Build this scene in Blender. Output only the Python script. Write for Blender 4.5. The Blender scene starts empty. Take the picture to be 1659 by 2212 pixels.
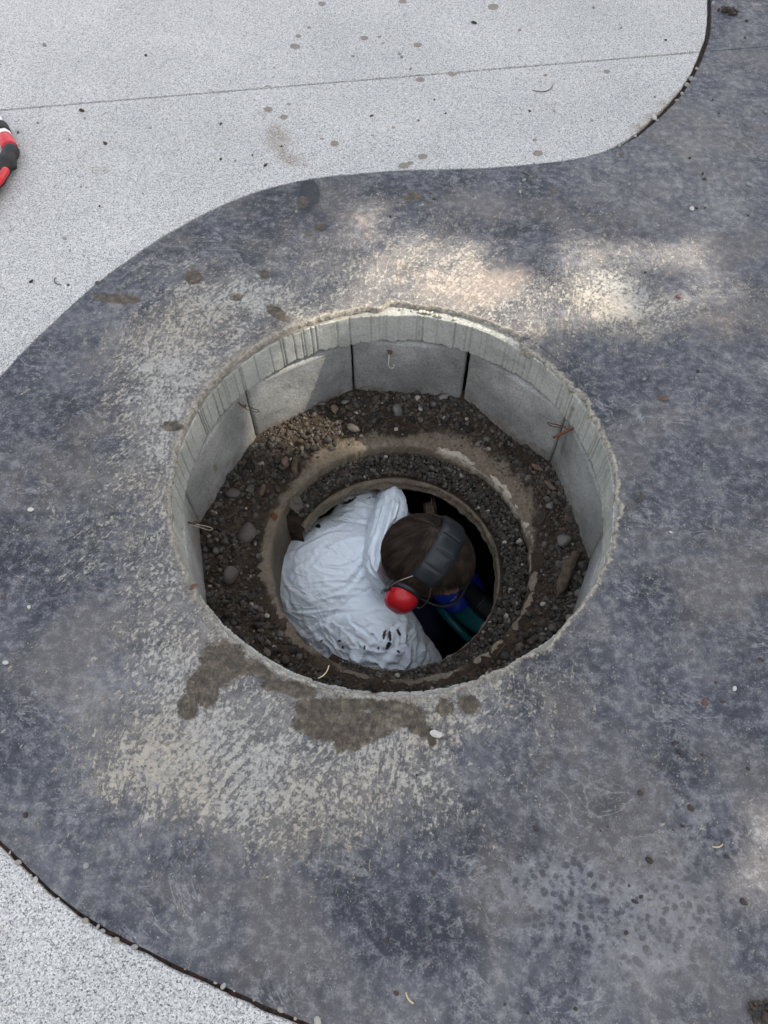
import bpy, math, random
import numpy as np
from mathutils import Vector, Matrix
from mathutils.geometry import delaunay_2d_cdt
SC = bpy.context.scene
R_ = math.radians
rng = np.random.default_rng(7)
random.seed(7)
# ------------------------------------------------------------------ camera, sky, sun, exposure
CAM_H = 1.40
PITCH = R_(60)
cam_d = bpy.data.cameras.new('camera')
cam = bpy.data.objects.new('camera', cam_d)
SC.collection.objects.link(cam)
cam.location = (0, 0, CAM_H)
cam.rotation_euler = (R_(30), 0, 0)
cam_d.sensor_fit = 'VERTICAL'
cam_d.sensor_height = 24
cam_d.lens = 24 * 1922 / 2560
cam_d.clip_start = 0.02
cam_d.clip_end = 1000
SC.camera = cam

SUN_EL, SUN_AZ = R_(46), R_(14)          # azimuth measured from +x towards +y
SUN = Vector((math.cos(SUN_EL) * math.cos(SUN_AZ), math.cos(SUN_EL) * math.sin(SUN_AZ), math.sin(SUN_EL)))
world = bpy.data.worlds.new('World')
SC.world = world
world.use_nodes = True
wn = world.node_tree
ADDED_CLOUD = 5.2                               # cloud veil added to make the skylight less blue, in the sky's own units
sky = wn.nodes.new('ShaderNodeTexSky')
sky.sky_type = 'NISHITA'
sky.sun_disc = False
sky.sun_elevation = SUN_EL
sky.sun_rotation = math.pi / 2 - SUN_AZ
sky.air_density = 1.0
sky.dust_density = 3.5
sky.ozone_density = 0.6
bg = wn.nodes['Background']
bg.inputs['Strength'].default_value = 0.13
tcs = wn.nodes.new('ShaderNodeTexCoord'); cn = wn.nodes.new('ShaderNodeTexNoise'); cn.inputs['Scale'].default_value = 2.6; cn.inputs['Detail'].default_value = 6
wn.links.new(tcs.outputs['Generated'], cn.inputs['Vector'])
cr_ = wn.nodes.new('ShaderNodeMapRange'); cr_.inputs['From Min'].default_value = 0.40; cr_.inputs['From Max'].default_value = 0.58; wn.links.new(cn.outputs['Fac'], cr_.inputs['Value'])
cm = wn.nodes.new('ShaderNodeMix'); cm.data_type = 'RGBA'; wn.links.new(cr_.outputs[0], cm.inputs[0]); wn.links.new(sky.outputs['Color'], cm.inputs[6]); cm.inputs[7].default_value = (ADDED_CLOUD, ADDED_CLOUD * .985, ADDED_CLOUD * .95, 1)
wn.links.new(cm.outputs[2], bg.inputs['Color'])
sun_d = bpy.data.lights.new('sun', 'SUN')
sun_d.energy = 2.6
sun_d.angle = R_(0.53)
sun_d.color = (1.0, 0.90, 0.76)
sun = bpy.data.objects.new('sun', sun_d)
SC.collection.objects.link(sun)
sun.rotation_euler = SUN.to_track_quat('Z', 'Y').to_euler()
SC.view_settings.view_transform = 'Standard'
SC.view_settings.look = 'None'
SC.view_settings.exposure = 1.66
SC.view_settings.gamma = 1.0

# ------------------------------------------------------------------ geometry helpers
FPX = 1660.8                              # focal length in units of the 1659 px wide view of the photo
FW = np.array([0, math.cos(PITCH), -math.sin(PITCH)])
UP = np.array([0, math.sin(PITCH), math.cos(PITCH)])
CP = np.array([0, 0, CAM_H])
def at(u, v, z=0.0):
    d = FW + (u - 829.5) / FPX * np.array([1, 0, 0]) - (v - 1106) / FPX * UP
    return CP + d * ((z - CAM_H) / d[2])
def proj(p):
    q = np.asarray(p) - CP
    w = np.maximum(q @ FW, 0.05)
    return 829.5 + FPX * q[..., 0] / w, 1106 - FPX * (q @ UP) / w
def sstep(a, b, x):
    t = np.clip((x - a) / (b - a), 0, 1)
    return t * t * (3 - 2 * t)
def _h(ix, iy, iz, s):
    n = (ix * 374761393 + iy * 668265263 + iz * 2147483647 + s * 974634721) & 0xFFFFFFFF
    n = ((n ^ (n >> 13)) * 1274126177) & 0xFFFFFFFF
    n = ((n ^ (n >> 16)) * 2246822519) & 0xFFFFFFFF
    return ((n ^ (n >> 15)) & 0xFFFFFF) / float(0xFFFFFF)
def vnoise(p, s=0):
    p = np.asarray(p, float)
    i = np.floor(p).astype(np.int64); f = p - i
    f = f * f * (3 - 2 * f)
    r = 0
    for dx in (0, 1):
        for dy in (0, 1):
            for dz in (0, 1):
                w = (f[..., 0] if dx else 1 - f[..., 0]) * (f[..., 1] if dy else 1 - f[..., 1]) * (f[..., 2] if dz else 1 - f[..., 2])
                r = r + w * _h(i[..., 0] + dx, i[..., 1] + dy, i[..., 2] + dz, s)
    return r * 2 - 1
def fbm(p, octs=4, s=0, g=0.5):
    p = np.asarray(p, float); a = 1.0; r = 0; t = 0
    for k in range(octs):
        r = r + a * vnoise(p * 2 ** k + 17.3 * k, s + k); t += a; a *= g
    return r / t
def n1(x, scale, s=0, octs=3):
    x = np.asarray(x, float)
    return fbm(np.stack([x * scale, x * 0 + 3.1, x * 0 + 7.7], -1), octs, s)
def circ_noise(th, rad, s=0, octs=4):
    return fbm(np.stack([np.cos(th) * rad, np.sin(th) * rad, th * 0 + 1.7], -1), octs, s)

def mesh_np(name, verts, faces, smooth=True, attrs=None):
    """faces: list of int arrays (n,3) / (n,4)"""
    me = bpy.data.meshes.new(name)
    verts = np.asarray(verts, np.float32)
    if not isinstance(faces, (list, tuple)): faces = [faces]
    faces = [np.asarray(f, np.int32) for f in faces if len(f)]
    me.vertices.add(len(verts)); me.vertices.foreach_set('co', verts.ravel())
    nl = sum(f.size for f in faces); nf = sum(len(f) for f in faces)
    me.loops.add(nl); me.polygons.add(nf)
    me.loops.foreach_set('vertex_index', np.concatenate([f.ravel() for f in faces]))
    tot = np.concatenate([np.full(len(f), f.shape[1], np.int32) for f in faces])
    st = np.zeros(nf, np.int32); st[1:] = np.cumsum(tot)[:-1]
    me.polygons.foreach_set('loop_start', st)
    me.polygons.foreach_set('loop_total', tot)
    me.polygons.foreach_set('use_smooth', np.full(nf, bool(smooth)))
    for k, v in (attrs or {}).items():
        v = np.asarray(v, np.float32)
        if v.ndim == 1:
            a = me.attributes.new(k, 'FLOAT', 'POINT'); a.data.foreach_set('value', v)
        else:
            a = me.attributes.new(k, 'FLOAT_COLOR', 'POINT')
            a.data.foreach_set('color', np.c_[v, np.ones(len(v), np.float32)].astype(np.float32).ravel())
    me.update(calc_edges=True); me.validate()
    return me
def link(name, me, mat, parent=None):
    o = bpy.data.objects.new(name, me)
    SC.collection.objects.link(o)
    if mat is not None and me is not None:
        me.materials.clear(); me.materials.append(mat)
    if parent is not None: o.parent = parent
    return o
def obj(name, verts, faces, mat, parent=None, smooth=True, attrs=None):
    return link(name, mesh_np(name, verts, faces, smooth, attrs), mat, parent)
def tag(o, label=None, cat=None, group=None, kind=None):
    if label: o['label'] = label
    if cat: o['category'] = cat
    if group: o['group'] = group
    if kind: o['kind'] = kind
    return o
def empty(name, loc, label, cat, group=None):
    o = bpy.data.objects.new(name, None); SC.collection.objects.link(o)
    o.location = loc; o.empty_display_size = 0.05
    return tag(o, label, cat, group)

class MB:
    """collects pieces into one mesh"""
    def __init__(s): s.v = []; s.f3 = []; s.f4 = []; s.n = 0
    def add(s, v, f):
        f = np.asarray(f)
        (s.f3 if f.shape[1] == 3 else s.f4).append(f + s.n)
        s.v.append(np.asarray(v, float)); s.n += len(v)
    def get(s):
        fs = []
        if s.f3: fs.append(np.concatenate(s.f3))
        if s.f4: fs.append(np.concatenate(s.f4))
        return np.concatenate(s.v), fs
    def build(s, name, mat, parent=None, smooth=True, attrs=None):
        v, f = s.get(); return obj(name, v, f, mat, parent, smooth, attrs)
def frame_of(d):
    d = np.asarray(d, float); d = d / np.linalg.norm(d)
    a = np.array([0, 0, 1.0]) if abs(d[2]) < 0.9 else np.array([1.0, 0, 0])
    x = np.cross(a, d); x /= np.linalg.norm(x)
    return x, np.cross(d, x), d
def tube(path, rad, n=8, cap=True):
    path = np.asarray(path, float); m = len(path)
    rad = np.broadcast_to(np.asarray(rad, float), (m,))
    tan = np.gradient(path, axis=0)
    x, y, _ = frame_of(tan[0]); V = []
    for i in range(m):
        t = tan[i] / np.linalg.norm(tan[i])
        x = x - t * (x @ t); x /= np.linalg.norm(x); y = np.cross(t, x)
        a = np.arange(n) * 2 * math.pi / n
        V.append(path[i] + rad[i] * (np.cos(a)[:, None] * x + np.sin(a)[:, None] * y))
    V = np.concatenate(V)
    i, j = np.meshgrid(np.arange(m - 1), np.arange(n), indexing='ij')
    F = np.stack([i * n + j, i * n + (j + 1) % n, (i + 1) * n + (j + 1) % n, (i + 1) * n + j], -1).reshape(-1, 4)
    if cap:
        V = np.r_[V, [path[0]], [path[-1]]]
        k = len(V) - 2; j = np.arange(n)
        c0 = np.stack([np.full(n, k), (j + 1) % n, j, j], -1); c1 = np.stack([np.full(n, k + 1), (m - 1) * n + j, (m - 1) * n + (j + 1) % n, (m - 1) * n + (j + 1) % n], -1)
        return V, F, np.r_[c0[:, :3], c1[:, :3]]
    return V, F, np.zeros((0, 3), int)
def add_tube(mb, path, rad, n=8, cap=True):
    v, f, c = tube(path, rad, n, cap)
    k = mb.n
    mb.v.append(v); mb.f4.append(f + k)
    if len(c): mb.f3.append(c + k)
    mb.n += len(v)
def grid_faces(m, n, wrap=False):
    """m rows, n columns"""
    i, j = np.meshgrid(np.arange(m - 1), np.arange(n if wrap else n - 1), indexing='ij')
    return np.stack([i * n + j, i * n + (j + 1) % n, (i + 1) * n + (j + 1) % n, (i + 1) * n + j], -1).reshape(-1, 4)
def bezier(pts, n=40):
    """catmull-rom through points"""
    P = np.asarray(pts, float); P = np.r_[[2 * P[0] - P[1]], P, [2 * P[-1] - P[-2]]]
    out = []
    m = len(P) - 3
    for t in np.linspace(0, m - 1e-6, n):
        i = int(t); u = t - i
        a, b, c, d = P[i:i + 4]
        out.append(0.5 * (2 * b + (c - a) * u + (2 * a - 5 * b + 4 * c - d) * u * u + (3 * b - a - 3 * c + d) * u ** 3))
    return np.array(out)
def box_bevel(sx, sy, sz, b=0.003, seg=2):
    import bmesh
    bm = bmesh.new(); bmesh.ops.create_cube(bm, size=1)
    for v in bm.verts: v.co = (v.co.x * sx, v.co.y * sy, v.co.z * sz)
    bmesh.ops.bevel(bm, geom=list(bm.edges), offset=b, segments=seg, affect='EDGES', profile=0.5)
    bmesh.ops.triangulate(bm, faces=list(bm.faces))
    v = np.array([x.co for x in bm.verts]); f = np.array([[x.index for x in g.verts] for g in bm.faces]); bm.free()
    return v, f
def ico(sub):
    import bmesh
    bm = bmesh.new(); bmesh.ops.create_icosphere(bm, subdivisions=sub, radius=1)
    v = np.array([x.co for x in bm.verts]); f = np.array([[x.index for x in g.verts] for g in bm.faces]); bm.free()
    return v, f
ICO = {k: ico(k) for k in (1, 2, 3, 4)}

# ------------------------------------------------------------------ material helpers
class NT:
    def __init__(s, name, rough=0.8, spec=0.3):
        s.m = bpy.data.materials.new(name); s.m.use_nodes = True
        s.t = s.m.node_tree; s.b = s.t.nodes['Principled BSDF']
        s.b.inputs['Roughness'].default_value = rough
        s.b.inputs['Specular IOR Level'].default_value = spec
        s.co = None
    def n(s, ty, **kw):
        x = s.t.nodes.new(ty)
        for k, v in kw.items(): setattr(x, k, v)
        return x
    def L(s, a, b): s.t.links.new(a, b)
    def put(s, sock, v):
        if isinstance(v, bpy.types.NodeSocket): s.L(v, sock)
        elif v is not None: sock.default_value = v
    def pos(s):
        if s.co is None: s.co = s.n('ShaderNodeTexCoord').outputs['Object']
        return s.co
    def mapv(s, scale=(1, 1, 1), rot=(0, 0, 0), loc=(0, 0, 0), v=None):
        v = v or s.pos()
        if any(rot):                      # turn first, stretch afterwards
            q = s.n('ShaderNodeMapping'); s.L(v, q.inputs['Vector']); q.inputs['Rotation'].default_value = rot; v = q.outputs[0]
        x = s.n('ShaderNodeMapping'); s.L(v, x.inputs['Vector'])
        x.inputs['Scale'].default_value = scale; x.inputs['Location'].default_value = loc
        return x.outputs[0]
    def noise(s, scale, detail=4, rough=0.55, v=None, dist=0.0):
        x = s.n('ShaderNodeTexNoise'); s.L(v or s.pos(), x.inputs['Vector'])
        x.inputs['Scale'].default_value = scale; x.inputs['Detail'].default_value = detail
        x.inputs['Roughness'].default_value = rough; x.inputs['Distortion'].default_value = dist
        return x.outputs['Fac']
    def vor(s, scale, feature='F1', out='Distance', v=None, rnd=1.0):
        x = s.n('ShaderNodeTexVoronoi', feature=feature); s.L(v or s.pos(), x.inputs['Vector'])
        x.inputs['Scale'].default_value = scale; x.inputs['Randomness'].default_value = rnd
        return x.outputs[out]
    def M(s, op, a, b=None, c=None, clamp=False):
        x = s.n('ShaderNodeMath', operation=op); x.use_clamp = clamp
        s.put(x.inputs[0], a)
        if b is not None: s.put(x.inputs[1], b)
        if c is not None: s.put(x.inputs[2], c)
        return x.outputs[0]
    def ss(s, v, a, b):
        x = s.n('ShaderNodeMapRange', interpolation_type='SMOOTHSTEP'); s.put(x.inputs['Value'], v)
        x.inputs['From Min'].default_value = a; x.inputs['From Max'].default_value = b
        return x.outputs[0]
    def mix(s, f, a, b):
        x = s.n('ShaderNodeMix', data_type='RGBA')
        s.put(x.inputs[0], f)
        for k, c in ((6, a), (7, b)):
            s.put(x.inputs[k], c if isinstance(c, bpy.types.NodeSocket) else (*c, 1))
        return x.outputs[2]
    def mul(s, c, k):
        x = s.n('ShaderNodeMix', data_type='RGBA', blend_type='MULTIPLY'); x.inputs[0].default_value = 1
        s.put(x.inputs[6], c if isinstance(c, bpy.types.NodeSocket) else (*c, 1)); s.put(x.inputs[7], k if isinstance(k, bpy.types.NodeSocket) else (*k, 1))
        return x.outputs[2]
    def ramp(s, f, stops):
        x = s.n('ShaderNodeValToRGB'); s.L(f, x.inputs[0]); e = x.color_ramp.elements
        while len(e) < len(stops): e.new(0.5)
        for k, (p, c) in enumerate(stops): e[k].position = p; e[k].color = (*c, 1)
        return x.outputs[0]
    def attr(s, name, col=False):
        x = s.n('ShaderNodeAttribute', attribute_name=name)
        return x.outputs['Color' if col else 'Fac']
    def rand(s): return s.n('ShaderNodeObjectInfo').outputs['Random']
    def bump(s, h, dist=0.002, strength=1.0, normal=None):
        x = s.n('ShaderNodeBump'); s.L(h, x.inputs['Height'])
        x.inputs['Distance'].default_value = dist; x.inputs['Strength'].default_value = strength
        if normal is not None: s.L(normal, x.inputs['Normal'])
        return x.outputs[0]
    def out(s, color=None, rough=None, normal=None):
        if color is not None: s.put(s.b.inputs['Base Color'], color if isinstance(color, bpy.types.NodeSocket) else (*color, 1))
        if rough is not None: s.put(s.b.inputs['Roughness'], rough)
        if normal is not None: s.L(normal, s.b.inputs['Normal'])
        return s.m

def mat_path():
    k = NT('stamped_concrete', 0.6, 0.20)
    big = k.noise(1.7, 3, 0.5); mid = k.noise(8, 6, 0.62, None, 0.4); fine = k.noise(48, 7, 0.72); vf = k.noise(260, 4, 0.7)
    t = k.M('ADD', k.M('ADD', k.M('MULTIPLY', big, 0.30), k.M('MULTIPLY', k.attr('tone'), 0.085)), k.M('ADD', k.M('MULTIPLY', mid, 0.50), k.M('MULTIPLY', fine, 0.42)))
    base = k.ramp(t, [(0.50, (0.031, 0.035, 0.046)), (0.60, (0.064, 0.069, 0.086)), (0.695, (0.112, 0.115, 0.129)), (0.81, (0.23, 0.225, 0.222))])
    tint = k.ss(k.noise(4.3, 4, 0.6, k.mapv(loc=(7, 3, 1))), 0.48, 0.66)
    base = k.mix(k.M('MULTIPLY', tint, 0.55), base, (0.135, 0.122, 0.118))
    # fine pale residue caught in the texture
    fz = k.ss(k.M('ADD', k.M('MULTIPLY', fine, 0.75), k.M('MULTIPLY', vf, 0.45)), 0.57, 0.74)
    base = k.mix(k.M('MULTIPLY', fz, 0.40), base, (0.29, 0.29, 0.295))
    # thin efflorescence veins and trowel swirls
    vn = k.noise(1, 5, 0.62, k.mapv((7, 11, 7), (0, 0, R_(25)), (3, 8, 1)), 1.4)
    vl = k.M('SUBTRACT', 1.0, k.ss(k.M('ABSOLUTE', k.M('SUBTRACT', vn, 0.5)), 0.0, 0.022))
    vl = k.M('MULTIPLY', vl, k.ss(k.noise(6, 3, .6, k.mapv(loc=(9, 1, 1))), .48, .62))
    base = k.mix(k.M('MULTIPLY', k.M('MULTIPLY', vl, vf), 0.7), base, (0.36, 0.36, 0.37))
    dz = k.attr('dust')
    s1 = k.noise(1, 6, 0.72, k.mapv((26, 100, 40), (0, 0, R_(-48))), 1.2)
    s2 = k.noise(1, 6, 0.72, k.mapv((105, 30, 40), (0, 0, R_(8)), (3, 5, 2)), 1.2)
    sel = k.ss(k.noise(4.5, 3, 0.5, k.mapv(loc=(1, 9, 4))), 0.44, 0.56)
    st = k.M('ADD', k.M('MULTIPLY', s1, k.M('SUBTRACT', 1.0, sel)), k.M('MULTIPLY', s2, sel))
    mott = k.noise(21, 8, 0.78); mo2 = k.noise(110, 5, 0.75, k.mapv(loc=(5, 5, 2)))
    dv = k.M('ADD', k.M('MULTIPLY', dz, 0.44), k.M('ADD', k.M('MULTIPLY', k.M('SUBTRACT', st, 0.5), 1.45), k.M('ADD', k.M('MULTIPLY', k.M('SUBTRACT', mott, 0.5), 0.95), k.M('MULTIPLY', k.M('SUBTRACT', mo2, 0.5), 1.25))))
    # boot treads cut through the dust
    tr = k.attr('tread')
    w = k.n('ShaderNodeTexWave', wave_type='BANDS', bands_direction='X'); k.L(k.mapv((1, 1, 1), (0, 0, R_(33)), v=k_warp(k, 5, 0.10)), w.inputs['Vector'])
    w.inputs['Scale'].default_value = 19; w.inputs['Distortion'].default_value = 3.4; w.inputs['Detail'].default_value = 2.0; w.inputs['Detail Scale'].default_value = 6
    tm = k.M('MULTIPLY', k.ss(w.outputs['Fac'], 0.66, 0.84), k.ss(k.M('ADD', tr, k.M('MULTIPLY', k.M('SUBTRACT', mott, 0.5), 2.2)), 0.40, 0.70))
    dv = k.M('SUBTRACT', dv, k.M('MULTIPLY', tm, 0.26))
    df = k.ss(dv, 0.19, 0.42)
    dcol = k.mix(k.ss(k.noise(5, 3, 0.5, k.mapv(loc=(2, 2, 8))), 0.4, 0.62), (0.44, 0.425, 0.38), (0.45, 0.40, 0.315))
    dcol = k.mix(k.M('MULTIPLY', k.ss(k.M('ADD', k.M('MULTIPLY', fine, .5), k.M('MULTIPLY', mo2, .5)), .36, .60), 0.85), (0.20, 0.20, 0.205), dcol)
    haze_d = k.ss(k.M('ADD', dz, k.M('MULTIPLY', k.M('SUBTRACT', k.noise(6, 5, .6, k.mapv((1, 1.8, 1), (0, 0, R_(-45)), (2, 7, 1))), .5), 2.0)), 0.15, 1.0)
    base = k.mix(k.M('MULTIPLY', haze_d, k.M('ADD', 0.32, k.M('MULTIPLY', k.M('SUBTRACT', fine, .5), 0.8))), base, (0.27, 0.252, 0.222))
    col = k.mix(k.M('MULTIPLY', df, 0.80), base, dcol)
    tn = k.attr('tan')
    col = k.mix(k.M('MULTIPLY', k.ss(k.M('ADD', tn, k.M('MULTIPLY', k.M('SUBTRACT', mott, 0.5), 2.0)), 0.25, 0.85), 0.55), col, (0.36, 0.295, 0.245))
    # chips and flecks of cement
    fl = k.noise(190, 3, 0.5, k.mapv((1, 1.6, 1), (0, 0, R_(40)))); fl2 = k.noise(75, 4, 0.6, k.mapv(loc=(1, 7, 7)))
    sm = k.M('MULTIPLY', k.ss(k.M('ADD', fl, k.M('MULTIPLY', dz, 0.05)), 0.675, 0.72), k.ss(fl2, 0.42, 0.55))
    col = k.mix(k.M('MULTIPLY', sm, 0.75), col, (0.50, 0.48, 0.45))
    # old drip marks
    dr = k.vor(70, 'F1', 'Distance', k_warp(k, 60, .012)); dmask = k.M('MULTIPLY', k.attr('drops'), k.ss(k.M('ADD', dr, k.M('MULTIPLY', k.M('SUBTRACT', fine, .5), .7)), 0.28, 0.52))
    col = k.mix(k.M('MULTIPLY', k.M('MULTIPLY', dmask, k.ss(mott, .36, .56)), 0.34), col, (0.34, 0.34, 0.36))
    # broken rim
    rm = k.attr('rim')
    rf = k.ss(k.M('ADD', rm, k.M('MULTIPLY', k.M('SUBTRACT', k.noise(55, 6, 0.75), 0.5), 1.9)), 0.55, 0.95)
    col = k.mix(rf, col, k.ramp(k.noise(120, 5, 0.75), [(0.3, (0.16, 0.145, 0.125)), (0.52, (0.37, 0.34, 0.29)), (0.72, (0.55, 0.53, 0.49))]))
    # mud and wet patches
    mu = k.attr('mud')
    mf = k.ss(k.M('ADD', mu, k.M('ADD', k.M('MULTIPLY', k.M('SUBTRACT', k.noise(20, 5, 0.65), 0.5), 1.2), k.M('MULTIPLY', k.M('SUBTRACT', k.noise(90, 4, 0.7), 0.5), 0.9))), 0.34, 0.66)
    mcol = k.ramp(k.M('ADD', k.M('MULTIPLY', k.noise(60, 5, 0.65), .6), k.M('MULTIPLY', mott, .4)), [(0.38, (0.036, 0.030, 0.022)), (0.50, (0.082, 0.067, 0.049)), (0.62, (0.165, 0.135, 0.098))])
    col = k.mix(k.M('MULTIPLY', mf, 0.90), col, mcol)
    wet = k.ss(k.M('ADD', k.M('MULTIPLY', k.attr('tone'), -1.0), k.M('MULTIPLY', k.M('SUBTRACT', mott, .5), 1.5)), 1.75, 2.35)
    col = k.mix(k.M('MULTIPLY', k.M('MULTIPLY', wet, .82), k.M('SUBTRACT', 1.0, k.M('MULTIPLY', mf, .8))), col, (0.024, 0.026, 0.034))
    rough = k.M('ADD', 0.55, k.M('ADD', k.M('MULTIPLY', df, 0.25), k.M('MULTIPLY', fine, 0.2)))
    rid = k.noise(1, 6, 0.62, k.mapv((6, 17, 8), (0, 0, R_(38)), (1, 2, 3)), 1.3)
    h = k.M('ADD', k.M('MULTIPLY', rid, 1.7), k.M('ADD', k.M('MULTIPLY', fine, 0.8), k.M('ADD', k.M('MULTIPLY', df, 0.30), k.M('MULTIPLY', vf, 0.30))))
    h = k.M('ADD', h, k.M('MULTIPLY', k.M('MULTIPLY', mo2, rf), 1.5))
    return k.out(col, rough, k.bump(h, 0.0060, 0.9))
def k_warp(k, scale, amt):
    nz = k.n('ShaderNodeTexNoise'); k.L(k.pos(), nz.inputs['Vector']); nz.inputs['Scale'].default_value = scale; nz.inputs['Detail'].default_value = 4
    x = k.n('ShaderNodeVectorMath', operation='MULTIPLY_ADD'); k.L(nz.outputs['Color'], x.inputs[0])
    x.inputs[1].default_value = (amt, amt, amt); k.L(k.pos(), x.inputs[2])
    return x.outputs[0]
def mat_aggregate():
    k = NT('exposed_aggregate', 0.75, 0.35)
    wv = k_warp(k, 180, 0.004)
    v1 = k.vor(460, 'F1', 'Color', wv); d1 = k.vor(460, 'F1', 'Distance', wv)
    sx = k.n('ShaderNodeSeparateColor'); k.L(v1, sx.inputs[0])
    grain = k.ramp(sx.outputs[0], [(0.0, (0.10, 0.105, 0.115)), (0.12, (0.27, 0.28, 0.29)), (0.26, (0.45, 0.455, 0.46)), (0.7, (0.58, 0.58, 0.58)), (1.0, (0.74, 0.74, 0.73))])
    pit = k.ss(d1, 0.55, 0.95)
    col = k.mix(k.M('MULTIPLY', pit, 0.6), grain, (0.20, 0.205, 0.21))
    cl = k.noise(150, 4, 0.65)
    col = k.mix(k.M('MULTIPLY', k.ss(cl, 0.54, 0.66), 0.75), col, (0.20, 0.205, 0.215))
    big = k.noise(2.2, 4, 0.55)
    col = k.mul(col, k.ramp(big, [(0.3, (0.84, 0.83, 0.82)), (0.7, (1.0, 0.985, 0.965))]))
    sa = k.M('MULTIPLY', k.ss(k.M('ADD', k.attr('soil'), k.M('MULTIPLY', k.M('SUBTRACT', k.noise(30, 5, 0.7), 0.5), 0.9)), 0.25, 0.75), 0.75)
    col = k.mix(sa, col, k.mul(col, (0.66, 0.60, 0.50)))
    mu = k.attr('mud')
    mf = k.ss(k.M('ADD', mu, k.M('MULTIPLY', k.M('SUBTRACT', k.noise(110, 4, 0.7), 0.5), 0.8)), 0.40, 0.58)
    mcol = k.ramp(k.noise(160, 4, 0.6), [(0.3, (0.12, 0.10, 0.08)), (0.7, (0.24, 0.205, 0.165))])
    col = k.mix(k.M('MULTIPLY', mf, 0.85), col, mcol)
    h = k.M('SUBTRACT', k.M('MULTIPLY', sx.outputs[1], 0.35), k.M('ADD', d1, k.M('MULTIPLY', cl, 1.2)))
    return k.out(col, None, k.bump(h, 0.0018, 0.8))
def mat_concrete(name, a, b, scale=220, pores=True, streak=None, dirt=True):
    k = NT(name, 0.85, 0.25)
    big = k.noise(7, 5, 0.6); fine = k.noise(scale, 4, 0.7); f2 = k.noise(40, 5, .65)
    c = k.mix(k.ss(big, 0.3, 0.7), a, b)
    c = k.mul(c, k.ramp(fine, [(0.3, (0.72, 0.72, 0.72)), (0.5, (1, 1, 1)), (0.7, (1.22, 1.22, 1.20))]))
    h = k.M('MULTIPLY', fine, 0.8)
    if pores:
        v = k.vor(scale * 1.5, 'F1', 'Distance'); vc = k.vor(scale * 1.5, 'F1', 'Color')
        sx = k.n('ShaderNodeSeparateColor'); k.L(vc, sx.inputs[0])
        pm = k.M('MULTIPLY', k.M('LESS_THAN', v, 0.38), k.M('GREATER_THAN', sx.outputs[0], 0.78))
        c = k.mix(k.M('MULTIPLY', pm, 0.55), c, (0.09, 0.09, 0.088)); h = k.M('SUBTRACT', h, pm)
    if dirt:
        # soil splashed on the faces
        dm = k.ss(k.M('ADD', k.attr('dirt'), k.M('MULTIPLY', k.M('SUBTRACT', f2, 0.5), 1.3)), 0.35, 0.9)
        c = k.mix(k.M('MULTIPLY', dm, 0.8), c, (0.13, 0.105, 0.08))
        h = k.M('ADD', h, k.M('MULTIPLY', f2, 0.8))
    return k, c, h
def simple(name, col, rough=0.5, spec=0.4, var=0.0, scale=60, bump=0.0, bscale=200, metal=0.0):
    k = NT(name, rough, spec)
    k.b.inputs['Metallic'].default_value = metal
    n = k.noise(scale, 4, 0.6)
    lo = tuple(x * (1 - var) for x in col); hi = tuple(min(1, x * (1 + var)) for x in col)
    c = k.mix(k.ss(n, 0.3, 0.7), lo, hi)
    return k.out(c, k.M('ADD', rough - 0.06, k.M('MULTIPLY', k.noise(scale * 2, 3, .6), 0.12)), k.bump(k.noise(bscale, 3, .6), 0.001, bump) if bump else None)
def mat_stone():
    k = NT('gravel_stone', 0.8, 0.3)
    c = k.attr('tone', True)
    n = k.noise(150, 4, 0.6)
    c = k.mul(c, k.ramp(n, [(0.3, (0.7, 0.7, 0.7)), (0.7, (1.25, 1.22, 1.2))]))
    return k.out(c, None, k.bump(n, 0.001, 0.5))
def mat_pebble(name, stops):
    k = NT(name, 0.65, 0.35)
    c = k.ramp(k.rand(), stops)
    n = k.noise(180, 4, 0.6)
    c = k.mul(c, k.ramp(n, [(0.3, (0.78, 0.78, 0.78)), (0.7, (1.15, 1.14, 1.12))]))
    return k.out(c, None, k.bump(n, 0.0008, 0.4))
def mat_soil(name='soil', dark=1.0):
    k = NT(name, 0.95, 0.15)
    a = k.noise(14, 5, 0.6); b = k.noise(120, 5, 0.7)
    c = k.ramp(a, [(0.3, (0.024, 0.0175, 0.012)), (0.55, (0.043, 0.032, 0.023)), (0.75, (0.078, 0.060, 0.044))])
    c = k.mul(c, k.ramp(b, [(0.3, (0.6, 0.6, 0.6)), (0.7, (1.4, 1.38, 1.35))]))
    # packed sandy mortar that shows between the stones
    m = k.attr('sand')
    sf = k.ss(k.M('ADD', m, k.M('MULTIPLY', k.M('SUBTRACT', k.noise(26, 5, .65), .5), 1.2)), 0.35, 0.75)
    c = k.mix(k.M('MULTIPLY', sf, 0.85), c, k.ramp(b, [(0.3, (0.095, 0.074, 0.054)), (0.7, (0.215, 0.182, 0.142))]))
    h = k.M('ADD', k.M('MULTIPLY', b, 0.6), a)
    return k.out(c, None, k.bump(h, 0.004, 0.8))

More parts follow.
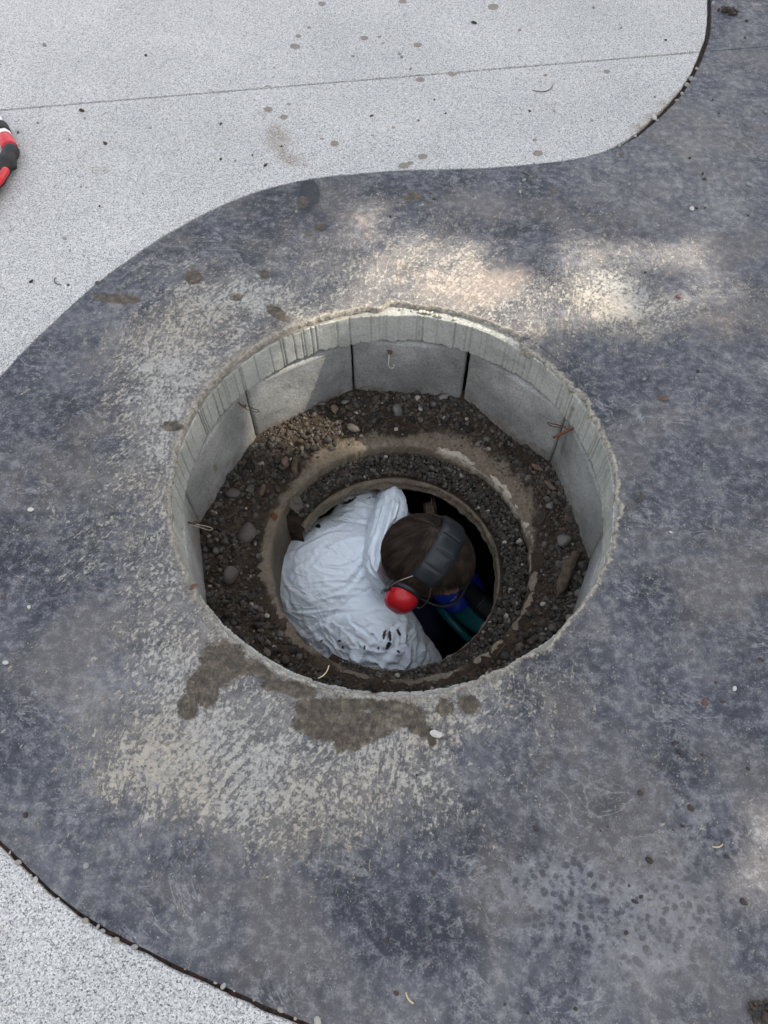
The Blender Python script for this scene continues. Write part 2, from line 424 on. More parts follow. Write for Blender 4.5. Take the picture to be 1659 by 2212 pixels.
# ------------------------------------------------------------------ the two pavings
C = np.array([0.020, 0.905]); R0 = 0.478
CC = np.array([C[0], C[1], 0])
def opath(pts, n): return bezier([at(u, v)[:2] for u, v in pts], n)
upper = opath([(-60, 868), (0, 815), (60, 752), (125, 690), (215, 610), (300, 550), (385, 495), (480, 445), (580, 408), (690, 385), (780, 376), (870, 369), (960, 367), (1050, 364),
               (1150, 356), (1240, 345), (1310, 328), (1370, 300), (1420, 260), (1465, 215), (1500, 165), (1525, 110), (1537, 60), (1538, 0), (1530, -60), (1512, -120)], 420)
lower = opath([(-60, 1750), (0, 1812), (60, 1870), (130, 1935), (200, 1985), (290, 2035), (400, 2090), (500, 2135), (600, 2180), (680, 2212), (760, 2248), (840, 2290)], 200)
def arclen(p): return np.r_[0, np.cumsum(np.hypot(*np.diff(p, axis=0).T))]
def offset_curve(p, w):
    t = np.gradient(p, axis=0); t /= np.hypot(*t.T)[:, None]
    return p + np.stack([-t[:, 1], t[:, 0]], -1) * np.asarray(w)[:, None]
su = arclen(upper); sl = arclen(lower)
uo, vo = proj(np.c_[upper, np.zeros(len(upper))])
# the joint is wide at the right-hand end, hairline along the middle
gap_u = 0.0045 + 0.0135 * sstep(1290, 1400, uo) + 0.004 * np.exp(-((uo - 330) / 70) ** 2) + 0.0022 * n1(su, 30, 3)
gap_u = np.maximum(gap_u, 0.0025)
gap_l = 0.0108 + 0.003 * n1(sl, 18, 5)
wob_u = 0.0022 * n1(su, 40, 8, 4); wob_l = 0.0018 * n1(sl, 40, 9, 4)
ag_up = offset_curve(upper, gap_u + wob_u)           # left of travel = aggregate side
st_up = offset_curve(upper, wob_u * 0.6)
ag_lo = offset_curve(lower, -(gap_l + wob_l))
st_lo = offset_curve(lower, -wob_l * 0.5)
FAR = 9.0
def ext(c):
    a = c[0] - c[1]; a /= np.hypot(*a)
    return c[0] + a * np.array([[.25], [.12]]) * 1.0
poly_up = np.r_[[[-FAR, 0.97], [-3, 1.0], [-1.7, 0.98], [-1.25, 1.02]], ag_up, [[0.95, 3.9], [0.7, 4.6], [0.3, FAR], [-FAR, FAR]]]
poly_lo = np.r_[[[-FAR, 0.58], [-3, 0.56], [-1.5, 0.47], [-1.0, 0.36]], ag_lo, [[0.5, -0.42], [1.3, -0.9], [3, -1.3], [FAR, -1.5], [FAR, -FAR], [-FAR, -FAR]]]
poly_st = np.r_[[[-FAR, 0.95], [-3, 0.98], [-1.7, 0.96], [-1.25, 1.0]], st_up, [[0.97, 3.9], [0.72, 4.6], [0.32, FAR], [FAR, FAR], [FAR, -1.48], [3, -1.28], [1.3, -0.88], [0.52, -0.40]],
                st_lo[::-1], [[-1.0, 0.38], [-1.5, 0.49], [-3, 0.58], [-FAR, 0.60]]]
La, Lb = at(0, 238)[:2], at(1515, 112)[:2]
Ld = (Lb - La) / np.hypot(*(Lb - La)); Ln = np.array([-Ld[1], Ld[0]])
def clip(poly, off, keep_far):
    s = (poly - La) @ Ln - off
    if not keep_far: s = -s
    out = []
    for i in range(len(poly)):
        j = (i + 1) % len(poly)
        if s[i] >= 0: out.append(poly[i])
        if (s[i] >= 0) != (s[j] >= 0): out.append(poly[i] + (poly[j] - poly[i]) * s[i] / (s[i] - s[j]))
    return np.array(out)
def densify(poly, near=0.012):
    out = []
    for i in range(len(poly)):
        a, b = poly[i], poly[(i + 1) % len(poly)]
        L = np.hypot(*(b - a)); m = 0.5 * (a + b)
        inview = -1.6 < m[0] < 1.7 and -0.3 < m[1] < 3.3
        n = max(1, int(L / (near * 1.6 if inview or L < 2 else 0.5)))
        n = min(n, 900)
        for k in range(n): out.append(a + (b - a) * k / n)
    return np.array(out)
def inside(pts, poly):
    x, y = pts[:, 0], pts[:, 1]; r = np.zeros(len(pts), bool)
    for i in range(len(poly)):
        a, b = poly[i], poly[(i + 1) % len(poly)]
        if a[1] == b[1]: continue
        c = ((a[1] > y) != (b[1] > y)) & (x < (b[0] - a[0]) * (y - a[1]) / (b[1] - a[1]) + a[0])
        r ^= c
    return r
def near_loop(pts, loop, d):
    """true where pts lie within d of the loop's points (loop dense)"""
    key = lambda p: (np.floor(p / d).astype(np.int64))
    occ = set()
    for a, b in key(loop):
        for i in (-1, 0, 1):
            for j in (-1, 0, 1): occ.add((a + i, b + j))
    return np.array([(a, b) in occ for a, b in key(pts)])
def slab(name, outer, hole, mat, step, attrs_fn, profile, hole_profile=None, zfn=None, depth=0.10):
    outer = densify(outer)
    A = 0.5 * np.sum(outer[:, 0] * np.roll(outer[:, 1], -1) - np.roll(outer[:, 0], -1) * outer[:, 1])
    if A < 0: outer = outer[::-1]
    # fine points where the camera sees, coarse elsewhere
    gx, gy = np.meshgrid(np.arange(-1.55, 1.6, step), np.arange(-0.25, 3.2, step))
    g = np.c_[gx.ravel(), gy.ravel()]
    uu, vv = proj(np.c_[g, np.zeros(len(g))])
    g = g[(uu > -130) & (uu < 1790) & (vv > -130) & (vv < 2340)]
    g = g + rng.uniform(-.3, .3, g.shape) * step
    cx, cy = np.meshgrid(np.arange(-FAR, FAR, 0.3), np.arange(-FAR, FAR, 0.3)); c = np.c_[cx.ravel(), cy.ravel()]
    uu, vv = proj(np.c_[c, np.zeros(len(c))]); q = (c[:, 1] < -0.3) | (uu < -180) | (uu > 1840) | (vv < -180) | (vv > 2400)
    g = np.r_[g, c[q] + rng.uniform(-.05, .05, (q.sum(), 2))]
    g = g[inside(g, outer)]
    g = g[~near_loop(g, outer, step * 0.55)]
    loops = [outer]
    if hole is not None:
        g = g[~inside(g, hole)]; g = g[~near_loop(g, hole, step * 0.45)]
        loops.append(hole)
    pts = np.concatenate(loops + [g]); edges = []; k = 0
    for lp in loops:
        n = len(lp); edges += [(k + i, k + (i + 1) % n) for i in range(n)]; k += n
    vo_, _, fo_, *_r = delaunay_2d_cdt([Vector(p) for p in pts], edges, [], 0, 1e-7)
    V = np.array([(p.x, p.y) for p in vo_]); F = np.array([f for f in fo_ if len(f) == 3])
    cen = V[F].mean(1); ok = inside(cen, outer)
    if hole is not None: ok &= ~inside(cen, hole)
    F = F[ok]
    z = zfn(V) if zfn else np.zeros(len(V))
    V3 = np.c_[V, z]
    vs = [V3]; f4 = []; base = len(V3)
    for li, lp in enumerate(loops):
        t = np.roll(lp, -1, 0) - np.roll(lp, 1, 0); t /= np.maximum(np.hypot(*t.T), 1e-9)[:, None]
        nrm = np.stack([t[:, 1], -t[:, 0]], -1)
        if li == 1:
            a = 0.5 * np.sum(lp[:, 0] * np.roll(lp[:, 1], -1) - np.roll(lp[:, 0], -1) * lp[:, 1])
            if a < 0: nrm = -nrm
            nrm = -nrm
        prof = profile if li == 0 else hole_profile
        zl = zfn(lp) if zfn else np.zeros(len(lp))
        rows = []
        for (o_, zz) in [(0, 0)] + list(prof): rows.append(np.c_[lp + nrm * o_, zl + zz])
        W = np.concatenate(rows); vs.append(W)
        ff = grid_faces(len(rows), len(lp), True) + base
        # find orientation: face normal must match nrm
        p0, p1, p2 = W[ff[0][0] - base], W[ff[0][1] - base], W[ff[0][3] - base]
        fn = np.cross(p1 - p0, p2 - p0)
        i0 = ff[-1]; a0, a1, a3 = W[i0[0] - base], W[i0[1] - base], W[i0[3] - base]
        fn = np.cross(a1 - a0, a3 - a0)
        if fn[0] * nrm[(len(lp) - 1)][0] + fn[1] * nrm[len(lp) - 1][1] < 0: ff = ff[:, ::-1]
        f4.append(ff); base += len(W)
    # triangles upward
    tri = V3[F]; zn = np.cross(tri[:, 1] - tri[:, 0], tri[:, 2] - tri[:, 0])[:, 2]
    F[zn < 0] = F[zn < 0][:, ::-1]
    V = np.concatenate(vs)
    return tag(obj(name, V, [F] + f4, mat, None, True, attrs_fn(V)), kind='structure')

def blobs(u, v, lst, power=1.0):
    m = np.zeros(len(u))
    for b in lst:
        cu, cv, ru, rv, s = b[:5]
        a = R_(b[5]) if len(b) > 5 else 0
        du, dv = u - cu, v - cv
        x = (du * math.cos(a) + dv * math.sin(a)) / ru; y = (-du * math.sin(a) + dv * math.cos(a)) / rv
        m = np.maximum(m, s * np.exp(-(x * x + y * y) ** power)) if power > 1 else m + s * np.exp(-(x * x + y * y))
    return m
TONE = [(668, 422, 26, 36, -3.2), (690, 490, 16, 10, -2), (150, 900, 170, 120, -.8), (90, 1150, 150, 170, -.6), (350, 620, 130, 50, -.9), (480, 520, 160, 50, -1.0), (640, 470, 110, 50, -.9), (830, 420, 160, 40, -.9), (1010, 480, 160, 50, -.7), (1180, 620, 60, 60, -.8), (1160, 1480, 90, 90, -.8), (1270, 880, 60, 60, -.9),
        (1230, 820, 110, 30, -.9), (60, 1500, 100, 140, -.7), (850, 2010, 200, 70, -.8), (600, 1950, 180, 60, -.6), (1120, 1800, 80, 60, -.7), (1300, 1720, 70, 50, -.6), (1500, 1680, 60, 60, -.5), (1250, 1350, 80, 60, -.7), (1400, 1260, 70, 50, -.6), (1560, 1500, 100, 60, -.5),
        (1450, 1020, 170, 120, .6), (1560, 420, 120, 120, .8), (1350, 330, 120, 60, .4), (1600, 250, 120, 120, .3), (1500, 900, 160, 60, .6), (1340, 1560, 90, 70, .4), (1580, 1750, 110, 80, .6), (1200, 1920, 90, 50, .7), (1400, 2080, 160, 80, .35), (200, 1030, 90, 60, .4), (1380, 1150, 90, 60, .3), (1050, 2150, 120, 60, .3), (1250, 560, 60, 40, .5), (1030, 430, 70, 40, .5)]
DUST = [(430, 700, 150, 110, .45), (330, 800, 120, 110, .45), (510, 640, 150, 60, .45), (350, 900, 110, 160, .4), (300, 570, 90, 40, .25), (860, 560, 150, 110, .36), (1000, 600, 150, 80, .38),
        (1300, 560, 130, 110, .35), (1320, 640, 90, 60, .5), (1560, 680, 120, 60, .45), (1100, 640, 150, 60, .45), (1150, 720, 110, 40, .4), (1480, 550, 70, 40, .35), (330, 1330, 120, 140, .45),
        (350, 1600, 200, 130, .6), (480, 1700, 170, 110, .6), (260, 1680, 90, 60, .45), (560, 1560, 150, 100, .45), (700, 1720, 170, 110, .45), (850, 1640, 130, 110, .45), (900, 1540, 150, 60, .45),
        (380, 1430, 80, 90, .45), (1060, 1500, 90, 80, .35), (1150, 1650, 60, 80, .2), (960, 1720, 90, 140, .3), (250, 1050, 160, 160, .2), (1180, 1480, 60, 60, .2), (1400, 660, 100, 70, .3),
        (600, 1850, 200, 100, .2), (200, 1200, 200, 120, .12), (1000, 470, 200, 60, .15), (1380, 700, 120, 60, .3), (700, 560, 90, 60, .3), (600, 640, 90, 40, .35)]
TAN_AND_SUN = [(900, 590, 170, 90, .45), (1010, 640, 120, 40, .4), (1300, 560, 90, 60, .3), (1540, 690, 120, 50, .5), (790, 480, 50, 30, .5), (1080, 600, 80, 30, .5), (1160, 730, 90, 30, .5), (620, 700, 70, 25, .5), (460, 800, 40, 40, .4),  # tan dirt, plus the sun's pinkish warmth painted beyond the pit
       (330, 1590, 80, 60, .35), (560, 1440, 60, 30, .5), (640, 1480, 60, 20, .5), (1480, 880, 120, 60, .25), (1100, 590, 60, 40, .4)]
MUD = [(560, 1447, 50, 16, .9, 25), (640, 1486, 60, 18, .9, 15), (790, 1522, 90, 16, .9), (470, 1450, 50, 40, 1), (800, 1570, 60, 34, 1), (735, 1610, 16, 24, .9), (915, 1580, 14, 30, .9), (478, 1425, 58, 46, 1), (440, 1480, 40, 48, 1), (404, 1528, 24, 30, 1), (545, 1440, 34, 22, .8), (612, 1475, 60, 16, .8), (715, 1555, 80, 46, 1), (760, 1600, 36, 28, 1), (690, 1520, 60, 24, .9), (860, 1545, 80, 32, 1),
       (905, 1565, 30, 26, .9), (935, 1592, 12, 26, 1), (1012, 1520, 30, 26, .9), (960, 1530, 26, 24, .8), (370, 921, 28, 13, 1), (598, 676, 34, 13, .95, 35), (250, 647, 62, 13, .9, 5), (415, 600, 20, 17, 1), (655, 437, 14, 16, .9),
       (690, 492, 14, 8, .9), (890, 421, 22, 12, .9), (572, 596, 14, 11, .9), (507, 642, 22, 11, .8), (1195, 415, 10, 9, .7), (665, 512, 12, 6, .8), (1380, 1130, 12, 4, .6, 45), (1240, 1905, 10, 14, .5), (1340, 337, 9, 6, .7)]
DROPS = [(1170, 1900, 110, 50, 1), (1300, 1960, 160, 100, .9), (1450, 1970, 150, 110, .7), (1400, 2060, 150, 80, .6), (300, 1480, 150, 70, .6), (1480, 1760, 70, 60, .7), (1560, 1830, 120, 60, .4)]
TREAD = [(492, 1650, 55, 90, 1), (560, 1560, 50, 60, .9), (350, 1360, 60, 60, .7), (420, 1370, 30, 60, .8), (835, 1720, 70, 40, .8), (1362, 470, 14, 20, 1), (1090, 590, 26, 22, .8), (900, 580, 30, 30, .6), (1380, 1610, 70, 30, .55), (260, 820, 40, 30, .5),
         (330, 1500, 60, 40, .6), (690, 1660, 70, 50, .6), (1395, 760, 30, 20, .6)]
AGMUD = [(870, 3, 9), (695, 8, 9), (1065, 15, 12), (787, 82, 9), (902, 97, 10), (638, 100, 11), (645, 78, 7), (668, 60, 5), (578, 236, 11), (614, 253, 10), (627, 225, 5), (907, 172, 10), (978, 159, 11), (723, 310, 11), (695, 300, 5), (849, 275, 5),
         (913, 338, 11), (872, 358, 13), (885, 352, 8), (1162, 331, 12), (1156, 302, 6), (819, 79, 4), (827, 93, 4), (580, 188, 8), (740, 340, 4), (592, 168, 4), (595, 147, 3), (806, 293, 4), (1124, 65, 5), (1311, 155, 8), (1178, 162, 5), (548, 216, 3)]
AGSOIL = [(600, 300, 45, 34, .75, 60), (640, 350, 40, 18, .55, 10), (565, 240, 24, 16, .5), (215, 370, 45, 14, .5), (270, 15, 22, 10, .5), (1190, 225, 60, 20, .4), (1390, 270, 60, 22, .6, -30), (1445, 215, 50, 14, .5, -50), (200, 460, 40, 16, .25),
          (1060, 180, 40, 10, .2), (60, 1960, 20, 30, .3), (5, 2010, 15, 25, .5), (180, 2000, 30, 20, .25), (380, 80, 50, 15, .3), (180, 105, 40, 15, .2), (20, 395, 40, 18, .35)]
th_ = lambda p: np.arctan2(p[:, 1] - C[1], p[:, 0] - C[0])
def ang_bump(th, c, w):
    d = np.angle(np.exp(1j * (th - R_(c)))); return np.exp(-(d / R_(w)) ** 2)
def ang_win(th, a, b, soft=3):
    d = np.degrees(th) % 360
    return sstep(a - soft, a + soft, d) * (1 - sstep(b - soft, b + soft, d))
def hole_off(th):
    o = 0.004 + 0.030 * ang_win(th, 51, 92, 1.6) * (.75 + .25 * circ_noise(th, 14, 60)) + 0.015 * ang_win(th, 92, 165, 8) * (0.6 + 0.4 * circ_noise(th, 5, 61)) + 0.008 * ang_win(th, 225, 285, 8)
    o += 0.006 * circ_noise(th, 20, 31, 5) + 0.0034 * circ_noise(th, 70, 33, 3)
    o += 0.022 * np.maximum(0, circ_noise(th, 10, 37, 3) - 0.22)
    return np.maximum(o, -0.004)
TH = np.linspace(0, 2 * math.pi, 1100, endpoint=False)
hole = C + (R0 + hole_off(TH))[:, None] * np.stack([np.cos(TH), np.sin(TH)], -1)
# a thin crack runs on from the lifted sliver of slab at the back
hr_ = R0 + hole_off(TH)
k0 = np.searchsorted(TH, R_(50.6)); tin = np.linspace(R_(50.2), R_(35.5), 60); tou = tin[::-1]
wfade = np.sin(np.linspace(math.pi / 2, 0.05, 60)); jit_ = 0.0012 * n1(np.linspace(0, 1, 60), 14, 3)
rin_ = R0 + 0.031 - 0.0024 * wfade - .006 * np.linspace(0, 1, 60) ** 2 + jit_; rou_ = (R0 + 0.031 + 0.0024 * wfade - .006 * np.linspace(0, 1, 60) ** 2 + jit_)[::-1]
tt_ = np.r_[TH[:k0], tin, tou[1:], TH[k0 + 3:]]; rr_h = np.r_[hr_[:k0], rin_, rou_[1:], hr_[k0 + 3:]]
hole = C + rr_h[:, None] * np.stack([np.cos(tt_), np.sin(tt_)], -1)
def st_attrs(V):
    u, v = proj(V * np.array([1, 1, 0]))
    inv = sstep(-0.35, -0.1, V[:, 1])
    rad = np.hypot(V[:, 0] - C[0], V[:, 1] - C[1]) - R0; th = th_(V)
    wob = fbm(np.c_[V[:, :2] * 14, V[:, 0] * 0], 4, 5)
    ww = fbm(np.c_[V[:, :2] * 5, V[:, 0] * 0], 3, 15)
    u2, v2 = u + 26 * wob, v + 26 * fbm(np.c_[V[:, :2] * 14, V[:, 0] * 0 + 9], 4, 6)
    dust = np.clip(0.08 + blobs(u2, v2, DUST), 0, 1.15) + 0.18 * ww
    rimw = 0.014 + 0.016 * ang_win(th, 92, 175, 8) + 0.012 * ang_win(th, 200, 300, 10)
    rim = np.exp(-np.maximum(rad - hole_off(th), 0) / rimw) * (np.abs(rad) < 0.2)
    rim = np.where(V[:, 2] < -0.003, 1.0, rim) * (np.abs(rad) < 0.2)
    dust = dust + 0.35 * np.exp(-np.maximum(rad, 0) / 0.07) * (0.55 + 0.45 * ang_win(th, 90, 300, 20))
    u3, v3 = u + 9 * wob, v + 9 * ww
    return dict(tone=blobs(u2, v2, TONE) * inv, dust=dust * inv + .1 * (1 - inv), tan=np.clip(blobs(u2, v2, TAN_AND_SUN), 0, 1) * inv, mud=blobs(u3, v3, MUD, 2) * inv, drops=np.clip(blobs(u2, v2, DROPS), 0, 1) * inv,
                tread=np.clip(blobs(u, v, TREAD, 2), 0, 1) * inv, rim=rim)
def ag_attrs(V):
    u, v = proj(V * np.array([1, 1, 0])); inv = sstep(-0.35, -0.1, V[:, 1])
    wob = fbm(np.c_[V[:, :2] * 25, V[:, 0] * 0], 3, 5)
    return dict(mud=blobs(u + 3 * wob, v, [(a, b, r * 1.05, r * .62, 1) for a, b, r in AGMUD], 2) * inv, soil=np.clip(blobs(u + 10 * wob, v + 8 * wob, AGSOIL), 0, 1) * inv)
def st_z(p):
    return 0.0014 * fbm(np.c_[p * 6, p[:, :1] * 0], 3, 71)
M_path = mat_path(); M_agg = mat_aggregate(); M_soil = mat_soil()
soft_edge = [(0.0035, -0.001), (0.0065, -0.004), (0.008, -0.010), (0.0085, -0.09)]
tight_edge = [(0.0012, -0.0008), (0.002, -0.003), (0.0022, -0.09)]
hole_edge = [(0.0015, -0.0015), (0.003, -0.005), (0.0035, -0.013), (0.002, -0.030)]
STEP = 0.0068
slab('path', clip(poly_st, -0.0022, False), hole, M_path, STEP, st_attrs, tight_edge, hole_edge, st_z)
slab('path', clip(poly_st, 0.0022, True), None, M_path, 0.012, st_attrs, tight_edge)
slab('pavement', clip(poly_up, -0.0046, False), None, M_agg, STEP, ag_attrs, [(-0.000, -0.0006), (0.002, -0.003), (0.0025, -0.09)])
slab('pavement', clip(poly_up, 0.0046, True), None, M_agg, STEP, ag_attrs, [(-0.000, -0.0006), (0.002, -0.003), (0.0025, -0.09)])
slab('pavement', poly_lo, None, M_agg, STEP, ag_attrs, [(0.001, -0.0006), (0.003, -0.003), (0.0035, -0.09)])
# ground sheet below the slabs, open over the pit
def ring_sheet(name, radii, zs, mat, cen=CC, n=256):
    a = np.linspace(0, 2 * math.pi, n, endpoint=False)
    V = np.concatenate([np.c_[cen[0] + r * np.cos(a), cen[1] + r * np.sin(a), np.full(n, z)] for r, z in zip(radii, zs)])
    return obj(name, V, grid_faces(len(radii), n, True)[:, ::-1], mat)
M_lawn = NT('lawn_ground', 0.95, 0.1)
M_lawn = M_lawn.out(M_lawn.ramp(M_lawn.noise(3, 6, .65), [(0.3, (0.035, 0.05, 0.018)), (0.7, (0.08, 0.09, 0.035))]))
tag(ring_sheet('ground', [0.60, 2, 8, 12, 300], [-0.14, -0.14, -0.14, -0.03, -0.03], M_lawn), kind='structure')

# debris bedded in the joints between the slabs
M_debris = NT('joint_debris', 0.95, 0.1)
dn = M_debris.noise(140, 5, .7)
M_debris = M_debris.out(M_debris.mix(M_debris.ss(M_debris.noise(90, 4, .6, M_debris.mapv(loc=(5, 5, 5))), .5, .62), M_debris.ramp(dn, [(0.3, (0.018, 0.014, 0.011)), (0.7, (0.075, 0.06, 0.048))]), (0.075, 0.04, 0.03)), None, M_debris.bump(dn, 0.004, 1.0))
def strip(a, b, z0):
    n = len(a); m = 7; V = []
    for k in range(m):
        t = -0.2 + 1.4 * k / (m - 1); p = a + (b - a) * t
        V.append(np.c_[p, z0 + 0.004 * fbm(np.c_[p * 90, p[:, :1] * 0], 3, 4)])
    return np.concatenate(V), grid_faces(m, n)
mb = MB()
v, f = strip(st_up, ag_up, -0.010); mb.add(v, f)
v, f = strip(st_lo, ag_lo, -0.009); mb.add(v, f)
tag(mb.build('joint_debris', M_debris), 'dark soil and leaf litter packed in the joints between the slabs', 'debris', kind='stuff')

# ------------------------------------------------------------------ the pit: collar, blocks, risers, gravel
M_col_k, c_, h_ = mat_concrete('collar_concrete', (0.225, 0.230, 0.212), (0.315, 0.318, 0.295), 160, False)
gv = M_col_k.attr('groove')
c_ = M_col_k.mix(M_col_k.M('MULTIPLY', gv, 0.85), c_, (0.060, 0.056, 0.048))
lv = M_col_k.attr('lime')
c_ = M_col_k.mix(M_col_k.M('MULTIPLY', M_col_k.ss(M_col_k.M('ADD', lv, M_col_k.M('MULTIPLY', M_col_k.M('SUBTRACT', M_col_k.noise(120, 4, .7), .5), 1.4)), .45, .8), .8), c_, (0.56, 0.55, 0.50))
M_collar = M_col_k.out(c_, None, M_col_k.bump(h_, 0.0015, 0.7))
k, c_, h_ = mat_concrete('block_concrete', (0.165, 0.167, 0.164), (0.30, 0.302, 0.294), 170, True)
c_ = k.mul(c_, k.ramp(k.rand(), [(0, (0.86, 0.87, 0.88)), (1, (1.08, 1.07, 1.04))]))
M_block = k.out(c_, None, k.bump(h_, 0.0022, 0.8))
k, c_, h_ = mat_concrete('riser_concrete', (0.12, 0.098, 0.072), (0.19, 0.158, 0.118), 130, True)
lv = k.attr('lime')
c_ = k.mix(k.M('MULTIPLY', k.ss(k.M('ADD', lv, k.M('MULTIPLY', k.M('SUBTRACT', k.noise(70, 5, .7), .5), 1.3)), .4, .8), .8), c_, (0.44, 0.40, 0.33))
M_riser = k.out(c_, None, k.bump(h_, 0.003, 0.8))
M_stone = mat_stone()

def polar(name, th, rows, mat, cen, parent=None, attrs=None, flip=False, wrap=True):
    """rows: list of (r(th), z(th)) arrays"""
    V = np.concatenate([np.c_[cen[0] + r * np.cos(th), cen[1] + r * np.sin(th), z + 0 * th] for r, z in rows])
    f = grid_faces(len(rows), len(th), wrap)
    if flip: f = f[:, ::-1]
    at_ = {k: np.concatenate(v) for k, v in (attrs or {}).items()}
    return obj(name, V, f, mat, parent, True, at_)
# concrete collar cast under the slab edge, fluted by its former
th = np.linspace(0, 2 * math.pi, 2200, endpoint=False)
ga = []
a = 0.0
while a < 2 * math.pi:
    a += rng.choice([0.013, 0.018, 0.03, 0.05, 0.085]) * rng.uniform(.7, 1.4)
    ga.append((a, rng.uniform(0.5, 1.0) * (1 if rng.random() < .8 else 1.6)))
gro = np.zeros(len(th))
for a, s in ga:
    d = np.angle(np.exp(1j * (th - a))); gro = np.maximum(gro, s * np.exp(-(d / 0.0042) ** 2))
fluted = 1 - ang_win(th, 330, 352, 6) * 0.9
fluted = np.where(np.degrees(th) > 352, 0.25, fluted)
fluted = np.maximum(fluted, 0.15) * (1 - 0.55 * ang_win(th, 36, 62, 5))
gro *= fluted * (1 - .45 * np.where((np.degrees(th) < 38) | (np.degrees(th) > 340), 1, 0))
wav = 0.0035 * circ_noise(th, 6, 3) + 0.004 * ang_win(th, 330, 360, 5) * circ_noise(th, 26, 5)
zb = -0.103 + 0.010 * circ_noise(th, 16, 12, 5) + 0.008 * circ_noise(th, 45, 15, 4) + 0.006 * circ_noise(th, 5, 13) - 0.010 * np.maximum(0, circ_noise(th, 40, 14))
ztop = -0.014 + 0.003 * circ_noise(th, 30, 17)
rows = []; A = dict(groove=[], lime=[], dirt=[])
def add(r, z, g, l, d):
    rows.append((r + 0 * th, z + 0 * th)); A['groove'].append(g + 0 * th); A['lime'].append(l + 0 * th); A['dirt'].append(d + 0 * th)
chip = np.maximum(0, circ_noise(th, 28, 41, 3)) * 0.006
add(R0 + .13, -0.035, 0, .2, .2); add(R0 + .10, -0.026, 0, .3, .3)
for q in (.055, .045, .035, .026, .018, .012, .007, .003):
    nz = fbm(np.stack([np.cos(th) * 25, np.sin(th) * 25, th * 0 + q * 90], -1), 4, 23)
    add(R0 + q + wav, ztop + 0.004 * nz, 0, 0.30 + .2 * ang_win(th, 45, 80, 8), 0.30 + 0.45 * ang_win(th, 95, 170, 10))
nrow = 22
for j in range(nrow + 1):
    t = j / nrow; z = ztop + (zb - ztop) * t
    nz = fbm(np.stack([np.cos(th) * 12, np.sin(th) * 12, th * 0 + t * 3], -1), 4, 27)
    g = gro * (1 - 0.25 * (t < .06)) * (0.7 + 0.3 * nz)
    r = R0 + wav + (0.0014 + 0.005 * ang_bump(th, 52, 14) + .003 * ang_bump(th, 345, 14)) * nz + 0.0038 * g + chip * math.exp(-t * 9) - 0.002 * t
    lime = (0.42 + 0.3 * nz) * math.exp(-t * 16) + 0.22 * ang_bump(th, 48, 16) + 0.25 * ang_win(th, 325, 358, 6)
    add(r, z, np.clip(g, 0, 1) * (1 - 0.75 * ang_win(th, 55, 108, 8)), lime, 0.25 + 0.1 * nz + 0.5 * ang_bump(th, 27, 1.0) * (t > .35))
for q in (0.006, 0.02, 0.06): add(R0 + q + wav, zb - 0.002 - 0.003 * circ_noise(th, 60, 51), .3, 0, .8)
col = polar('concrete_collar', th, rows, M_collar, C, None, A)
tag(col, 'pale fluted concrete collar ring lining the top of the pit under the stamped slab', 'collar')

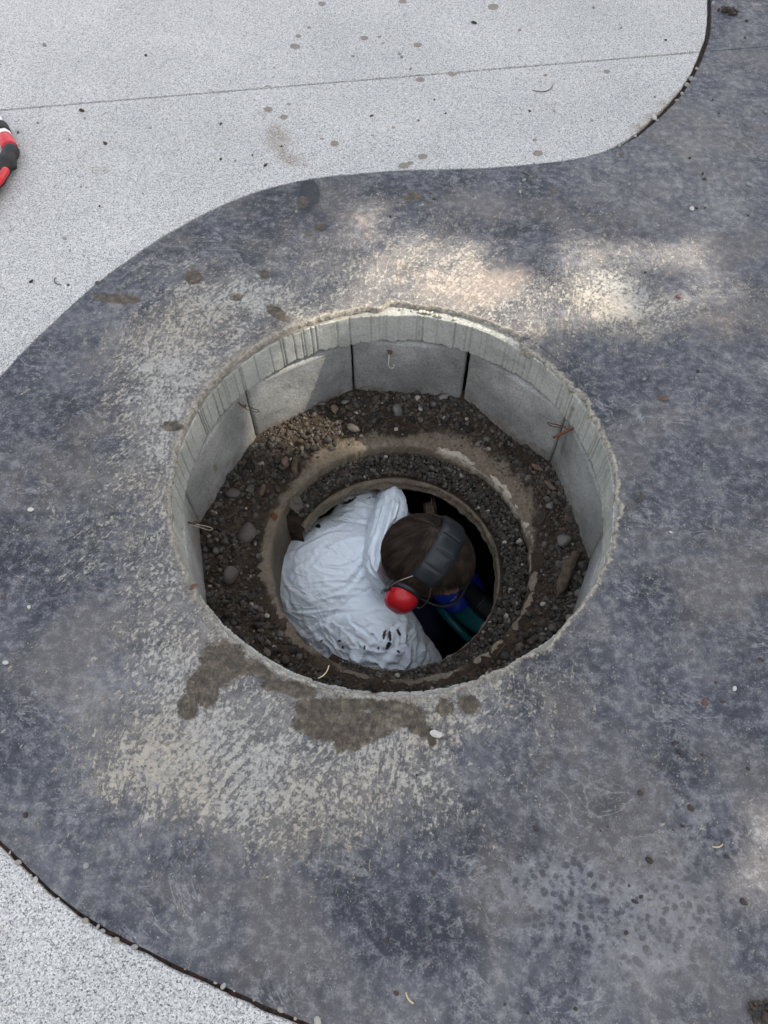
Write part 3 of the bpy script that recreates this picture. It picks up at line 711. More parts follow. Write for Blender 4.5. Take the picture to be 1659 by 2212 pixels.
# ring of concrete blocks
J0, JN = 66.2, 10
BL = {0: 'grey concrete block right of the dark open joint in the pit wall', 1: 'grey concrete block at the pit back with a small wire hook',
      2: 'grey concrete block with the sunlit streak across it in the pit wall', 3: 'grey concrete block left of the sunlit one, with a twisted wire at its joint',
      4: 'concrete block at the far left of the pit wall with a wire loop', 8: 'grey concrete block at the far right of the pit wall, meeting the near rim',
      9: 'grey concrete block with damp streaks below the rusty nail and wire'}
for i in range(JN):
    if i in (5, 6, 7): continue
    a0, a1 = J0 - 36 + 36 * i, J0 + 36 * i
    a0, a1 = J0 + 36 * (i - 1), J0 + 36 * i
    gap0 = 0.0002 if i != 1 else 0.0020; gap1 = 0.0002 if i != 0 else 0.0020
    p0 = 0.494 * np.array([math.cos(R_(a0)), math.sin(R_(a0))]); p1 = 0.494 * np.array([math.cos(R_(a1)), math.sin(R_(a1))])
    t = p1 - p0; L = np.hypot(*t); t /= L; nrm = np.array([t[1], -t[0]]); mid = (p0 + p1) / 2
    if nrm @ mid > 0: nrm = -nrm          # inward
    nu, nv = 64, 48
    u = np.linspace(gap0, L - gap1, nu); w = np.linspace(0, 1, nv)
    zt, zb2 = -0.1135 + 0.004 * math.sin(i * 2.1), -0.40
    # rounded rectangle face, then sides back
    rows2 = []
    U, W = np.meshgrid(u, w, indexing='xy')
    Z = zt + (zb2 - zt) * W
    ed = np.minimum(np.minimum(U - gap0, L - gap1 - U), np.minimum(zt - Z, 1))
    edn = 0.0035 * (1 + fbm(np.stack([U * 60, Z * 60, U * 0 + i], -1), 3, 5))
    rad = 0.0035 + edn * .8
    dep = -np.where(ed < rad, rad - np.sqrt(np.maximum(rad ** 2 - (rad - ed) ** 2, 0)), 0)
    sag = 0.011 * (1 - ((U - L / 2) / (L / 2)) ** 2) * -1 * 0.35
    ht = dep + sag + 0.0016 * fbm(np.stack([U * 30, Z * 30, U * 0 + i * 3], -1), 4, 9)
    P = (C + p0)[None, None, :] + U[..., None] * t + ht[..., None] * nrm
    Vb = np.concatenate([P.reshape(-1, 2), ], 0); Vb = np.c_[Vb, Z.ravel()]
    fb = grid_faces(nv, nu)
    # back box
    per = np.r_[np.arange(nu), np.arange(1, nv) * nu + nu - 1, (nv - 1) * nu + np.arange(nu - 2, -1, -1), np.arange(nv - 2, 0, -1) * nu]
    back = Vb[per].copy(); back[:, :2] -= nrm * 0.10
    Va = np.concatenate([Vb, back]); nb = len(Vb); m = len(per)
    fs = np.stack([per, np.roll(per, -1), nb + (np.arange(m) + 1) % m, nb + np.arange(m)], -1)
    dz = Va[:, 2]
    dirt = np.clip(0.55 - (dz + 0.31) * 5.5, -0.25, 1) * 0.8 + 0.12
    th2 = np.degrees(np.arctan2(Va[:, 1] - C[1], Va[:, 0] - C[0]))
    if i == 9: dirt += 0.9 * np.exp(-((th2 - 26.5 - (dz + .2) * 8) / 1.0) ** 2) * (dz > -.24) + 0.5 * np.exp(-((th2 - 24.2 - (dz + .2) * 10) / .8) ** 2) * (dz > -.23)
    if i == 3: dirt += 0.8 * np.exp(-((th2 - 160) / 1.2) ** 2 - ((dz + .22) / .018) ** 2)
    f_all = np.r_[fb, fs[:, ::-1]]
    # orient: face normal should be inward
    q = Va[fb[len(fb) // 2]]; fn = np.cross(q[1] - q[0], q[3] - q[0])
    if fn[:2] @ nrm < 0: f_all = f_all[:, ::-1]
    o = obj('concrete_block', Va, f_all, M_block, None, True, dict(dirt=dirt))
    tag(o, BL[i], 'block', 'concrete blocks lining the pit')

# soil shelf between the blocks and the outer riser, then the shaft
C1 = np.array([0.0435, 0.899]); R1 = 0.334
C2 = np.array([0.025, 0.884]); R2 = 0.274
nth, nr = 720, 60
th = np.linspace(0, 2 * math.pi, nth, endpoint=False)
def ray_r(th, cen, r):
    """distance from C along th to the circle (cen, r)"""
    d = cen - C; b = np.cos(th) * d[0] + np.sin(th) * d[1]
    return b + np.sqrt(np.maximum(b * b - d @ d + r * r, 0))
def shelf_z(th, t):
    """t 0 at the riser lip, 1 at the blocks"""
    z = -0.368 + 0.058 * t ** 0.85
    z = z + 0.010 * ang_win(th, 60, 125, 15) * t
    p = np.stack([np.cos(th) * (3 + 1.4 * t) * 2.2, np.sin(th) * (3 + 1.4 * t) * 2.2, th * 0 + 2], -1)
    z = z + 0.008 * fbm(p, 4, 77) * sstep(0, .25, t) + 0.004 * fbm(p * 5, 3, 78)
    # deeper scoops at the right-hand side
    z = z - 0.022 * ang_bump(th, 42, 13) * np.exp(-((t - .72) / .2) ** 2) - 0.02 * ang_bump(th, 330, 22) * np.exp(-((t - .6) / .3) ** 2)
    return z
V = []; sand = []
rin = ray_r(th, C1, R1)
for j in range(nr):
    t = j / (nr - 1); r = rin + (0.515 - rin) * t
    V.append(np.c_[C[0] + r * np.cos(th), C[1] + r * np.sin(th), shelf_z(th, t)])
    wide = 0.16 + 0.30 * ang_win(th, 15, 75, 14) + 0.16 * ang_win(th, 95, 130, 14)
    sd = np.clip(1.15 - t / wide * 0.85, 0, 1) * (0.55 + 0.45 * ang_win(th, 300, 420, 15) + 0.45 * ang_win(th, 0, 200, 20) )
    sand.append(sd * (0.35 + 0.65 * ang_win(th, -1, 300, 20)) * 0.95)
sh = obj('soil_shelf', np.concatenate(V), grid_faces(nr, nth, True), M_soil, None, True, dict(sand=np.concatenate(sand)))
tag(sh, 'packed brown soil shelf between the block ring and the shaft', 'soil', kind='structure')

def riser(name, cen, R, zt, zb_, a0=None, a1=None, thick=0.05, seed=0, lime_fn=None, dirt=0.2, label='', cat='riser ring'):
    full = a0 is None
    n = 900
    th = np.linspace(0, 2 * math.pi, n, endpoint=False) if full else np.linspace(R_(a0), R_(a1), n)
    rows = []; A = dict(dirt=[], lime=[])
    lip = 0.010 * circ_noise(th, 12, seed + 1, 5)
    zt_ = zt + 0.007 * circ_noise(th, 9, seed + 2, 4)
    if not full:
        e = np.minimum(th - th[0], th[-1] - th)
        zt_ = zt_ - 0.018 * np.exp(-e / 0.05) * (1 + circ_noise(th, 40, seed + 9)) * .6
    prof = [(thick, -.03), (thick, -.001), (thick * .6, .0), (.018, .0005), (.010, -.0005), (.005, -.002), (.002, -.005), (0, -.010)]
    for q, dz in prof: rows.append((R + q + lip * (q < .03), zt_ + dz)); A['lime'].append(lime_fn(th) if lime_fn else th * 0); A['dirt'].append(th * 0 + dirt)
    for j in range(1, 15):
        t = j / 14; nz = fbm(np.stack([np.cos(th) * 10, np.sin(th) * 10, th * 0 + t * 4], -1), 4, seed + 4)
        rows.append((R + lip * (1 - t) + 0.008 * nz + 0.004 * np.exp(-((t - .5) / .2) ** 2), zt_ - .010 + (zb_ - zt_ + .010) * t))
        A['lime'].append((lime_fn(th) * math.exp(-t * 5) if lime_fn else th * 0)); A['dirt'].append(th * 0 + dirt * (1 + nz) + 0.35 * t)
    rows.append((R + thick, zb_ + 0 * th)); A['lime'].append(th * 0); A['dirt'].append(th * 0 + .9)
    V = np.concatenate([np.c_[cen[0] + r * np.cos(th), cen[1] + r * np.sin(th), z + 0 * th] for r, z in rows])
    f = grid_faces(len(rows), n, full)
    m = len(rows)
    if not full:
        # jagged broken ends: close with fans
        ex = []
        for col_ in (0, n - 1):
            idx = np.arange(m) * n + col_; cxyz = V[idx].mean(0); V = np.r_[V, [cxyz]]; kx = len(V) - 1
            nx = np.roll(idx, -1)
            tri = np.stack([idx, nx, np.full(m, kx)], -1)
            ex.append(tri if col_ else tri[:, ::-1])
            for kk in A: A[kk].append(np.array([.3]))
        o = obj(name, V, [f, np.concatenate(ex)], M_riser, None, True, {k_: np.concatenate(v_) for k_, v_ in A.items()})
    else:
        o = obj(name, V, f, M_riser, None, True, {k_: np.concatenate(v_) for k_, v_ in A.items()})
    return tag(o, label, cat)
riser('riser_ring', C1, R1, -0.362, -0.60, None, None, 0.05, 100,
      lambda t: 0.75 * ang_win(t, 5, 75, 10) + 0.85 * np.where(np.degrees(t) % 360 > 352, 1, 0) + 0.5 * ang_win(t, 285, 318, 5) + 0.25 * ang_win(t, 160, 230, 10), 0.15,
      'outer concrete riser ring with a pale mortar lip, set in the soil shelf', 'riser ring')
# inner ring is broken away on the left (from about 160 to 235 degrees)
riser('riser_ring', C2, R2, -0.428, -0.472, -121, 152, 0.085, 200, lambda t: 0.22 + 0 * t, 0.22,
      'inner broken concrete riser ring, its ledge heaped with fine gravel', 'riser ring')
# soil bench behind the inner ring, under the gravel
ths = np.linspace(R_(-123), R_(153), 500); V = []
for j in range(16):
    t = j / 15
    r = (R2 + 0.006) + (ray_r(ths, C1 - C2 + C, R1) + 0.004 - R2) * t
    V.append(np.c_[C2[0] + r * np.cos(ths), C2[1] + r * np.sin(ths), -0.424 + 0.012 * t ** 2 + 0.006 * fbm(np.stack([np.cos(ths) * 9, np.sin(ths) * 9, ths * 0 + t], -1), 4, 99)])
# close the two broken ends down to the shaft
V = np.concatenate(V); nb = len(V)
endA = np.arange(16) * 500; endB = endA + 499
lowA = V[endA] * [1, 1, 0] + [0, 0, -.55]; lowB = V[endB] * [1, 1, 0] + [0, 0, -.55]
V = np.r_[V, lowA, lowB]
k16 = np.arange(15)
fA = np.stack([endA[:-1], endA[1:], nb + k16 + 1, nb + k16], -1); fB = np.stack([endB[1:], endB[:-1], nb + 16 + k16, nb + 16 + k16 + 1], -1)
tag(obj('soil_bench', V, np.r_[grid_faces(16, 500), fA, fB], M_soil, None, True, dict(sand=np.zeros(len(V)))), 'soil bench behind the inner riser ring', 'soil', kind='structure')

# chamber under the rings
M_cham = simple('chamber_concrete', (0.032, 0.028, 0.024), 0.95, 0.1, 0.3, 12, 0.6, 60)  # near-black, so the darkness of the shaft is in the colour
cb = MB()
def quad(a, b, c, d): cb.add(np.array([a, b, c, d], float), np.array([[0, 1, 2, 3]]))
X0, X1, Y0, Y1, ZT, ZF = -0.95, 0.95, 0.0, 1.85, -0.62, -1.72
for (a, b) in (((X0, Y0), (X1, Y0)), ((X1, Y0), (X1, Y1)), ((X1, Y1), (X0, Y1)), ((X0, Y1), (X0, Y0))):
    quad((*a, ZF), (*b, ZF), (*b, ZT), (*a, ZT))
quad((X0, Y0, ZF), (X0, Y1, ZF), (X1, Y1, ZF), (X1, Y0, ZF))
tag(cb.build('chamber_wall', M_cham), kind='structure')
ring_ = np.linspace(0, 2 * math.pi, 96, endpoint=False)
inn = np.c_[C1[0] + (R1 + .02) * np.cos(ring_), C1[1] + (R1 + .02) * np.sin(ring_), np.full(96, -.598)]
outq = np.c_[C1[0] + 1.35 * np.cos(ring_), C1[1] + 1.35 * np.sin(ring_), np.full(96, -.615)]
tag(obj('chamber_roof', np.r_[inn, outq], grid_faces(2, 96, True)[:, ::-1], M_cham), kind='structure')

# ---- gravel
def stones(cen, size, seed, angular=0.7, flat=(0.55, 0.9), sub=2):
    r = np.random.default_rng(seed)
    d, f = ICO[sub]; N = len(cen); m = len(d)
    K = 13
    pn = r.normal(size=(N, K, 3)); pn /= np.linalg.norm(pn, axis=2, keepdims=True)
    off = r.uniform(0.62, 1.0, (N, K))
    dots = np.einsum('md,nkd->nmk', d, pn)
    rad = np.min(np.where(dots > 0.05, off[:, None, :] / np.maximum(dots, .05), 9), 2)
    rad = np.minimum(rad, 1.15); rad = rad * angular + (1 - angular) * 0.85
    P = d[None] * rad[..., None]
    sc = np.stack([np.ones(N), r.uniform(.65, 1, N), r.uniform(*flat, N)], -1)
    P = P * sc[:, None, :] * np.asarray(size)[:, None, None]
    # random yaw with small tilt
    yaw = r.uniform(0, 2 * math.pi, N); tx = r.normal(0, .45, N); ty = r.normal(0, .45, N)
    cy_, sy_ = np.cos(yaw), np.sin(yaw); cx_, sx_ = np.cos(tx), np.sin(tx); c2, s2 = np.cos(ty), np.sin(ty)
    o, z_ = np.ones(N), np.zeros(N)
    Rz = np.stack([cy_, -sy_, z_, sy_, cy_, z_, z_, z_, o], -1).reshape(N, 3, 3)
    Rx = np.stack([o, z_, z_, z_, cx_, -sx_, z_, sx_, cx_], -1).reshape(N, 3, 3)
    Ry = np.stack([c2, z_, s2, z_, o, z_, -s2, z_, c2], -1).reshape(N, 3, 3)
    Rm = np.einsum('nij,njk,nkl->nil', Rz, Rx, Ry)
    P = np.einsum('nij,nmj->nmi', Rm, P) + np.asarray(cen)[:, None, :]
    F = (f[None] + (np.arange(N) * m)[:, None, None]).reshape(-1, 3)
    return P.reshape(-1, 3), F, m
TONES = np.array([[.082, .074, .063], [.058, .050, .042], [.044, .037, .030], [.098, .082, .066], [.074, .055, .042], [.038, .032, .027], [.125, .115, .100], [.066, .062, .056]])
def gravel(name, cen, size, seed, label, tones=TONES, mul=1.0, **kw):
    V, F, m = stones(cen, size, seed, **kw)
    r = np.random.default_rng(seed + 1)
    t = tones[r.integers(0, len(tones), len(cen))] * r.uniform(.42, .98, (len(cen), 1)) * mul
    odd = r.random(len(cen)) < 0.02; t[odd] = np.array([.30, .28, .25]) * r.uniform(.6, 1.1, (odd.sum(), 1))
    o = obj(name, V, F, M_stone, None, True, dict(tone=np.repeat(t, m, 0)))
    o.data.polygons.foreach_set('use_smooth', np.zeros(len(o.data.polygons), bool)); return tag(o, label, 'gravel', kind='stuff')
def place_shelf(n, seed, keep):
    r = np.random.default_rng(seed)
    th = r.uniform(0, 2 * math.pi, n); t = np.sqrt(r.uniform(0.02, 1.0, n)) * 0.96
    rin = ray_r(th, C1, R1)
    p = keep(th, t); s = r.random(n) < p; th, t, rin = th[s], t[s], rin[s]
    rr = rin + (0.492 - rin) * t
    tt = (rr - rin) / (0.515 - rin)
    return th, np.c_[C[0] + rr * np.cos(th), C[1] + rr * np.sin(th), shelf_z(th, tt)]
def keepf(th, t):
    # bare packed mortar close to the lip, most of all at the back and right
    wide = 0.18 + 0.30 * ang_win(th, 12, 70, 14) + 0.10 * ang_win(th, 70, 140, 10)
    k = sstep(wide * .55, wide * 1.25, t)
    cl = 0.5 + 0.9 * fbm(np.stack([np.cos(th) * (4 + t) * 2.5, np.sin(th) * (4 + t) * 2.5, t * 2], -1), 3, 7)
    bare = 1 - 0.8 * ang_bump(th, 40, 12) * np.exp(-((t - .75) / .18) ** 2)
    return np.clip(k * (0.35 + cl) * bare, 0.03, 1)
th, P = place_shelf(6200, 11, keepf)
sz = np.exp(np.random.default_rng(3).normal(math.log(0.0054), .38, len(P))); sz = np.clip(sz, .003, .014)
P[:, 2] += sz * .15
gravel('gravel', P, sz, 5, 'dark angular gravel strewn over the soil shelf inside the pit')
# a heaped second layer here and there
th, P = place_shelf(1500, 19, lambda th, t: keepf(th, t) * sstep(.1, .5, fbm(np.stack([np.cos(th) * 5, np.sin(th) * 5, t * 3], -1), 3, 8) + .25))
sz = np.clip(np.exp(np.random.default_rng(8).normal(math.log(0.0066), .35, len(P))), .004, .015); P[:, 2] += sz * 1.0
gravel('gravel', P, sz, 25, 'larger gravel heaped against the block wall inside the pit')
# fine gravel on the inner ledge
r = np.random.default_rng(41)
n = 3600; ths = r.uniform(R_(-117), R_(149), n); q = r.uniform(0, 1, n)
ro = ray_r(ths, C1 - C2 + C, R1); rr = R2 + 0.012 + (ro - .004 - R2 - .012) * q ** .9
P = np.c_[C2[0] + rr * np.cos(ths), C2[1] + rr * np.sin(ths), -0.420 + .012 * q ** 2 + r.uniform(0, .012, n)]
gravel('gravel', P, np.clip(np.exp(r.normal(math.log(.0055), .3, n)), .003, .010), 45, 'fine grey gravel heaped on the ledge of the inner riser ring')
# crumbs of soil over everything
r = np.random.default_rng(57)
th, P = place_shelf(7000, 59, lambda th, t: 0.35 + 0.65 * sstep(.1, .6, t))
gravel('soil_crumbs', P + [0, 0, .001], np.clip(np.exp(r.normal(math.log(.0022), .35, len(P))), .0012, .005), 61, 'loose crumbs of dark soil on the shelf inside the pit', np.array([[.05, .038, .028], [.075, .058, .043], [.035, .027, .02]]), sub=1)

# ------------------------------------------------------------------ loose stones and scraps that can be told apart
def one_stone(size, seed, flat=.6, sub=3, ang=.35, long=1.0):
    V, F, m = stones(np.zeros((1, 3)), np.array([size]), seed, angular=ang, flat=(flat, flat + .01), sub=sub)
    V[:, 0] *= long
    V += V * (0.06 * fbm(V / size * 1.3 + seed, 3, seed))[:, None]
    return V, F
M_riv = mat_pebble('river_stone', [(0.0, (0.060, 0.052, 0.046)), (0.5, (0.085, 0.074, 0.066)), (1.0, (0.07, 0.058, 0.05))])
M_pgrey = mat_pebble('pebble_grey', [(0.0, (0.17, 0.175, 0.18)), (0.5, (0.25, 0.25, 0.25)), (1.0, (0.14, 0.14, 0.145))])
M_ptan = mat_pebble('pebble_tan', [(0.0, (0.34, 0.31, 0.26)), (0.5, (0.42, 0.39, 0.34)), (1.0, (0.26, 0.25, 0.22))])
M_pwht = mat_pebble('pebble_white', [(0.0, (0.46, 0.45, 0.43)), (1.0, (0.38, 0.38, 0.365))])
M_dark = mat_pebble('dirt_crumb', [(0.0, (0.030, 0.023, 0.020)), (0.5, (0.05, 0.036, 0.028)), (1.0, (0.022, 0.018, 0.016))])
M_pmix = mat_pebble('pebble_mixed', [(0.0, (0.16, 0.15, 0.135)), (0.5, (0.30, 0.275, 0.235)), (0.75, (0.20, 0.20, 0.20)), (1.0, (0.34, 0.33, 0.30))])
M_shg = mat_pebble('shelf_grey_stone', [(0.0, (0.105, 0.10, 0.092)), (1.0, (0.14, 0.132, 0.12))])
M_brick = mat_pebble('reddish_stone', [(0.0, (0.135, 0.088, 0.070)), (1.0, (0.115, 0.075, 0.060))])
M_wood = simple('old_wood', (0.075, 0.054, 0.039), 0.85, 0.2, 0.35, 90, 0.6, 160)
M_straw = simple('straw', (0.50, 0.42, 0.24), 0.7, 0.3, 0.2, 60)
M_leaf = simple('dry_leaf', (0.105, 0.058, 0.040), 0.7, 0.3, 0.3, 120, 0.4, 200)
M_rust = simple('rusty_wire', (0.085, 0.042, 0.026), 0.85, 0.3, 0.5, 300, 0.5, 500)
M_rust2 = simple('orange_rust', (0.13, 0.055, 0.024), 0.9, 0.2, 0.5, 200, 0.5, 500)
M_wire = simple('bare_wire', (0.42, 0.38, 0.32), 0.45, 0.5, 0.2, 200)
def stone_obj(name, u, v, z, px, mat, label, cat='stone', group=None, flat=.6, long=1.0, ang=.35, sink=.25, seed=None):
    p = at(u, v, z); dist = np.linalg.norm(p - CP); s = px * dist / FPX
    V, F = one_stone(s, seed or int(u * 7 + v), flat, 3, ang, long)
    o = obj(name, V, F, mat); o.location = (p[0], p[1], z + s * flat * (.75 - sink)); o.rotation_euler = (0, 0, random.uniform(0, 6.28))
    return tag(o, label, cat, group)
def clod(u, v, px, mat, label, seed):
    p = at(u, v, 0); s = px * np.linalg.norm(p - CP) / FPX; r = np.random.default_rng(seed); n = 60
    a = r.uniform(0, 6.28, n); q = np.sqrt(r.uniform(0, 1, n)); c = np.c_[q * np.cos(a) * s * .85, q * np.sin(a) * s * .6, (1 - q) * s * .35 * r.uniform(.2, 1, n) + .003]
    V, F, _ = stones(c, s * r.uniform(.10, .34, n) * (1.1 - .6 * q), seed, angular=.85, sub=1)
    V[:, 2] = np.maximum(V[:, 2], .0006)
    o = obj('soil_clod', V, F, mat); o.location = (p[0], p[1], 0); o.rotation_euler = (0, 0, -.4)
    return tag(o, label, 'clod')
def shard(name, u, v, z, px, asp, mat, label, cat, yaw, th=.25, seed=1, group=None):
    p = at(u, v, z); s = px * np.linalg.norm(p - CP) / FPX; r = np.random.default_rng(seed); n = 7
    a = np.sort(np.linspace(0, 2 * math.pi, n, endpoint=False) + r.uniform(-.35, .35, n)); rad = r.uniform(.8, 1.1, n)
    base = np.c_[np.cos(a) * rad, np.sin(a) * rad * asp] * s
    P = []
    for i in range(n):
        for t in np.linspace(0, 1, 6, endpoint=False): P.append(base[i] * (1 - t) + base[(i + 1) % n] * t)
    P = np.array(P); m = len(P); P *= 1 + .03 * r.normal(size=(m, 1))
    T = s * th; rows = [(1.0, 0), (1.0, T * .7), (.95, T * .93), (.86, T), (.5, T * 1.04), (.05, T * 1.0)]
    V = np.concatenate([np.c_[P * k_, np.full(m, z_) + .06 * T * r.normal(size=m)] for k_, z_ in rows])
    o = obj(name, V, grid_faces(len(rows), m, True), mat, None, False); o.location = (p[0], p[1], z + .001); o.rotation_euler = (r.uniform(-.15, .15), r.uniform(-.15, .15), yaw)
    return tag(o, label, cat, group)
SG = 'larger stones on the soil shelf'
for a in [(504, 1068, -.318, 17, M_riv, 'rounded brown-grey stone near the left block wall, upper of the smooth ones'), (536, 1155, -.345, 24, M_riv, 'largest smooth brown stone on the left of the gravel shelf, beside the flat one'),
          (498, 1246, -.318, 21, M_riv, 'egg-shaped dark brown stone low on the left gravel shelf'), (860, 888, -.305, 14, M_shg, 'pale grey angular stone at the foot of the back wall'),
          (1035, 960, -.345, 9, M_shg, 'small pale round stone on bare soil behind the shaft'), (592, 1019, -.35, 8, M_shg, 'pale grey stone alone among gravel at upper left of the shelf'),
          (1216, 1170, -.33, 15, M_shg, 'broad grey stone on the gravel right of the shaft'), (1188, 1095, -.33, 9, M_shg, 'pale tan stone on the gravel at right, above the broad grey one'),
          (1246, 1020, -.33, 6, M_shg, None), (1080, 1335, -.36, 8, M_riv, None), (1230, 1335, -.32, 8, M_shg, 'pale stone near the right rim at the lower end of the shelf'), (1262, 1268, -.33, 8, M_shg, None),
          (745, 870, -.30, 9, M_shg, 'light tan stone in the sunlit patch of gravel by the back wall'), (723, 885, -.305, 9, M_brick, 'reddish brown clod in the sunlit patch of gravel'), (694, 873, -.305, 8, M_shg, 'grey pebble just left of the sunlit patch of gravel'),
          (617, 1001, -.33, 12, M_brick, 'dull reddish stone between gravel and mortar at upper left'), (448, 1235, -.315, 8, M_shg, None), (455, 1250, -.315, 7, M_brick, None), (600, 1490, -.35, 8, M_shg, None), (487, 1430, -.32, 0, None, None),
          (645, 1400, -.355, 8, M_shg, None), (575, 1412, -.33, 11, M_riv, 'flat brown stone near the lower left rim of the shelf'), (526, 1400, -.33, 14, M_riv, 'long dull stone half buried at lower left of the shelf'),
          (505, 1465, -.325, 15, M_brick, 'reddish flat stone low on the left gravel shelf, below the egg-shaped one'), (1195, 1358, -.34, 12, M_riv, 'grey-brown stone at the right end of the shelf by the rim'),
          (1155, 1355, -.34, 9, M_shg, None)]:
    if a[4] is None or a[5] is None: continue
    stone_obj('stone', a[0], a[1], a[2], a[3], a[4], a[5], 'stone', SG, .55, 1.15, .45 if a[3] > 16 else .85)
stone_obj('stone', 766, 925, -.335, 15, M_riv, 'upright grey-brown chunk standing in the gravel behind the shaft', 'stone', SG, .5, 1.5, .8)
shard('flat_stone', 640, 1090, -.352, 23, .75, M_riv, 'flat angular slab of stone beside the orange stain at left of the shaft', 'stone', -.7, .22, 5, SG)
shard('brick_chip', 1160, 1011, -.322, 16, .38, M_brick, 'long reddish chip lying by the right block wall, upper one of the pair', 'chip', -.55, .25, 8)
shard('brick_chip', 1186, 1049, -.322, 17, .36, M_brick, 'long reddish chip lying by the right block wall, lower one of the pair', 'chip', -.9, .25, 9)
clod(1572, 26, 20, M_dark, 'large black clod of soil on the stamped path beyond the pale slab', 11)
clod(1652, 2192, 34, M_dark, 'dark clod of soil at the near right of the stamped path', 12)

# pebbles and crumbs on the pavings: base meshes copied
BASE = {}
for nm, flat, ang in (('pebble', .6, .25), ('dirt_crumb', .55, .85), ('chip', .35, .9)):
    BASE[nm] = [mesh_np(nm, *one_stone(1.0, 300 + k * 7, flat, 2, ang, 1.25), smooth=True) for k in range(5)]
def scatter(lst, name, mat, label, cat, group, z=0.0, lift=.28):
    for j, (u, v, px) in enumerate(lst):
        p = at(u, v, z); s = px * np.linalg.norm(p - CP) / FPX
        me = BASE[name][(j * 3 + int(u)) % 5].copy(); me.name = name
        o = link(name, me, mat); o.location = (p[0], p[1], z + s * lift); o.scale = (s, s, s); o.rotation_euler = (0, 0, (u * 1.7 + v) % 6.28)
        tag(o, label[j] if isinstance(label, list) else label, cat, group)
PG = 'small grey pebbles loose on the pale paving'
scatter([(97, 99, 4.5), (183, 256, 3.6), (326, 277, 3.4), (175, 404, 3.4), (309, 419, 3.2), (151, 542, 3.6), (1282, 17, 3.8), (1341, 61, 3.2), (863, 117, 3.8), (868, 124, 4), (887, 150, 3.4), (1197, 241, 3.4), (1279, 261, 3.2), (1414, 210, 2.8), (508, 348, 3.4), (762, 121, 3.2), (82, 266, 2.8), (150, 302, 3.8), (140, 516, 5)],
        'pebble', M_pgrey, 'small grey pebble lying loose on the pale exposed aggregate paving', 'pebble', PG)
scatter([(315, 121, 3.2), (178, 240, 5), (39, 287, 3), (228, 311, 5), (477, 268, 3.6), (477, 345, 3.4), (573, 358, 4.5), (215, 446, 3), (67, 609, 4.5), (545, 336, 2.6), (608, 316, 2.6), (1023, 50, 5), (1438, 87, 3), (1144, 240, 3), (938, 216, 2.6), (963, 245, 2.6), (904, 261, 2.8), (148, 616, 3.5), (802, 251, 3.5)],
        'dirt_crumb', M_dark, 'small dark crumb of soil lying on the pale exposed aggregate paving', 'crumb', 'dark crumbs on the pale paving')
scatter([(1490, 342, 4), (1518, 375, 3.6), (1522, 387, 4), (1505, 450, 4), (1523, 449, 2.6), (1394, 589, 3.6), (1616, 466, 2.6), (937, 430, 4), (843, 469, 4), (1612, 46, 4), (1609, 82, 2.6), (1539, 216, 2.4), (1553, 245, 2.4), (1507, 979, 3), (1507, 803, 5), (1561, 1516, 5), (1545, 1474, 3), (1645, 1426, 6), (1457, 1605, 6), (1467, 1626, 6), (1382, 1712, 7), (1491, 1745, 8), (1156, 1789, 7),
         (1313, 1785, 2.6), (1401, 1857, 7), (1571, 1850, 4.5), (937, 1886, 5), (1370, 1947, 6), (1605, 1947, 8), (930, 2004, 5), (836, 2034, 5), (855, 2145, 5), (1353, 2015, 5), (1384, 1937, 3.5), (1243, 2180, 4.5), (1359, 1913, 3), (56, 1760, 6.5), (152, 1184, 5), (1615, 1660, 4), (1517, 1630, 3.5), (900, 1675, 3.4), (1475, 1785, 4), (1455, 1793, 3), (1298, 1795, 3), (905, 1970, 3.4), (1090, 2170, 3), (1140, 2188, 3)],
        'dirt_crumb', M_dark, 'small dark crumb of soil lying on the blue-grey stamped path', 'crumb', 'dark crumbs on the stamped path')
scatter([(1464, 642, 6), (1522, 1518, 9), (10, 1287, 5)], 'dirt_crumb', M_leaf, ['reddish brown scrap on the stamped path in the sunlit area', 'curled brown scrap on the stamped path at right, below the pit', 'tiny reddish brown scrap at the left margin of the stamped path'], 'scrap', 'brown scraps on the stamped path')
scatter([(1654, 243, 4.5), (1443, 313, 4.5), (1617, 400, 5.5), (1132, 390, 4.5), (1604, 89, 4), (187, 1870, 7.5), (267, 620, 6)], 'pebble', M_pgrey,
        ['grey pebble on the stamped path at the right margin', 'grey pebble on the stamped path just below the rounded corner of the pale slab', 'pale grey pebble on the stamped path at far right, above the sunlit area', 'grey pebble on the stamped path beside the straight edge of the pale slab',
         'grey pebble on the stamped path below the large black clod', 'tan-grey pebble on the stamped path near its lower left joint', 'brown-grey pebble on the stamped path near its upper left joint'], 'pebble', 'pebbles lying on the stamped path')
scatter([(1494, 452, 6), (67, 1102, 7), (63, 1312, 5), (1586, 1488, 6), (1449, 1150, 3.6), (13, 1432, 6), (1413, 256, 6.5)], 'pebble', M_pwht,
        ['white chip of stone on the stamped path next to a dark crumb', 'smooth white oval pebble on the stamped path left of the pit', 'small round white pebble on the stamped path at left, lower than the oval one', 'white chip on the stamped path at far right, below the level of the pit',
         'tiny white stone on the stamped path right of the pit rim', 'cream chip on the stamped path at the left margin', 'white pebble at the rounded corner of the pale slab, on the joint'], 'pebble', 'white pebbles on the stamped path')
stone_obj('mortar_lump', 943, 1586, 0, 13, M_pwht, 'white wedge of mortar on the muddy patch in front of the pit', 'lump', None, .6, 1.0, .9, .1)
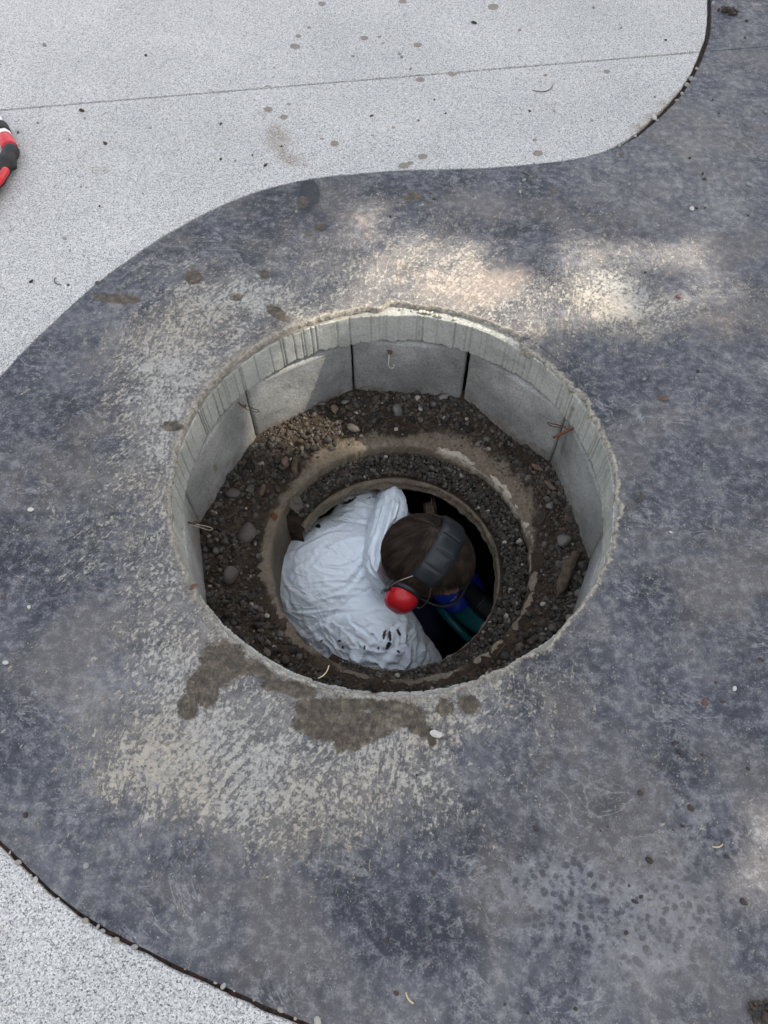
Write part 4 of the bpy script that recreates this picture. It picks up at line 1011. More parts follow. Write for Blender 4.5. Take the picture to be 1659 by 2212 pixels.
# joint pebbles
JP = [(38, 1859, 8), (76, 1896, 7.5), (65, 1885, 5), (125, 1938, 6.5), (188, 1984, 8), (210, 1998, 6), (224, 2005, 7.5), (250, 2024, 8), (289, 2039, 8), (466, 2115, 7), (484, 2123, 8), (505, 2133, 7.5), (552, 2150, 8), (608, 2177, 8.5), (685, 2204, 9), (20, 1838, 5), (400, 2085, 5), (640, 2193, 5)]
jit = np.random.default_rng(9)
scatter([(u + jit.uniform(-3, 3), v + jit.uniform(-1, 3) + 4, p * jit.uniform(.6, 1.05)) for u, v, p in JP], 'pebble', M_pmix, 'rounded tan pebble wedged in the joint at the lower left of the stamped path', 'pebble', 'pebbles in the lower left joint', -.003)
JQ = [(1540, 9, 5), (1492, 172, 6), (1483, 185, 6), (1473, 204, 5), (1372, 295, 4), (1337, 316, 6), (1322, 322, 4), (1505, 150, 4), (1462, 218, 4), (1420, 262, 4)]
scatter(JQ, 'pebble', M_pmix, 'pebble in the wide joint round the rounded corner of the pale slab', 'pebble', 'pebbles in the upper right joint', -.003)
scatter([(224, 608, 5.5), (211, 612, 6), (300, 553, 4), (312, 543, 4), (306, 549, 3)], 'pebble', M_riv, 'dark pebble in the joint at the upper left edge of the stamped path', 'pebble', 'pebbles in the upper left joint', -.002)
scatter([(908, 674, 5.5), (915, 674, 5), (923, 676, 5), (932, 677, 5), (943, 682, 6), (951, 684, 6), (982, 690, 5), (1051, 697, 8), (890, 672, 4), (865, 668, 4)], 'pebble', M_ptan, 'sandy pebble on the exposed ledge along the back rim of the pit', 'pebble', 'pebbles along the back rim', -.012)
# straw, leaf, twigs
def straw(u, v, lpx, ang, label, mat=M_straw, w=.0013, name='straw', bend=.15, z=.002):
    p = at(u, v, 0); L = lpx * np.linalg.norm(p - CP) / FPX; d = np.array([math.cos(R_(ang)), math.sin(R_(ang)), 0]); nn = np.array([-d[1], d[0], 0])
    t = np.linspace(-.5, .5, 9); path = t[:, None] * d * L + (bend * L * (t ** 2 * 4))[:, None] * nn
    path[:, 2] += w
    mb = MB(); add_tube(mb, path, w * (1 - .5 * np.abs(t)), 6); o = mb.build(name, mat); o.location = (p[0], p[1], 0.0006); return tag(o, label, name)
straw(1551, 1830, 21, 12, 'pale piece of straw on the stamped path near the right margin')
straw(882, 2158, 22, -52, 'greenish piece of straw on the stamped path at the bottom')
straw(703, 1455, 36, 52, 'dry grass stalk lying on the near lip of the pit', w=.001)
straw(1180, 198, 46, 24, 'thin curved twig on the pale paving', simple('twig', (.10, .085, .07), .8), .0014, 'twig', .3)
straw(120, 612, 26, -50, 'thin curved dark twig on the pale paving near its left edge', simple('twig_dark', (.05, .045, .04), .8), .0012, 'twig', .25)
straw(1136, 378, 18, -50, 'short dark twig on the stamped path beside the straight edge of the pale slab', bpy.data.materials['twig_dark'], .0016, 'twig', .1)
straw(1384, 1078, 24, 58, 'short dark twig on the stamped path right of the pit', bpy.data.materials['twig_dark'], .003, 'twig', .2)
def leaf(u, v, px, ang, label, z=.004, mat=M_leaf):
    p = at(u, v, z); L = px * np.linalg.norm(p - CP) / FPX
    n, m = 17, 7; V = []
    for i in range(n):
        t = i / (n - 1); w = .24 * L * math.sin(math.pi * t) ** .8
        for j in range(m):
            q = j / (m - 1) * 2 - 1
            V.append(((t - .5) * L, q * w, .10 * L * q * q * (1 - abs(2 * t - 1)) + .04 * L * math.sin(t * 5)))
    o = obj('leaf', V, grid_faces(n, m), mat); md = o.modifiers.new('s', 'SOLIDIFY'); md.thickness = .0006
    o.location = p; o.rotation_euler = (0.05, 0.1, R_(ang)); return tag(o, label, 'leaf')
leaf(1433, 861, 26, 22, 'dry reddish leaf on the stamped path right of the pit')
leaf(418, 1268, 24, 40, 'dry brown leaf caught on the left rim of the pit', .003)

# rotten stick and bark on the shelf
def stick(pts, rad, label, name='stick', mat=M_wood, seed=1, flat=.55):
    path = bezier(pts, 26); t = np.linspace(0, 1, 26)
    r = rad * (np.sin(np.clip(t * 1.15, 0, 1) * math.pi) ** .35 * .8 + .2) * (1 + .25 * n1(t * 9, 1, seed))
    mb = MB(); add_tube(mb, path, r, 14)
    v, f = mb.get(); v = v + 0.18 * rad * fbm(v * 160, 3, seed)[:, None] * np.array([1, 1, .5])
    cz = v[:, 2].mean(); v[:, 2] = cz + (v[:, 2] - cz) * .9
    return tag(obj(name, v, f, mat), label, name)
stick([at(1248, 1190, -.322), at(1230, 1222, -.318), at(1215, 1262, -.322), at(1203, 1292, -.33)], .016, 'rotten split stick lying on the gravel right of the shaft')
stick([at(640, 985, -.34), at(636, 1010, -.343), at(641, 1034, -.35)], .010, 'short piece of bark standing out of the gravel at upper left', 'bark', seed=4)
stick([at(700, 1476, -.352), at(760, 1496, -.352), at(820, 1506, -.35)], .008, 'long dark splinter of wood in the soil below the near rim', 'splinter', seed=6, mat=bpy.data.materials['twig_dark'])
stick([at(570, 1045, -.33), at(562, 1075, -.335)], .008, 'dark piece of bark on the gravel right of the upper smooth stone', 'bark', seed=8)
roots = MB(); rr_ = np.random.default_rng(77)
for i in range(70):
    a = rr_.uniform(0, 6.28); t = rr_.uniform(.2, .95); rin = ray_r(np.array([a]), C1, R1)[0]; rad = rin + (.49 - rin) * t
    p = np.array([C[0] + rad * math.cos(a), C[1] + rad * math.sin(a), shelf_z(np.array([a]), np.array([t]))[0] + .008])
    L = rr_.uniform(.02, .06); b = rr_.uniform(0, 6.28); q = [p + np.array([math.cos(b + c_ * rr_.uniform(-.6, .6)), math.sin(b + c_ * .5), rr_.uniform(-.1, .25)]) * L * c_ for c_ in (0, .35, .7, 1)]
    add_tube(roots, bezier(q, 9), rr_.uniform(.0006, .0012), 5)
tag(roots.build('rootlets', simple('rootlet', (.085, .06, .042), .85)), 'fine rootlets and twigs tangled in the gravel of the shelf', 'rootlets', kind='stuff')

# wire ties between the blocks
def wall_at(u, v, r=0.476):
    """point on the block wall seen at (u, v)"""
    lo, hi = 0.0, -0.4
    for _ in range(40):
        m = (lo + hi) / 2; p = at(u, v, m)
        if np.hypot(p[0] - C[0], p[1] - C[1]) < r: lo = m
        else: hi = m
    return at(u, v, m)
def inward(p, d): q = p.copy(); q[:2] += (C - p[:2]) / np.hypot(*(C - p[:2])) * d; return q
def wire(name, pts, r, mat, parent=None, n=50):
    mb = MB(); add_tube(mb, bezier(pts, n), r, 8); return mb.build(name, mat, parent)
def wp(u, v, d, r=.476): return inward(wall_at(u, v, r), d)
t = empty('wire_tie', wp(405, 1131, 0), 'rusty wire loop hanging from the far left blocks of the pit wall', 'wire tie', 'wire ties in the pit wall')
def under(root, o):
    bpy.context.view_layer.update(); o.parent = root; o.matrix_parent_inverse = Matrix.Translation(-Vector(root.location)); return o
under(t, wire('twist', [wp(408, 1128, 0), wp(404, 1131, .010), wp(410, 1127, .014), wp(403, 1133, .016), wp(411, 1129, .018), wp(400, 1131, .012)], .0022, M_rust))
under(t, wire('loop', [wp(404, 1134, .008), wp(415, 1139, .016), wp(430, 1145, .024), wp(437, 1141, .026), wp(428, 1137, .022), wp(412, 1133, .012)], .0011, M_wire))
t = empty('wire_tie', wp(522, 871, 0), 'rusty twisted wire with a thin loop at the upper left joint of the pit wall', 'wire tie', 'wire ties in the pit wall')
under(t, wire('twist', [wp(513, 868, .004), wp(517, 872, .012), wp(522, 870, .014), wp(519, 875, .010), wp(526, 873, .006), wp(528, 878, .003)], .0022, M_rust))
under(t, wire('loop', [wp(519, 874, .008), wp(530, 881, .010), wp(545, 884, .014), wp(551, 880, .014), wp(540, 878, .010), wp(524, 871, .008)], .0010, M_rust))
t = empty('wire_tie', wp(1215, 928, 0), 'rusty wire loop with an orange nail at the right-hand joint of the pit wall', 'wire tie', 'wire ties in the pit wall')
under(t, wire('loop', [wp(1225, 921, .004), wp(1215, 913, .014), wp(1203, 908, .018), wp(1196, 906, .018), wp(1198, 911, .018), wp(1208, 917, .014), wp(1222, 921, .008), wp(1232, 927, .003)], .0013, M_rust))
under(t, wire('nail', [wp(1238, 925, -.004), wp(1228, 930, .012), wp(1215, 936, .026)], .0036, M_rust2, n=12))
t = empty('wire_hook', wp(842, 768, 0), 'pale bent wire hook sticking out near the top of the back block', 'wire hook', 'wire ties in the pit wall')
under(t, wire('hook', [wp(841, 757, -.003), wp(840, 766, .014), wp(839, 775, .020), wp(843, 781, .022), wp(850, 780, .022), wp(852, 774, .020)], .0013, M_wire))
under(t, wire('stub', [wp(838, 755, .002), wp(842, 758, .010), wp(846, 756, .006), wp(840, 760, .004)], .0028, M_rust, n=14))
# orange rust stain stone
stone_obj('rusty_stone', 592, 1118, -.362, 10, M_rust2, 'orange rusty lump on the lip left of the shaft', 'stone', None, .5, 1.1, .6)

# ------------------------------------------------------------------ unseen tree added outside the frame to shade the paving
def build_shade_tree():
    gc = np.array([0.15, 1.05, 0.0]); S = np.array(SUN)
    cc = gc + S * 7.6
    root = empty('added_shade_tree', (cc[0] + .4, cc[1] + .3, -.14), 'unseen leafy tree added on the right to shade the paving', 'tree')
    base = np.array(root.location)
    M_bark = simple('bark', (.11, .085, .065), .9, .2, .35, 12, 1.0, 30)
    k = NT('leaf_green', .55, .35); M_lf = k.out(k.ramp(k.attr('shade'), [(0, (.03, .06, .016)), (1, (.085, .13, .035))]))
    tr = MB()
    top = np.array([cc[0] - base[0], cc[1] - base[1], cc[2] - base[2]])
    add_tube(tr, bezier([(0, 0, 0), (.05, -.03, 1.2), (-.05, .05, 2.6), top * [.5, .5, .8], top], 30), np.linspace(.24, .06, 30), 14)
    r = np.random.default_rng(21)
    for i in range(16):
        a = i * 2.4; h = r.uniform(.45, .85); p0 = top * h * np.array([.5, .5, 1]); L = r.uniform(1.8, 2.9)
        d = np.array([math.cos(a), math.sin(a), r.uniform(.1, .6)])
        add_tube(tr, bezier([p0, p0 + d * L * .5, p0 + d * L + [0, 0, .3]], 12), np.linspace(.075, .015, 12), 8)
    tr.build('trunk', M_bark, root)
    # leaves; openings cut in the crown to let sun onto chosen patches
    N = 34000
    u = r.normal(size=(N, 3)); u /= np.linalg.norm(u, axis=1, keepdims=True)
    rad = r.uniform(0, 1, N) ** (1 / 2.6)
    P = u * rad[:, None] * np.array([3.9, 3.9, 2.3])
    lump = fbm(u * 2.2, 3, 5); P *= (1 + .12 * lump)[:, None]
    P = P + cc
    g = P - S * (P[:, 2] / S[2])[:, None]           # where each leaf's shadow falls on the paving
    keep = np.ones(N, bool)
    nz = fbm(np.c_[g[:, :2] * 6, g[:, :1] * 0], 3, 91)
    for (pu, pv, z, ru, rv, st) in GAPS:
        q = at(pu, pv, z); q = q - S * (q[2] / S[2])
        e = np.sqrt(((g[:, 0] - q[0]) / ru) ** 2 + ((g[:, 1] - q[1]) / rv) ** 2) + .55 * nz
        keep &= ~((e < 1) & (r.random(N) < st))
    P = P[keep]; N = len(P)
    n = r.normal(size=(N, 3)); n[:, 2] = np.abs(n[:, 2]) + .5; n /= np.linalg.norm(n, axis=1, keepdims=True)
    x = np.cross(n, r.normal(size=(N, 3))); x /= np.linalg.norm(x, axis=1, keepdims=True); y = np.cross(n, x)
    s = r.uniform(.055, .10, N)[:, None]
    pts = [P - x * s * 1.2, P + y * s * .55 - x * s * .35, P + y * s * .45 + x * s * .6, P + x * s * 1.25, P - y * s * .45 + x * s * .6, P - y * s * .55 - x * s * .35]
    V = np.stack(pts, 1).reshape(-1, 3) - base
    i6 = np.arange(N)[:, None] * 6
    F = np.concatenate([i6 + np.array([[0, 5, 2, 1]]) , i6 + np.array([[5, 4, 3, 2]])])
    obj('crown', V, F, M_lf, root, False, dict(shade=np.repeat(r.uniform(0, 1, N), 6)))
# openings: seen at (u, v), at height z, half-widths on the ground in metres, strength
GAPS = []
gr = np.random.default_rng(33)
# dappled bands: many small openings, each a soft blob on the paving
for (u0, v0, du, dv, n) in [(880, 580, 90, 60, 9), (1010, 620, 120, 40, 9), (790, 480, 30, 18, 2), (1130, 660, 80, 40, 6), (1300, 560, 60, 60, 6), (1290, 640, 60, 40, 5), (1420, 700, 110, 35, 8), (1580, 680, 70, 50, 7), (1490, 545, 30, 20, 2), (940, 690, 110, 14, 6),
                            (1180, 740, 110, 22, 6), (1560, 770, 110, 22, 6), (700, 700, 60, 14, 3), (1050, 520, 50, 20, 2), (1200, 480, 60, 30, 2)]:
    for _ in range(n): GAPS.append((u0 + gr.normal(0, .6) * du, v0 + gr.normal(0, .6) * dv, 0, gr.uniform(.07, .125), gr.uniform(.055, .095), gr.uniform(.75, 1.0)))
GAPS += [(712, 800, -.2, .24, .17, 1.0), (690, 835, -.25, .17, .12, 1.0), (712, 885, -.305, .11, .10, 1.0), (1648, 1868, 0, .085, .10, 1.0), (1668, 1840, 0, .09, .10, 1.0), (1700, 1800, 0, .12, .12, 1.0), (890, 700, 0, .12, .03, .95), (1000, 705, 0, .12, .03, .95)]
build_shade_tree()

# ------------------------------------------------------------------ the worker in the shaft
def surface_net(f, lo, hi, h):
    lo = np.asarray(lo, float); n = np.ceil((np.asarray(hi) - lo) / h).astype(int) + 1
    ax = [lo[i] + h * np.arange(n[i]) for i in range(3)]
    D = np.empty(n, np.float32)
    for i0 in range(0, n[0], 24):
        X, Y, Z = np.meshgrid(ax[0][i0:i0 + 24], ax[1], ax[2], indexing='ij')
        D[i0:i0 + 24] = f(np.stack([X, Y, Z], -1))
    s = D < 0
    c = np.zeros(np.array(n) - 1, np.int8)
    for dx in (0, 1):
        for dy in (0, 1):
            for dz in (0, 1): c += s[dx:n[0] - 1 + dx, dy:n[1] - 1 + dy, dz:n[2] - 1 + dz]
    act = (c > 0) & (c < 8); I = np.argwhere(act); idx = np.full(act.shape, -1, np.int64); idx[act] = np.arange(len(I))
    acc = np.zeros((len(I), 3)); cnt = np.zeros(len(I))
    cor = [(a, b, g) for a in (0, 1) for b in (0, 1) for g in (0, 1)]
    for a in cor:
        for b in cor:
            if sum(abs(x - y) for x, y in zip(a, b)) != 1 or a > b: continue
            da = D[I[:, 0] + a[0], I[:, 1] + a[1], I[:, 2] + a[2]]; db = D[I[:, 0] + b[0], I[:, 1] + b[1], I[:, 2] + b[2]]
            m = (da < 0) != (db < 0); t = np.where(m, da / np.where(m, da - db, 1), 0)
            p = np.array(a)[None] + t[:, None] * (np.array(b) - np.array(a))[None]
            acc += np.where(m[:, None], p, 0); cnt += m
    V = lo + (I + acc / cnt[:, None]) * h
    F = []
    for axn in range(3):
        b_, c_ = (axn + 1) % 3, (axn + 2) % 3
        sl0 = [slice(1, -1)] * 3; sl0[axn] = slice(0, -1)
        s0 = s[tuple(slice(0, -1) if q == axn else slice(None) for q in range(3))]; s1 = s[tuple(slice(1, None) if q == axn else slice(None) for q in range(3))]
        e = np.argwhere(s0 != s1)
        ok = (e[:, b_] > 0) & (e[:, c_] > 0) & (e[:, b_] < n[b_] - 1) & (e[:, c_] < n[c_] - 1); e = e[ok]
        inside0 = s0[tuple(e.T)]
        def cell(db, dc):
            q = e.copy(); q[:, b_] -= db; q[:, c_] -= dc; return idx[tuple(q.T)]
        quad_ = np.stack([cell(1, 1), cell(0, 1), cell(0, 0), cell(1, 0)], -1)
        quad_[~inside0] = quad_[~inside0][:, ::-1]
        F.append(quad_)
    return V, np.concatenate(F)
def cone_sdf(p, a, ra, b, rb):
    a, b = np.asarray(a, float), np.asarray(b, float); ab = b - a
    t = np.clip(((p - a) @ ab) / (ab @ ab), 0, 1)
    return np.linalg.norm(p - a - t[..., None] * ab, axis=-1) - (ra + (rb - ra) * t)
def ell_sdf(p, c, ax, r):
    q = (p - np.asarray(c)) @ np.asarray(ax).T; r = np.asarray(r, float)
    k0 = np.linalg.norm(q / r, axis=-1); k1 = np.linalg.norm(q / (r * r), axis=-1)
    return k0 * (k0 - 1) / np.maximum(k1, 1e-6)
def smin(ds, k):
    r = ds[0]
    for d in ds[1:]:
        h = np.clip(0.5 + 0.5 * (d - r) / k, 0, 1); r = d + (r - d) * h - k * h * (1 - h)
    return r
def vnormals(V, F):
    N = np.zeros_like(V)
    q = V[F]; fn = np.cross(q[:, 2] - q[:, 0], (q[:, 3] if F.shape[1] == 4 else q[:, 1]) - q[:, 1]) if F.shape[1] == 4 else np.cross(q[:, 1] - q[:, 0], q[:, 2] - q[:, 0])
    for j in range(F.shape[1]): np.add.at(N, F[:, j], fn)
    return N / np.maximum(np.linalg.norm(N, axis=1, keepdims=True), 1e-12)
def subdivide_near(V, F):
    """one Catmull-like linear split of quads"""
    e = np.concatenate([F[:, [i, (i + 1) % 4]] for i in range(4)]); e.sort(axis=1)
    u, inv = np.unique(e, axis=0, return_inverse=True); inv = inv.reshape(-1)
    n = len(V); m = len(F)
    Ve = V[u].mean(1); Vf = V[F].mean(1)
    E_ = n + inv.reshape(4, m).T; Fc = n + len(u) + np.arange(m)
    nf = np.concatenate([np.stack([F[:, i], E_[:, i], Fc, E_[:, (i - 1) % 4]], -1) for i in range(4)])
    return np.concatenate([V, Ve, Vf]), nf
def relax(V, F, it=2, k=.5):
    e = np.concatenate([F[:, [i, (i + 1) % 4]] for i in range(4)])
    for _ in range(it):
        A = np.zeros_like(V); c = np.zeros(len(V)); np.add.at(A, e[:, 0], V[e[:, 1]]); np.add.at(A, e[:, 1], V[e[:, 0]]); np.add.at(c, e[:, 0], 1); np.add.at(c, e[:, 1], 1)
        V = V + k * (A / np.maximum(c, 1)[:, None] - V)
    return V

CX, CY, CZ = np.array([1., 0, 0]), UP.copy(), -FW
# head axes: seen from above, crown towards the camera, face turned to the lower right
al = R_(25)
hR = math.cos(al) * (-.49 * CX - .87 * CY) + math.sin(al) * CZ
hF = .87 * CX - .49 * CY
hF = hF / np.linalg.norm(hF); hR = hR - hF * (hR @ hF); hR /= np.linalg.norm(hR); hU = np.cross(hR, hF)
pit_ = R_(10)                               # nose a little further down
hF, hU = math.cos(pit_) * hF - math.sin(pit_) * hU, math.cos(pit_) * hU + math.sin(pit_) * hF
HC = at(924, 1204, -.315)
HA = np.stack([hR, hF, hU])
def hp(r, f, u): return HC + r * hR + f * hF + u * hU
HR, HFr, HUr = .094, .112, .112
neck0 = hp(0, -.035, -.085); neck1 = at(818, 1216, -.575)
SHR, SHL = at(826, 1372, -.605), at(792, 1118, -.625)
CH, SP, PE = at(728, 1246, -.655), at(650, 1262, -.75), at(575, 1290, -.98)
ELR, WRR = at(925, 1505, -.82), at(1030, 1490, -1.0)
ELL, WRL = at(896, 1178, -.86), at(940, 1238, -.93)
HIR, HIL = PE + [.03, -.10, -.06], PE + [.03, .10, -.06]
KNR, KNL = at(905, 1352, -1.10), at(905, 1240, -1.15)
ANR, ANL = np.array([-.18, .66, -1.62]), np.array([-.18, .93, -1.62])
TOR, TOL = ANR + [.17, -.01, -.06], ANL + [.17, .01, -.06]

# body: one continuous surface
def f_body(p):
    limbs = [cone_sdf(p, neck0, .052, neck1, .044), ell_sdf(p, CH, np.eye(3), (.135, .165, .115)), cone_sdf(p, SP, .125, PE, .14), cone_sdf(p, CH, .11, SP, .12),
             cone_sdf(p, SHR, .062, ELR, .044), cone_sdf(p, ELR, .043, WRR, .028), cone_sdf(p, SHL, .062, ELL, .044), cone_sdf(p, ELL, .043, WRL, .028),
             cone_sdf(p, HIR, .095, KNR, .058), cone_sdf(p, KNR, .056, ANR, .038), cone_sdf(p, HIL, .095, KNL, .058), cone_sdf(p, KNL, .056, ANL, .038), cone_sdf(p, ANR, .04, TOR, .032), cone_sdf(p, ANL, .04, TOL, .032)]
    head = smin([ell_sdf(p, HC, HA, (HR - .009, HFr - .010, HUr - .010)), ell_sdf(p, hp(0, .030, -.075), HA, (.062, .066, .075)), ell_sdf(p, hp(0, .082, -.125), HA, (.026, .022, .022))], .03)
    head = smin([head, cone_sdf(p, hp(0, .098, -.03), .009, hp(0, .122, -.072), .014), ell_sdf(p, hp(0, .092, -.012), HA, (.055, .016, .012)), ell_sdf(p, hp(0, .098, -.100), HA, (.024, .010, .010)),
                 ell_sdf(p, hp(.033, .095, -.030), HA, (.013, .010, .010)), ell_sdf(p, hp(-.033, .095, -.030), HA, (.013, .010, .010))], .012)
    ears = np.minimum(ell_sdf(p, hp(.087, -.006, -.050), HA, (.009, .020, .032)), ell_sdf(p, hp(-.087, -.006, -.050), HA, (.009, .020, .032)))
    return smin([smin(limbs, .05), smin([head, ears], .008)], .02)
M_skin = NT('skin', .55, .4); M_skin.b.inputs['Subsurface Weight'].default_value = .08
M_skin = M_skin.out(M_skin.ramp(M_skin.noise(40, 4, .6), [(.3, (.40, .225, .165)), (.7, (.50, .30, .225))]))
allp = np.array([HC, CH, SP, PE, SHR, SHL, ELR, WRR, ELL, WRL, KNR, KNL, ANR, ANL, TOR, TOL])
Vb, Fb = surface_net(f_body, allp.min(0) - .2, allp.max(0) + .2, .0085)
Vb = relax(Vb, Fb, 1)
person = obj('person', Vb, Fb, M_skin)
tag(person, 'person in a white jacket and red ear defenders bending down inside the round shaft', 'person')

# white coverall jacket
def f_jacket(p):
    d = [ell_sdf(p, CH + np.array([0, 0, .0]), np.eye(3), (.165, .185, .150)), cone_sdf(p, CH, .150, SP, .168), cone_sdf(p, SP, .170, PE + (SP - PE) * .35, .178),
         cone_sdf(p, SHR, .092, SHR + (ELR - SHR) * .55, .088), cone_sdf(p, SHR + (ELR - SHR) * .5, .086, ELR, .078), cone_sdf(p, ELR, .076, WRR, .055),
         cone_sdf(p, SHL, .090, ELL, .075), cone_sdf(p, ELL, .074, WRL, .044), cone_sdf(p, neck1 + (CH - neck1) * .3, .105, neck1, .082), cone_sdf(p, SHR + [-.02, 0, -.02], .095, at(700, 1345, -.74), .125), cone_sdf(p, SHR, .085, at(790, 1420, -.70), .075)]
    return smin(d, .055)
jp = np.array([CH, SP, SHR, SHL, ELR, WRR, ELL, WRL])
Vj, Fj = surface_net(f_jacket, jp.min(0) - .26, jp.max(0) + .2, .0058)
Vj = relax(Vj, Fj, 2)
Vj, Fj = subdivide_near(Vj, Fj); Vj = relax(Vj, Fj, 2)
uj, vj = proj(Vj)
def creases(u, v, lst):
    h = np.zeros(len(u))
    for (pts, amp, w) in lst:
        P = bezier(np.array(pts, float), 14); best = np.full(len(u), 1e9); side = np.zeros(len(u)); tt = np.zeros(len(u))
        for i in range(len(P) - 1):
            a, b = P[i], P[i + 1]; ab = b - a; L2 = ab @ ab
            t = np.clip(((u - a[0]) * ab[0] + (v - a[1]) * ab[1]) / L2, 0, 1)
            dx, dy = u - a[0] - t * ab[0], v - a[1] - t * ab[1]; d = np.hypot(dx, dy)
            m = d < best; best[m] = d[m]; side[m] = np.sign(dx * ab[1] - dy * ab[0])[m]; tt[m] = ((i + t) / (len(P) - 1))[m]
        fade = np.sin(np.clip(tt, 0.02, .98) * math.pi) ** .5
        sd = best * side
        h += amp * fade * (np.exp(-(np.abs(sd) / w) ** .85) - .6 * np.exp(-((sd - 1.6 * w) / (1.3 * w)) ** 2))
    return h
Q = lambda *p: [(570.3 + x * .3334, 1019.6 + y * .3334) for x, y in p]
FOLDS = [(Q((670, 420), (560, 430), (400, 490), (250, 520)), .007, 4), (Q((690, 330), (560, 300), (430, 290)), .005, 3.5), (Q((660, 480), (600, 560), (480, 600), (380, 590)), .006, 4), (Q((640, 560), (600, 640), (520, 700), (400, 720)), .004, 4),
         (Q((420, 430), (340, 500), (250, 640)), .005, 5), (Q((300, 560), (330, 620), (420, 660), (560, 670)), .004, 4), (Q((130, 540), (230, 500), (420, 400), (560, 390)), .005, 3.5), (Q((420, 250), (540, 230), (690, 240)), .004, 3),
         (Q((700, 700), (660, 660), (600, 560)), .006, 3.5), (Q((740, 780), (660, 800), (520, 790), (380, 820)), .004, 4), (Q((760, 830), (640, 880), (480, 890), (340, 900)), .006, 4), (Q((420, 900), (400, 980), (420, 1060)), .006, 4),
         (Q((520, 910), (560, 990), (640, 1050), (700, 1100)), .007, 4), (Q((600, 900), (680, 960), (760, 990)), .006, 3.5), (Q((700, 880), (800, 900), (900, 890)), .008, 4), (Q((760, 940), (850, 960), (930, 990)), .008, 4),
         (Q((340, 930), (400, 1080), (520, 1180), (640, 1230)), .007, 5), (Q((250, 960), (330, 1060), (420, 1150), (520, 1250)), .006, 4), (Q((560, 1080), (680, 1160), (800, 1180), (900, 1160)), .007, 4), (Q((640, 1010), (720, 1060), (740, 1130)), .006, 3.5),
         (Q((790, 1010), (800, 1090), (780, 1160)), .007, 3.5), (Q((860, 1000), (880, 1090), (860, 1180)), .007, 3.5), (Q((930, 980), (915, 1090), (930, 1200), (900, 1280)), .009, 4), (Q((960, 1110), (930, 1190), (950, 1270)), .007, 3.5), (Q((1020, 1150), (970, 1220), (990, 1280)), .006, 3.5),
         (Q((600, 1200), (760, 1260), (900, 1280)), .006, 4), (Q((150, 900), (260, 915), (380, 905)), .0035, 2.5), (Q((120, 640), (200, 620), (300, 560)), .004, 5), (Q((160, 760), (260, 780), (420, 760)), .003, 5), (Q((760, 700), (700, 760), (690, 800)), .007, 3),
         (Q((780, 760), (730, 790), (640, 760)), .006, 3), (Q((690, 600), (720, 700), (760, 780)), .006, 3), (Q((850, 1010), (800, 960), (720, 930)), .006, 3), (Q((480, 1000), (560, 1090), (600, 1180)), .005, 3.5), (Q((720, 960), (640, 990), (560, 960)), .006, 3.2)]
FOLDS += [(Q((960, 930), (800, 880), (620, 890), (430, 930), (280, 1010)), -.010, 9), (Q((1000, 1090), (900, 1120), (800, 1190), (700, 1290)), -.009, 8), (Q((900, 960), (820, 1020), (800, 1120)), -.006, 6), (Q((330, 960), (420, 1090), (560, 1220)), -.006, 6),
          (Q((100, 905), (250, 908), (400, 900), (560, 860)), .0030, 1.8), (Q((700, 690), (560, 560), (380, 470), (200, 440)), .005, 3), (Q((690, 600), (520, 480), (330, 430)), .004, 2.6), (Q((660, 720), (480, 700), (250, 720)), .004, 3)]
fr = np.random.default_rng(5)
for i in range(70):
    x, y = fr.uniform(90, 1000), fr.uniform(160, 1290)
    a = (math.atan2(640 - y, 740 - x) if y < 860 else math.atan2(900 - y, 760 - x) + fr.choice([0, 1.1])) + fr.normal(0, .5); L = fr.uniform(40, 150); b = fr.normal(0, .35)
    amp = fr.uniform(.0012, .0034) * (1.3 if y > 880 else 1)
    FOLDS.append((Q((x, y), (x + L * .5 * math.cos(a), y + L * .5 * math.sin(a)), (x + L * math.cos(a + b), y + L * math.sin(a + b))), amp, fr.uniform(1.6, 3.2)))
Nj = vnormals(Vj, Fj)
vis = sstep(-.15, .35, Nj @ CZ)
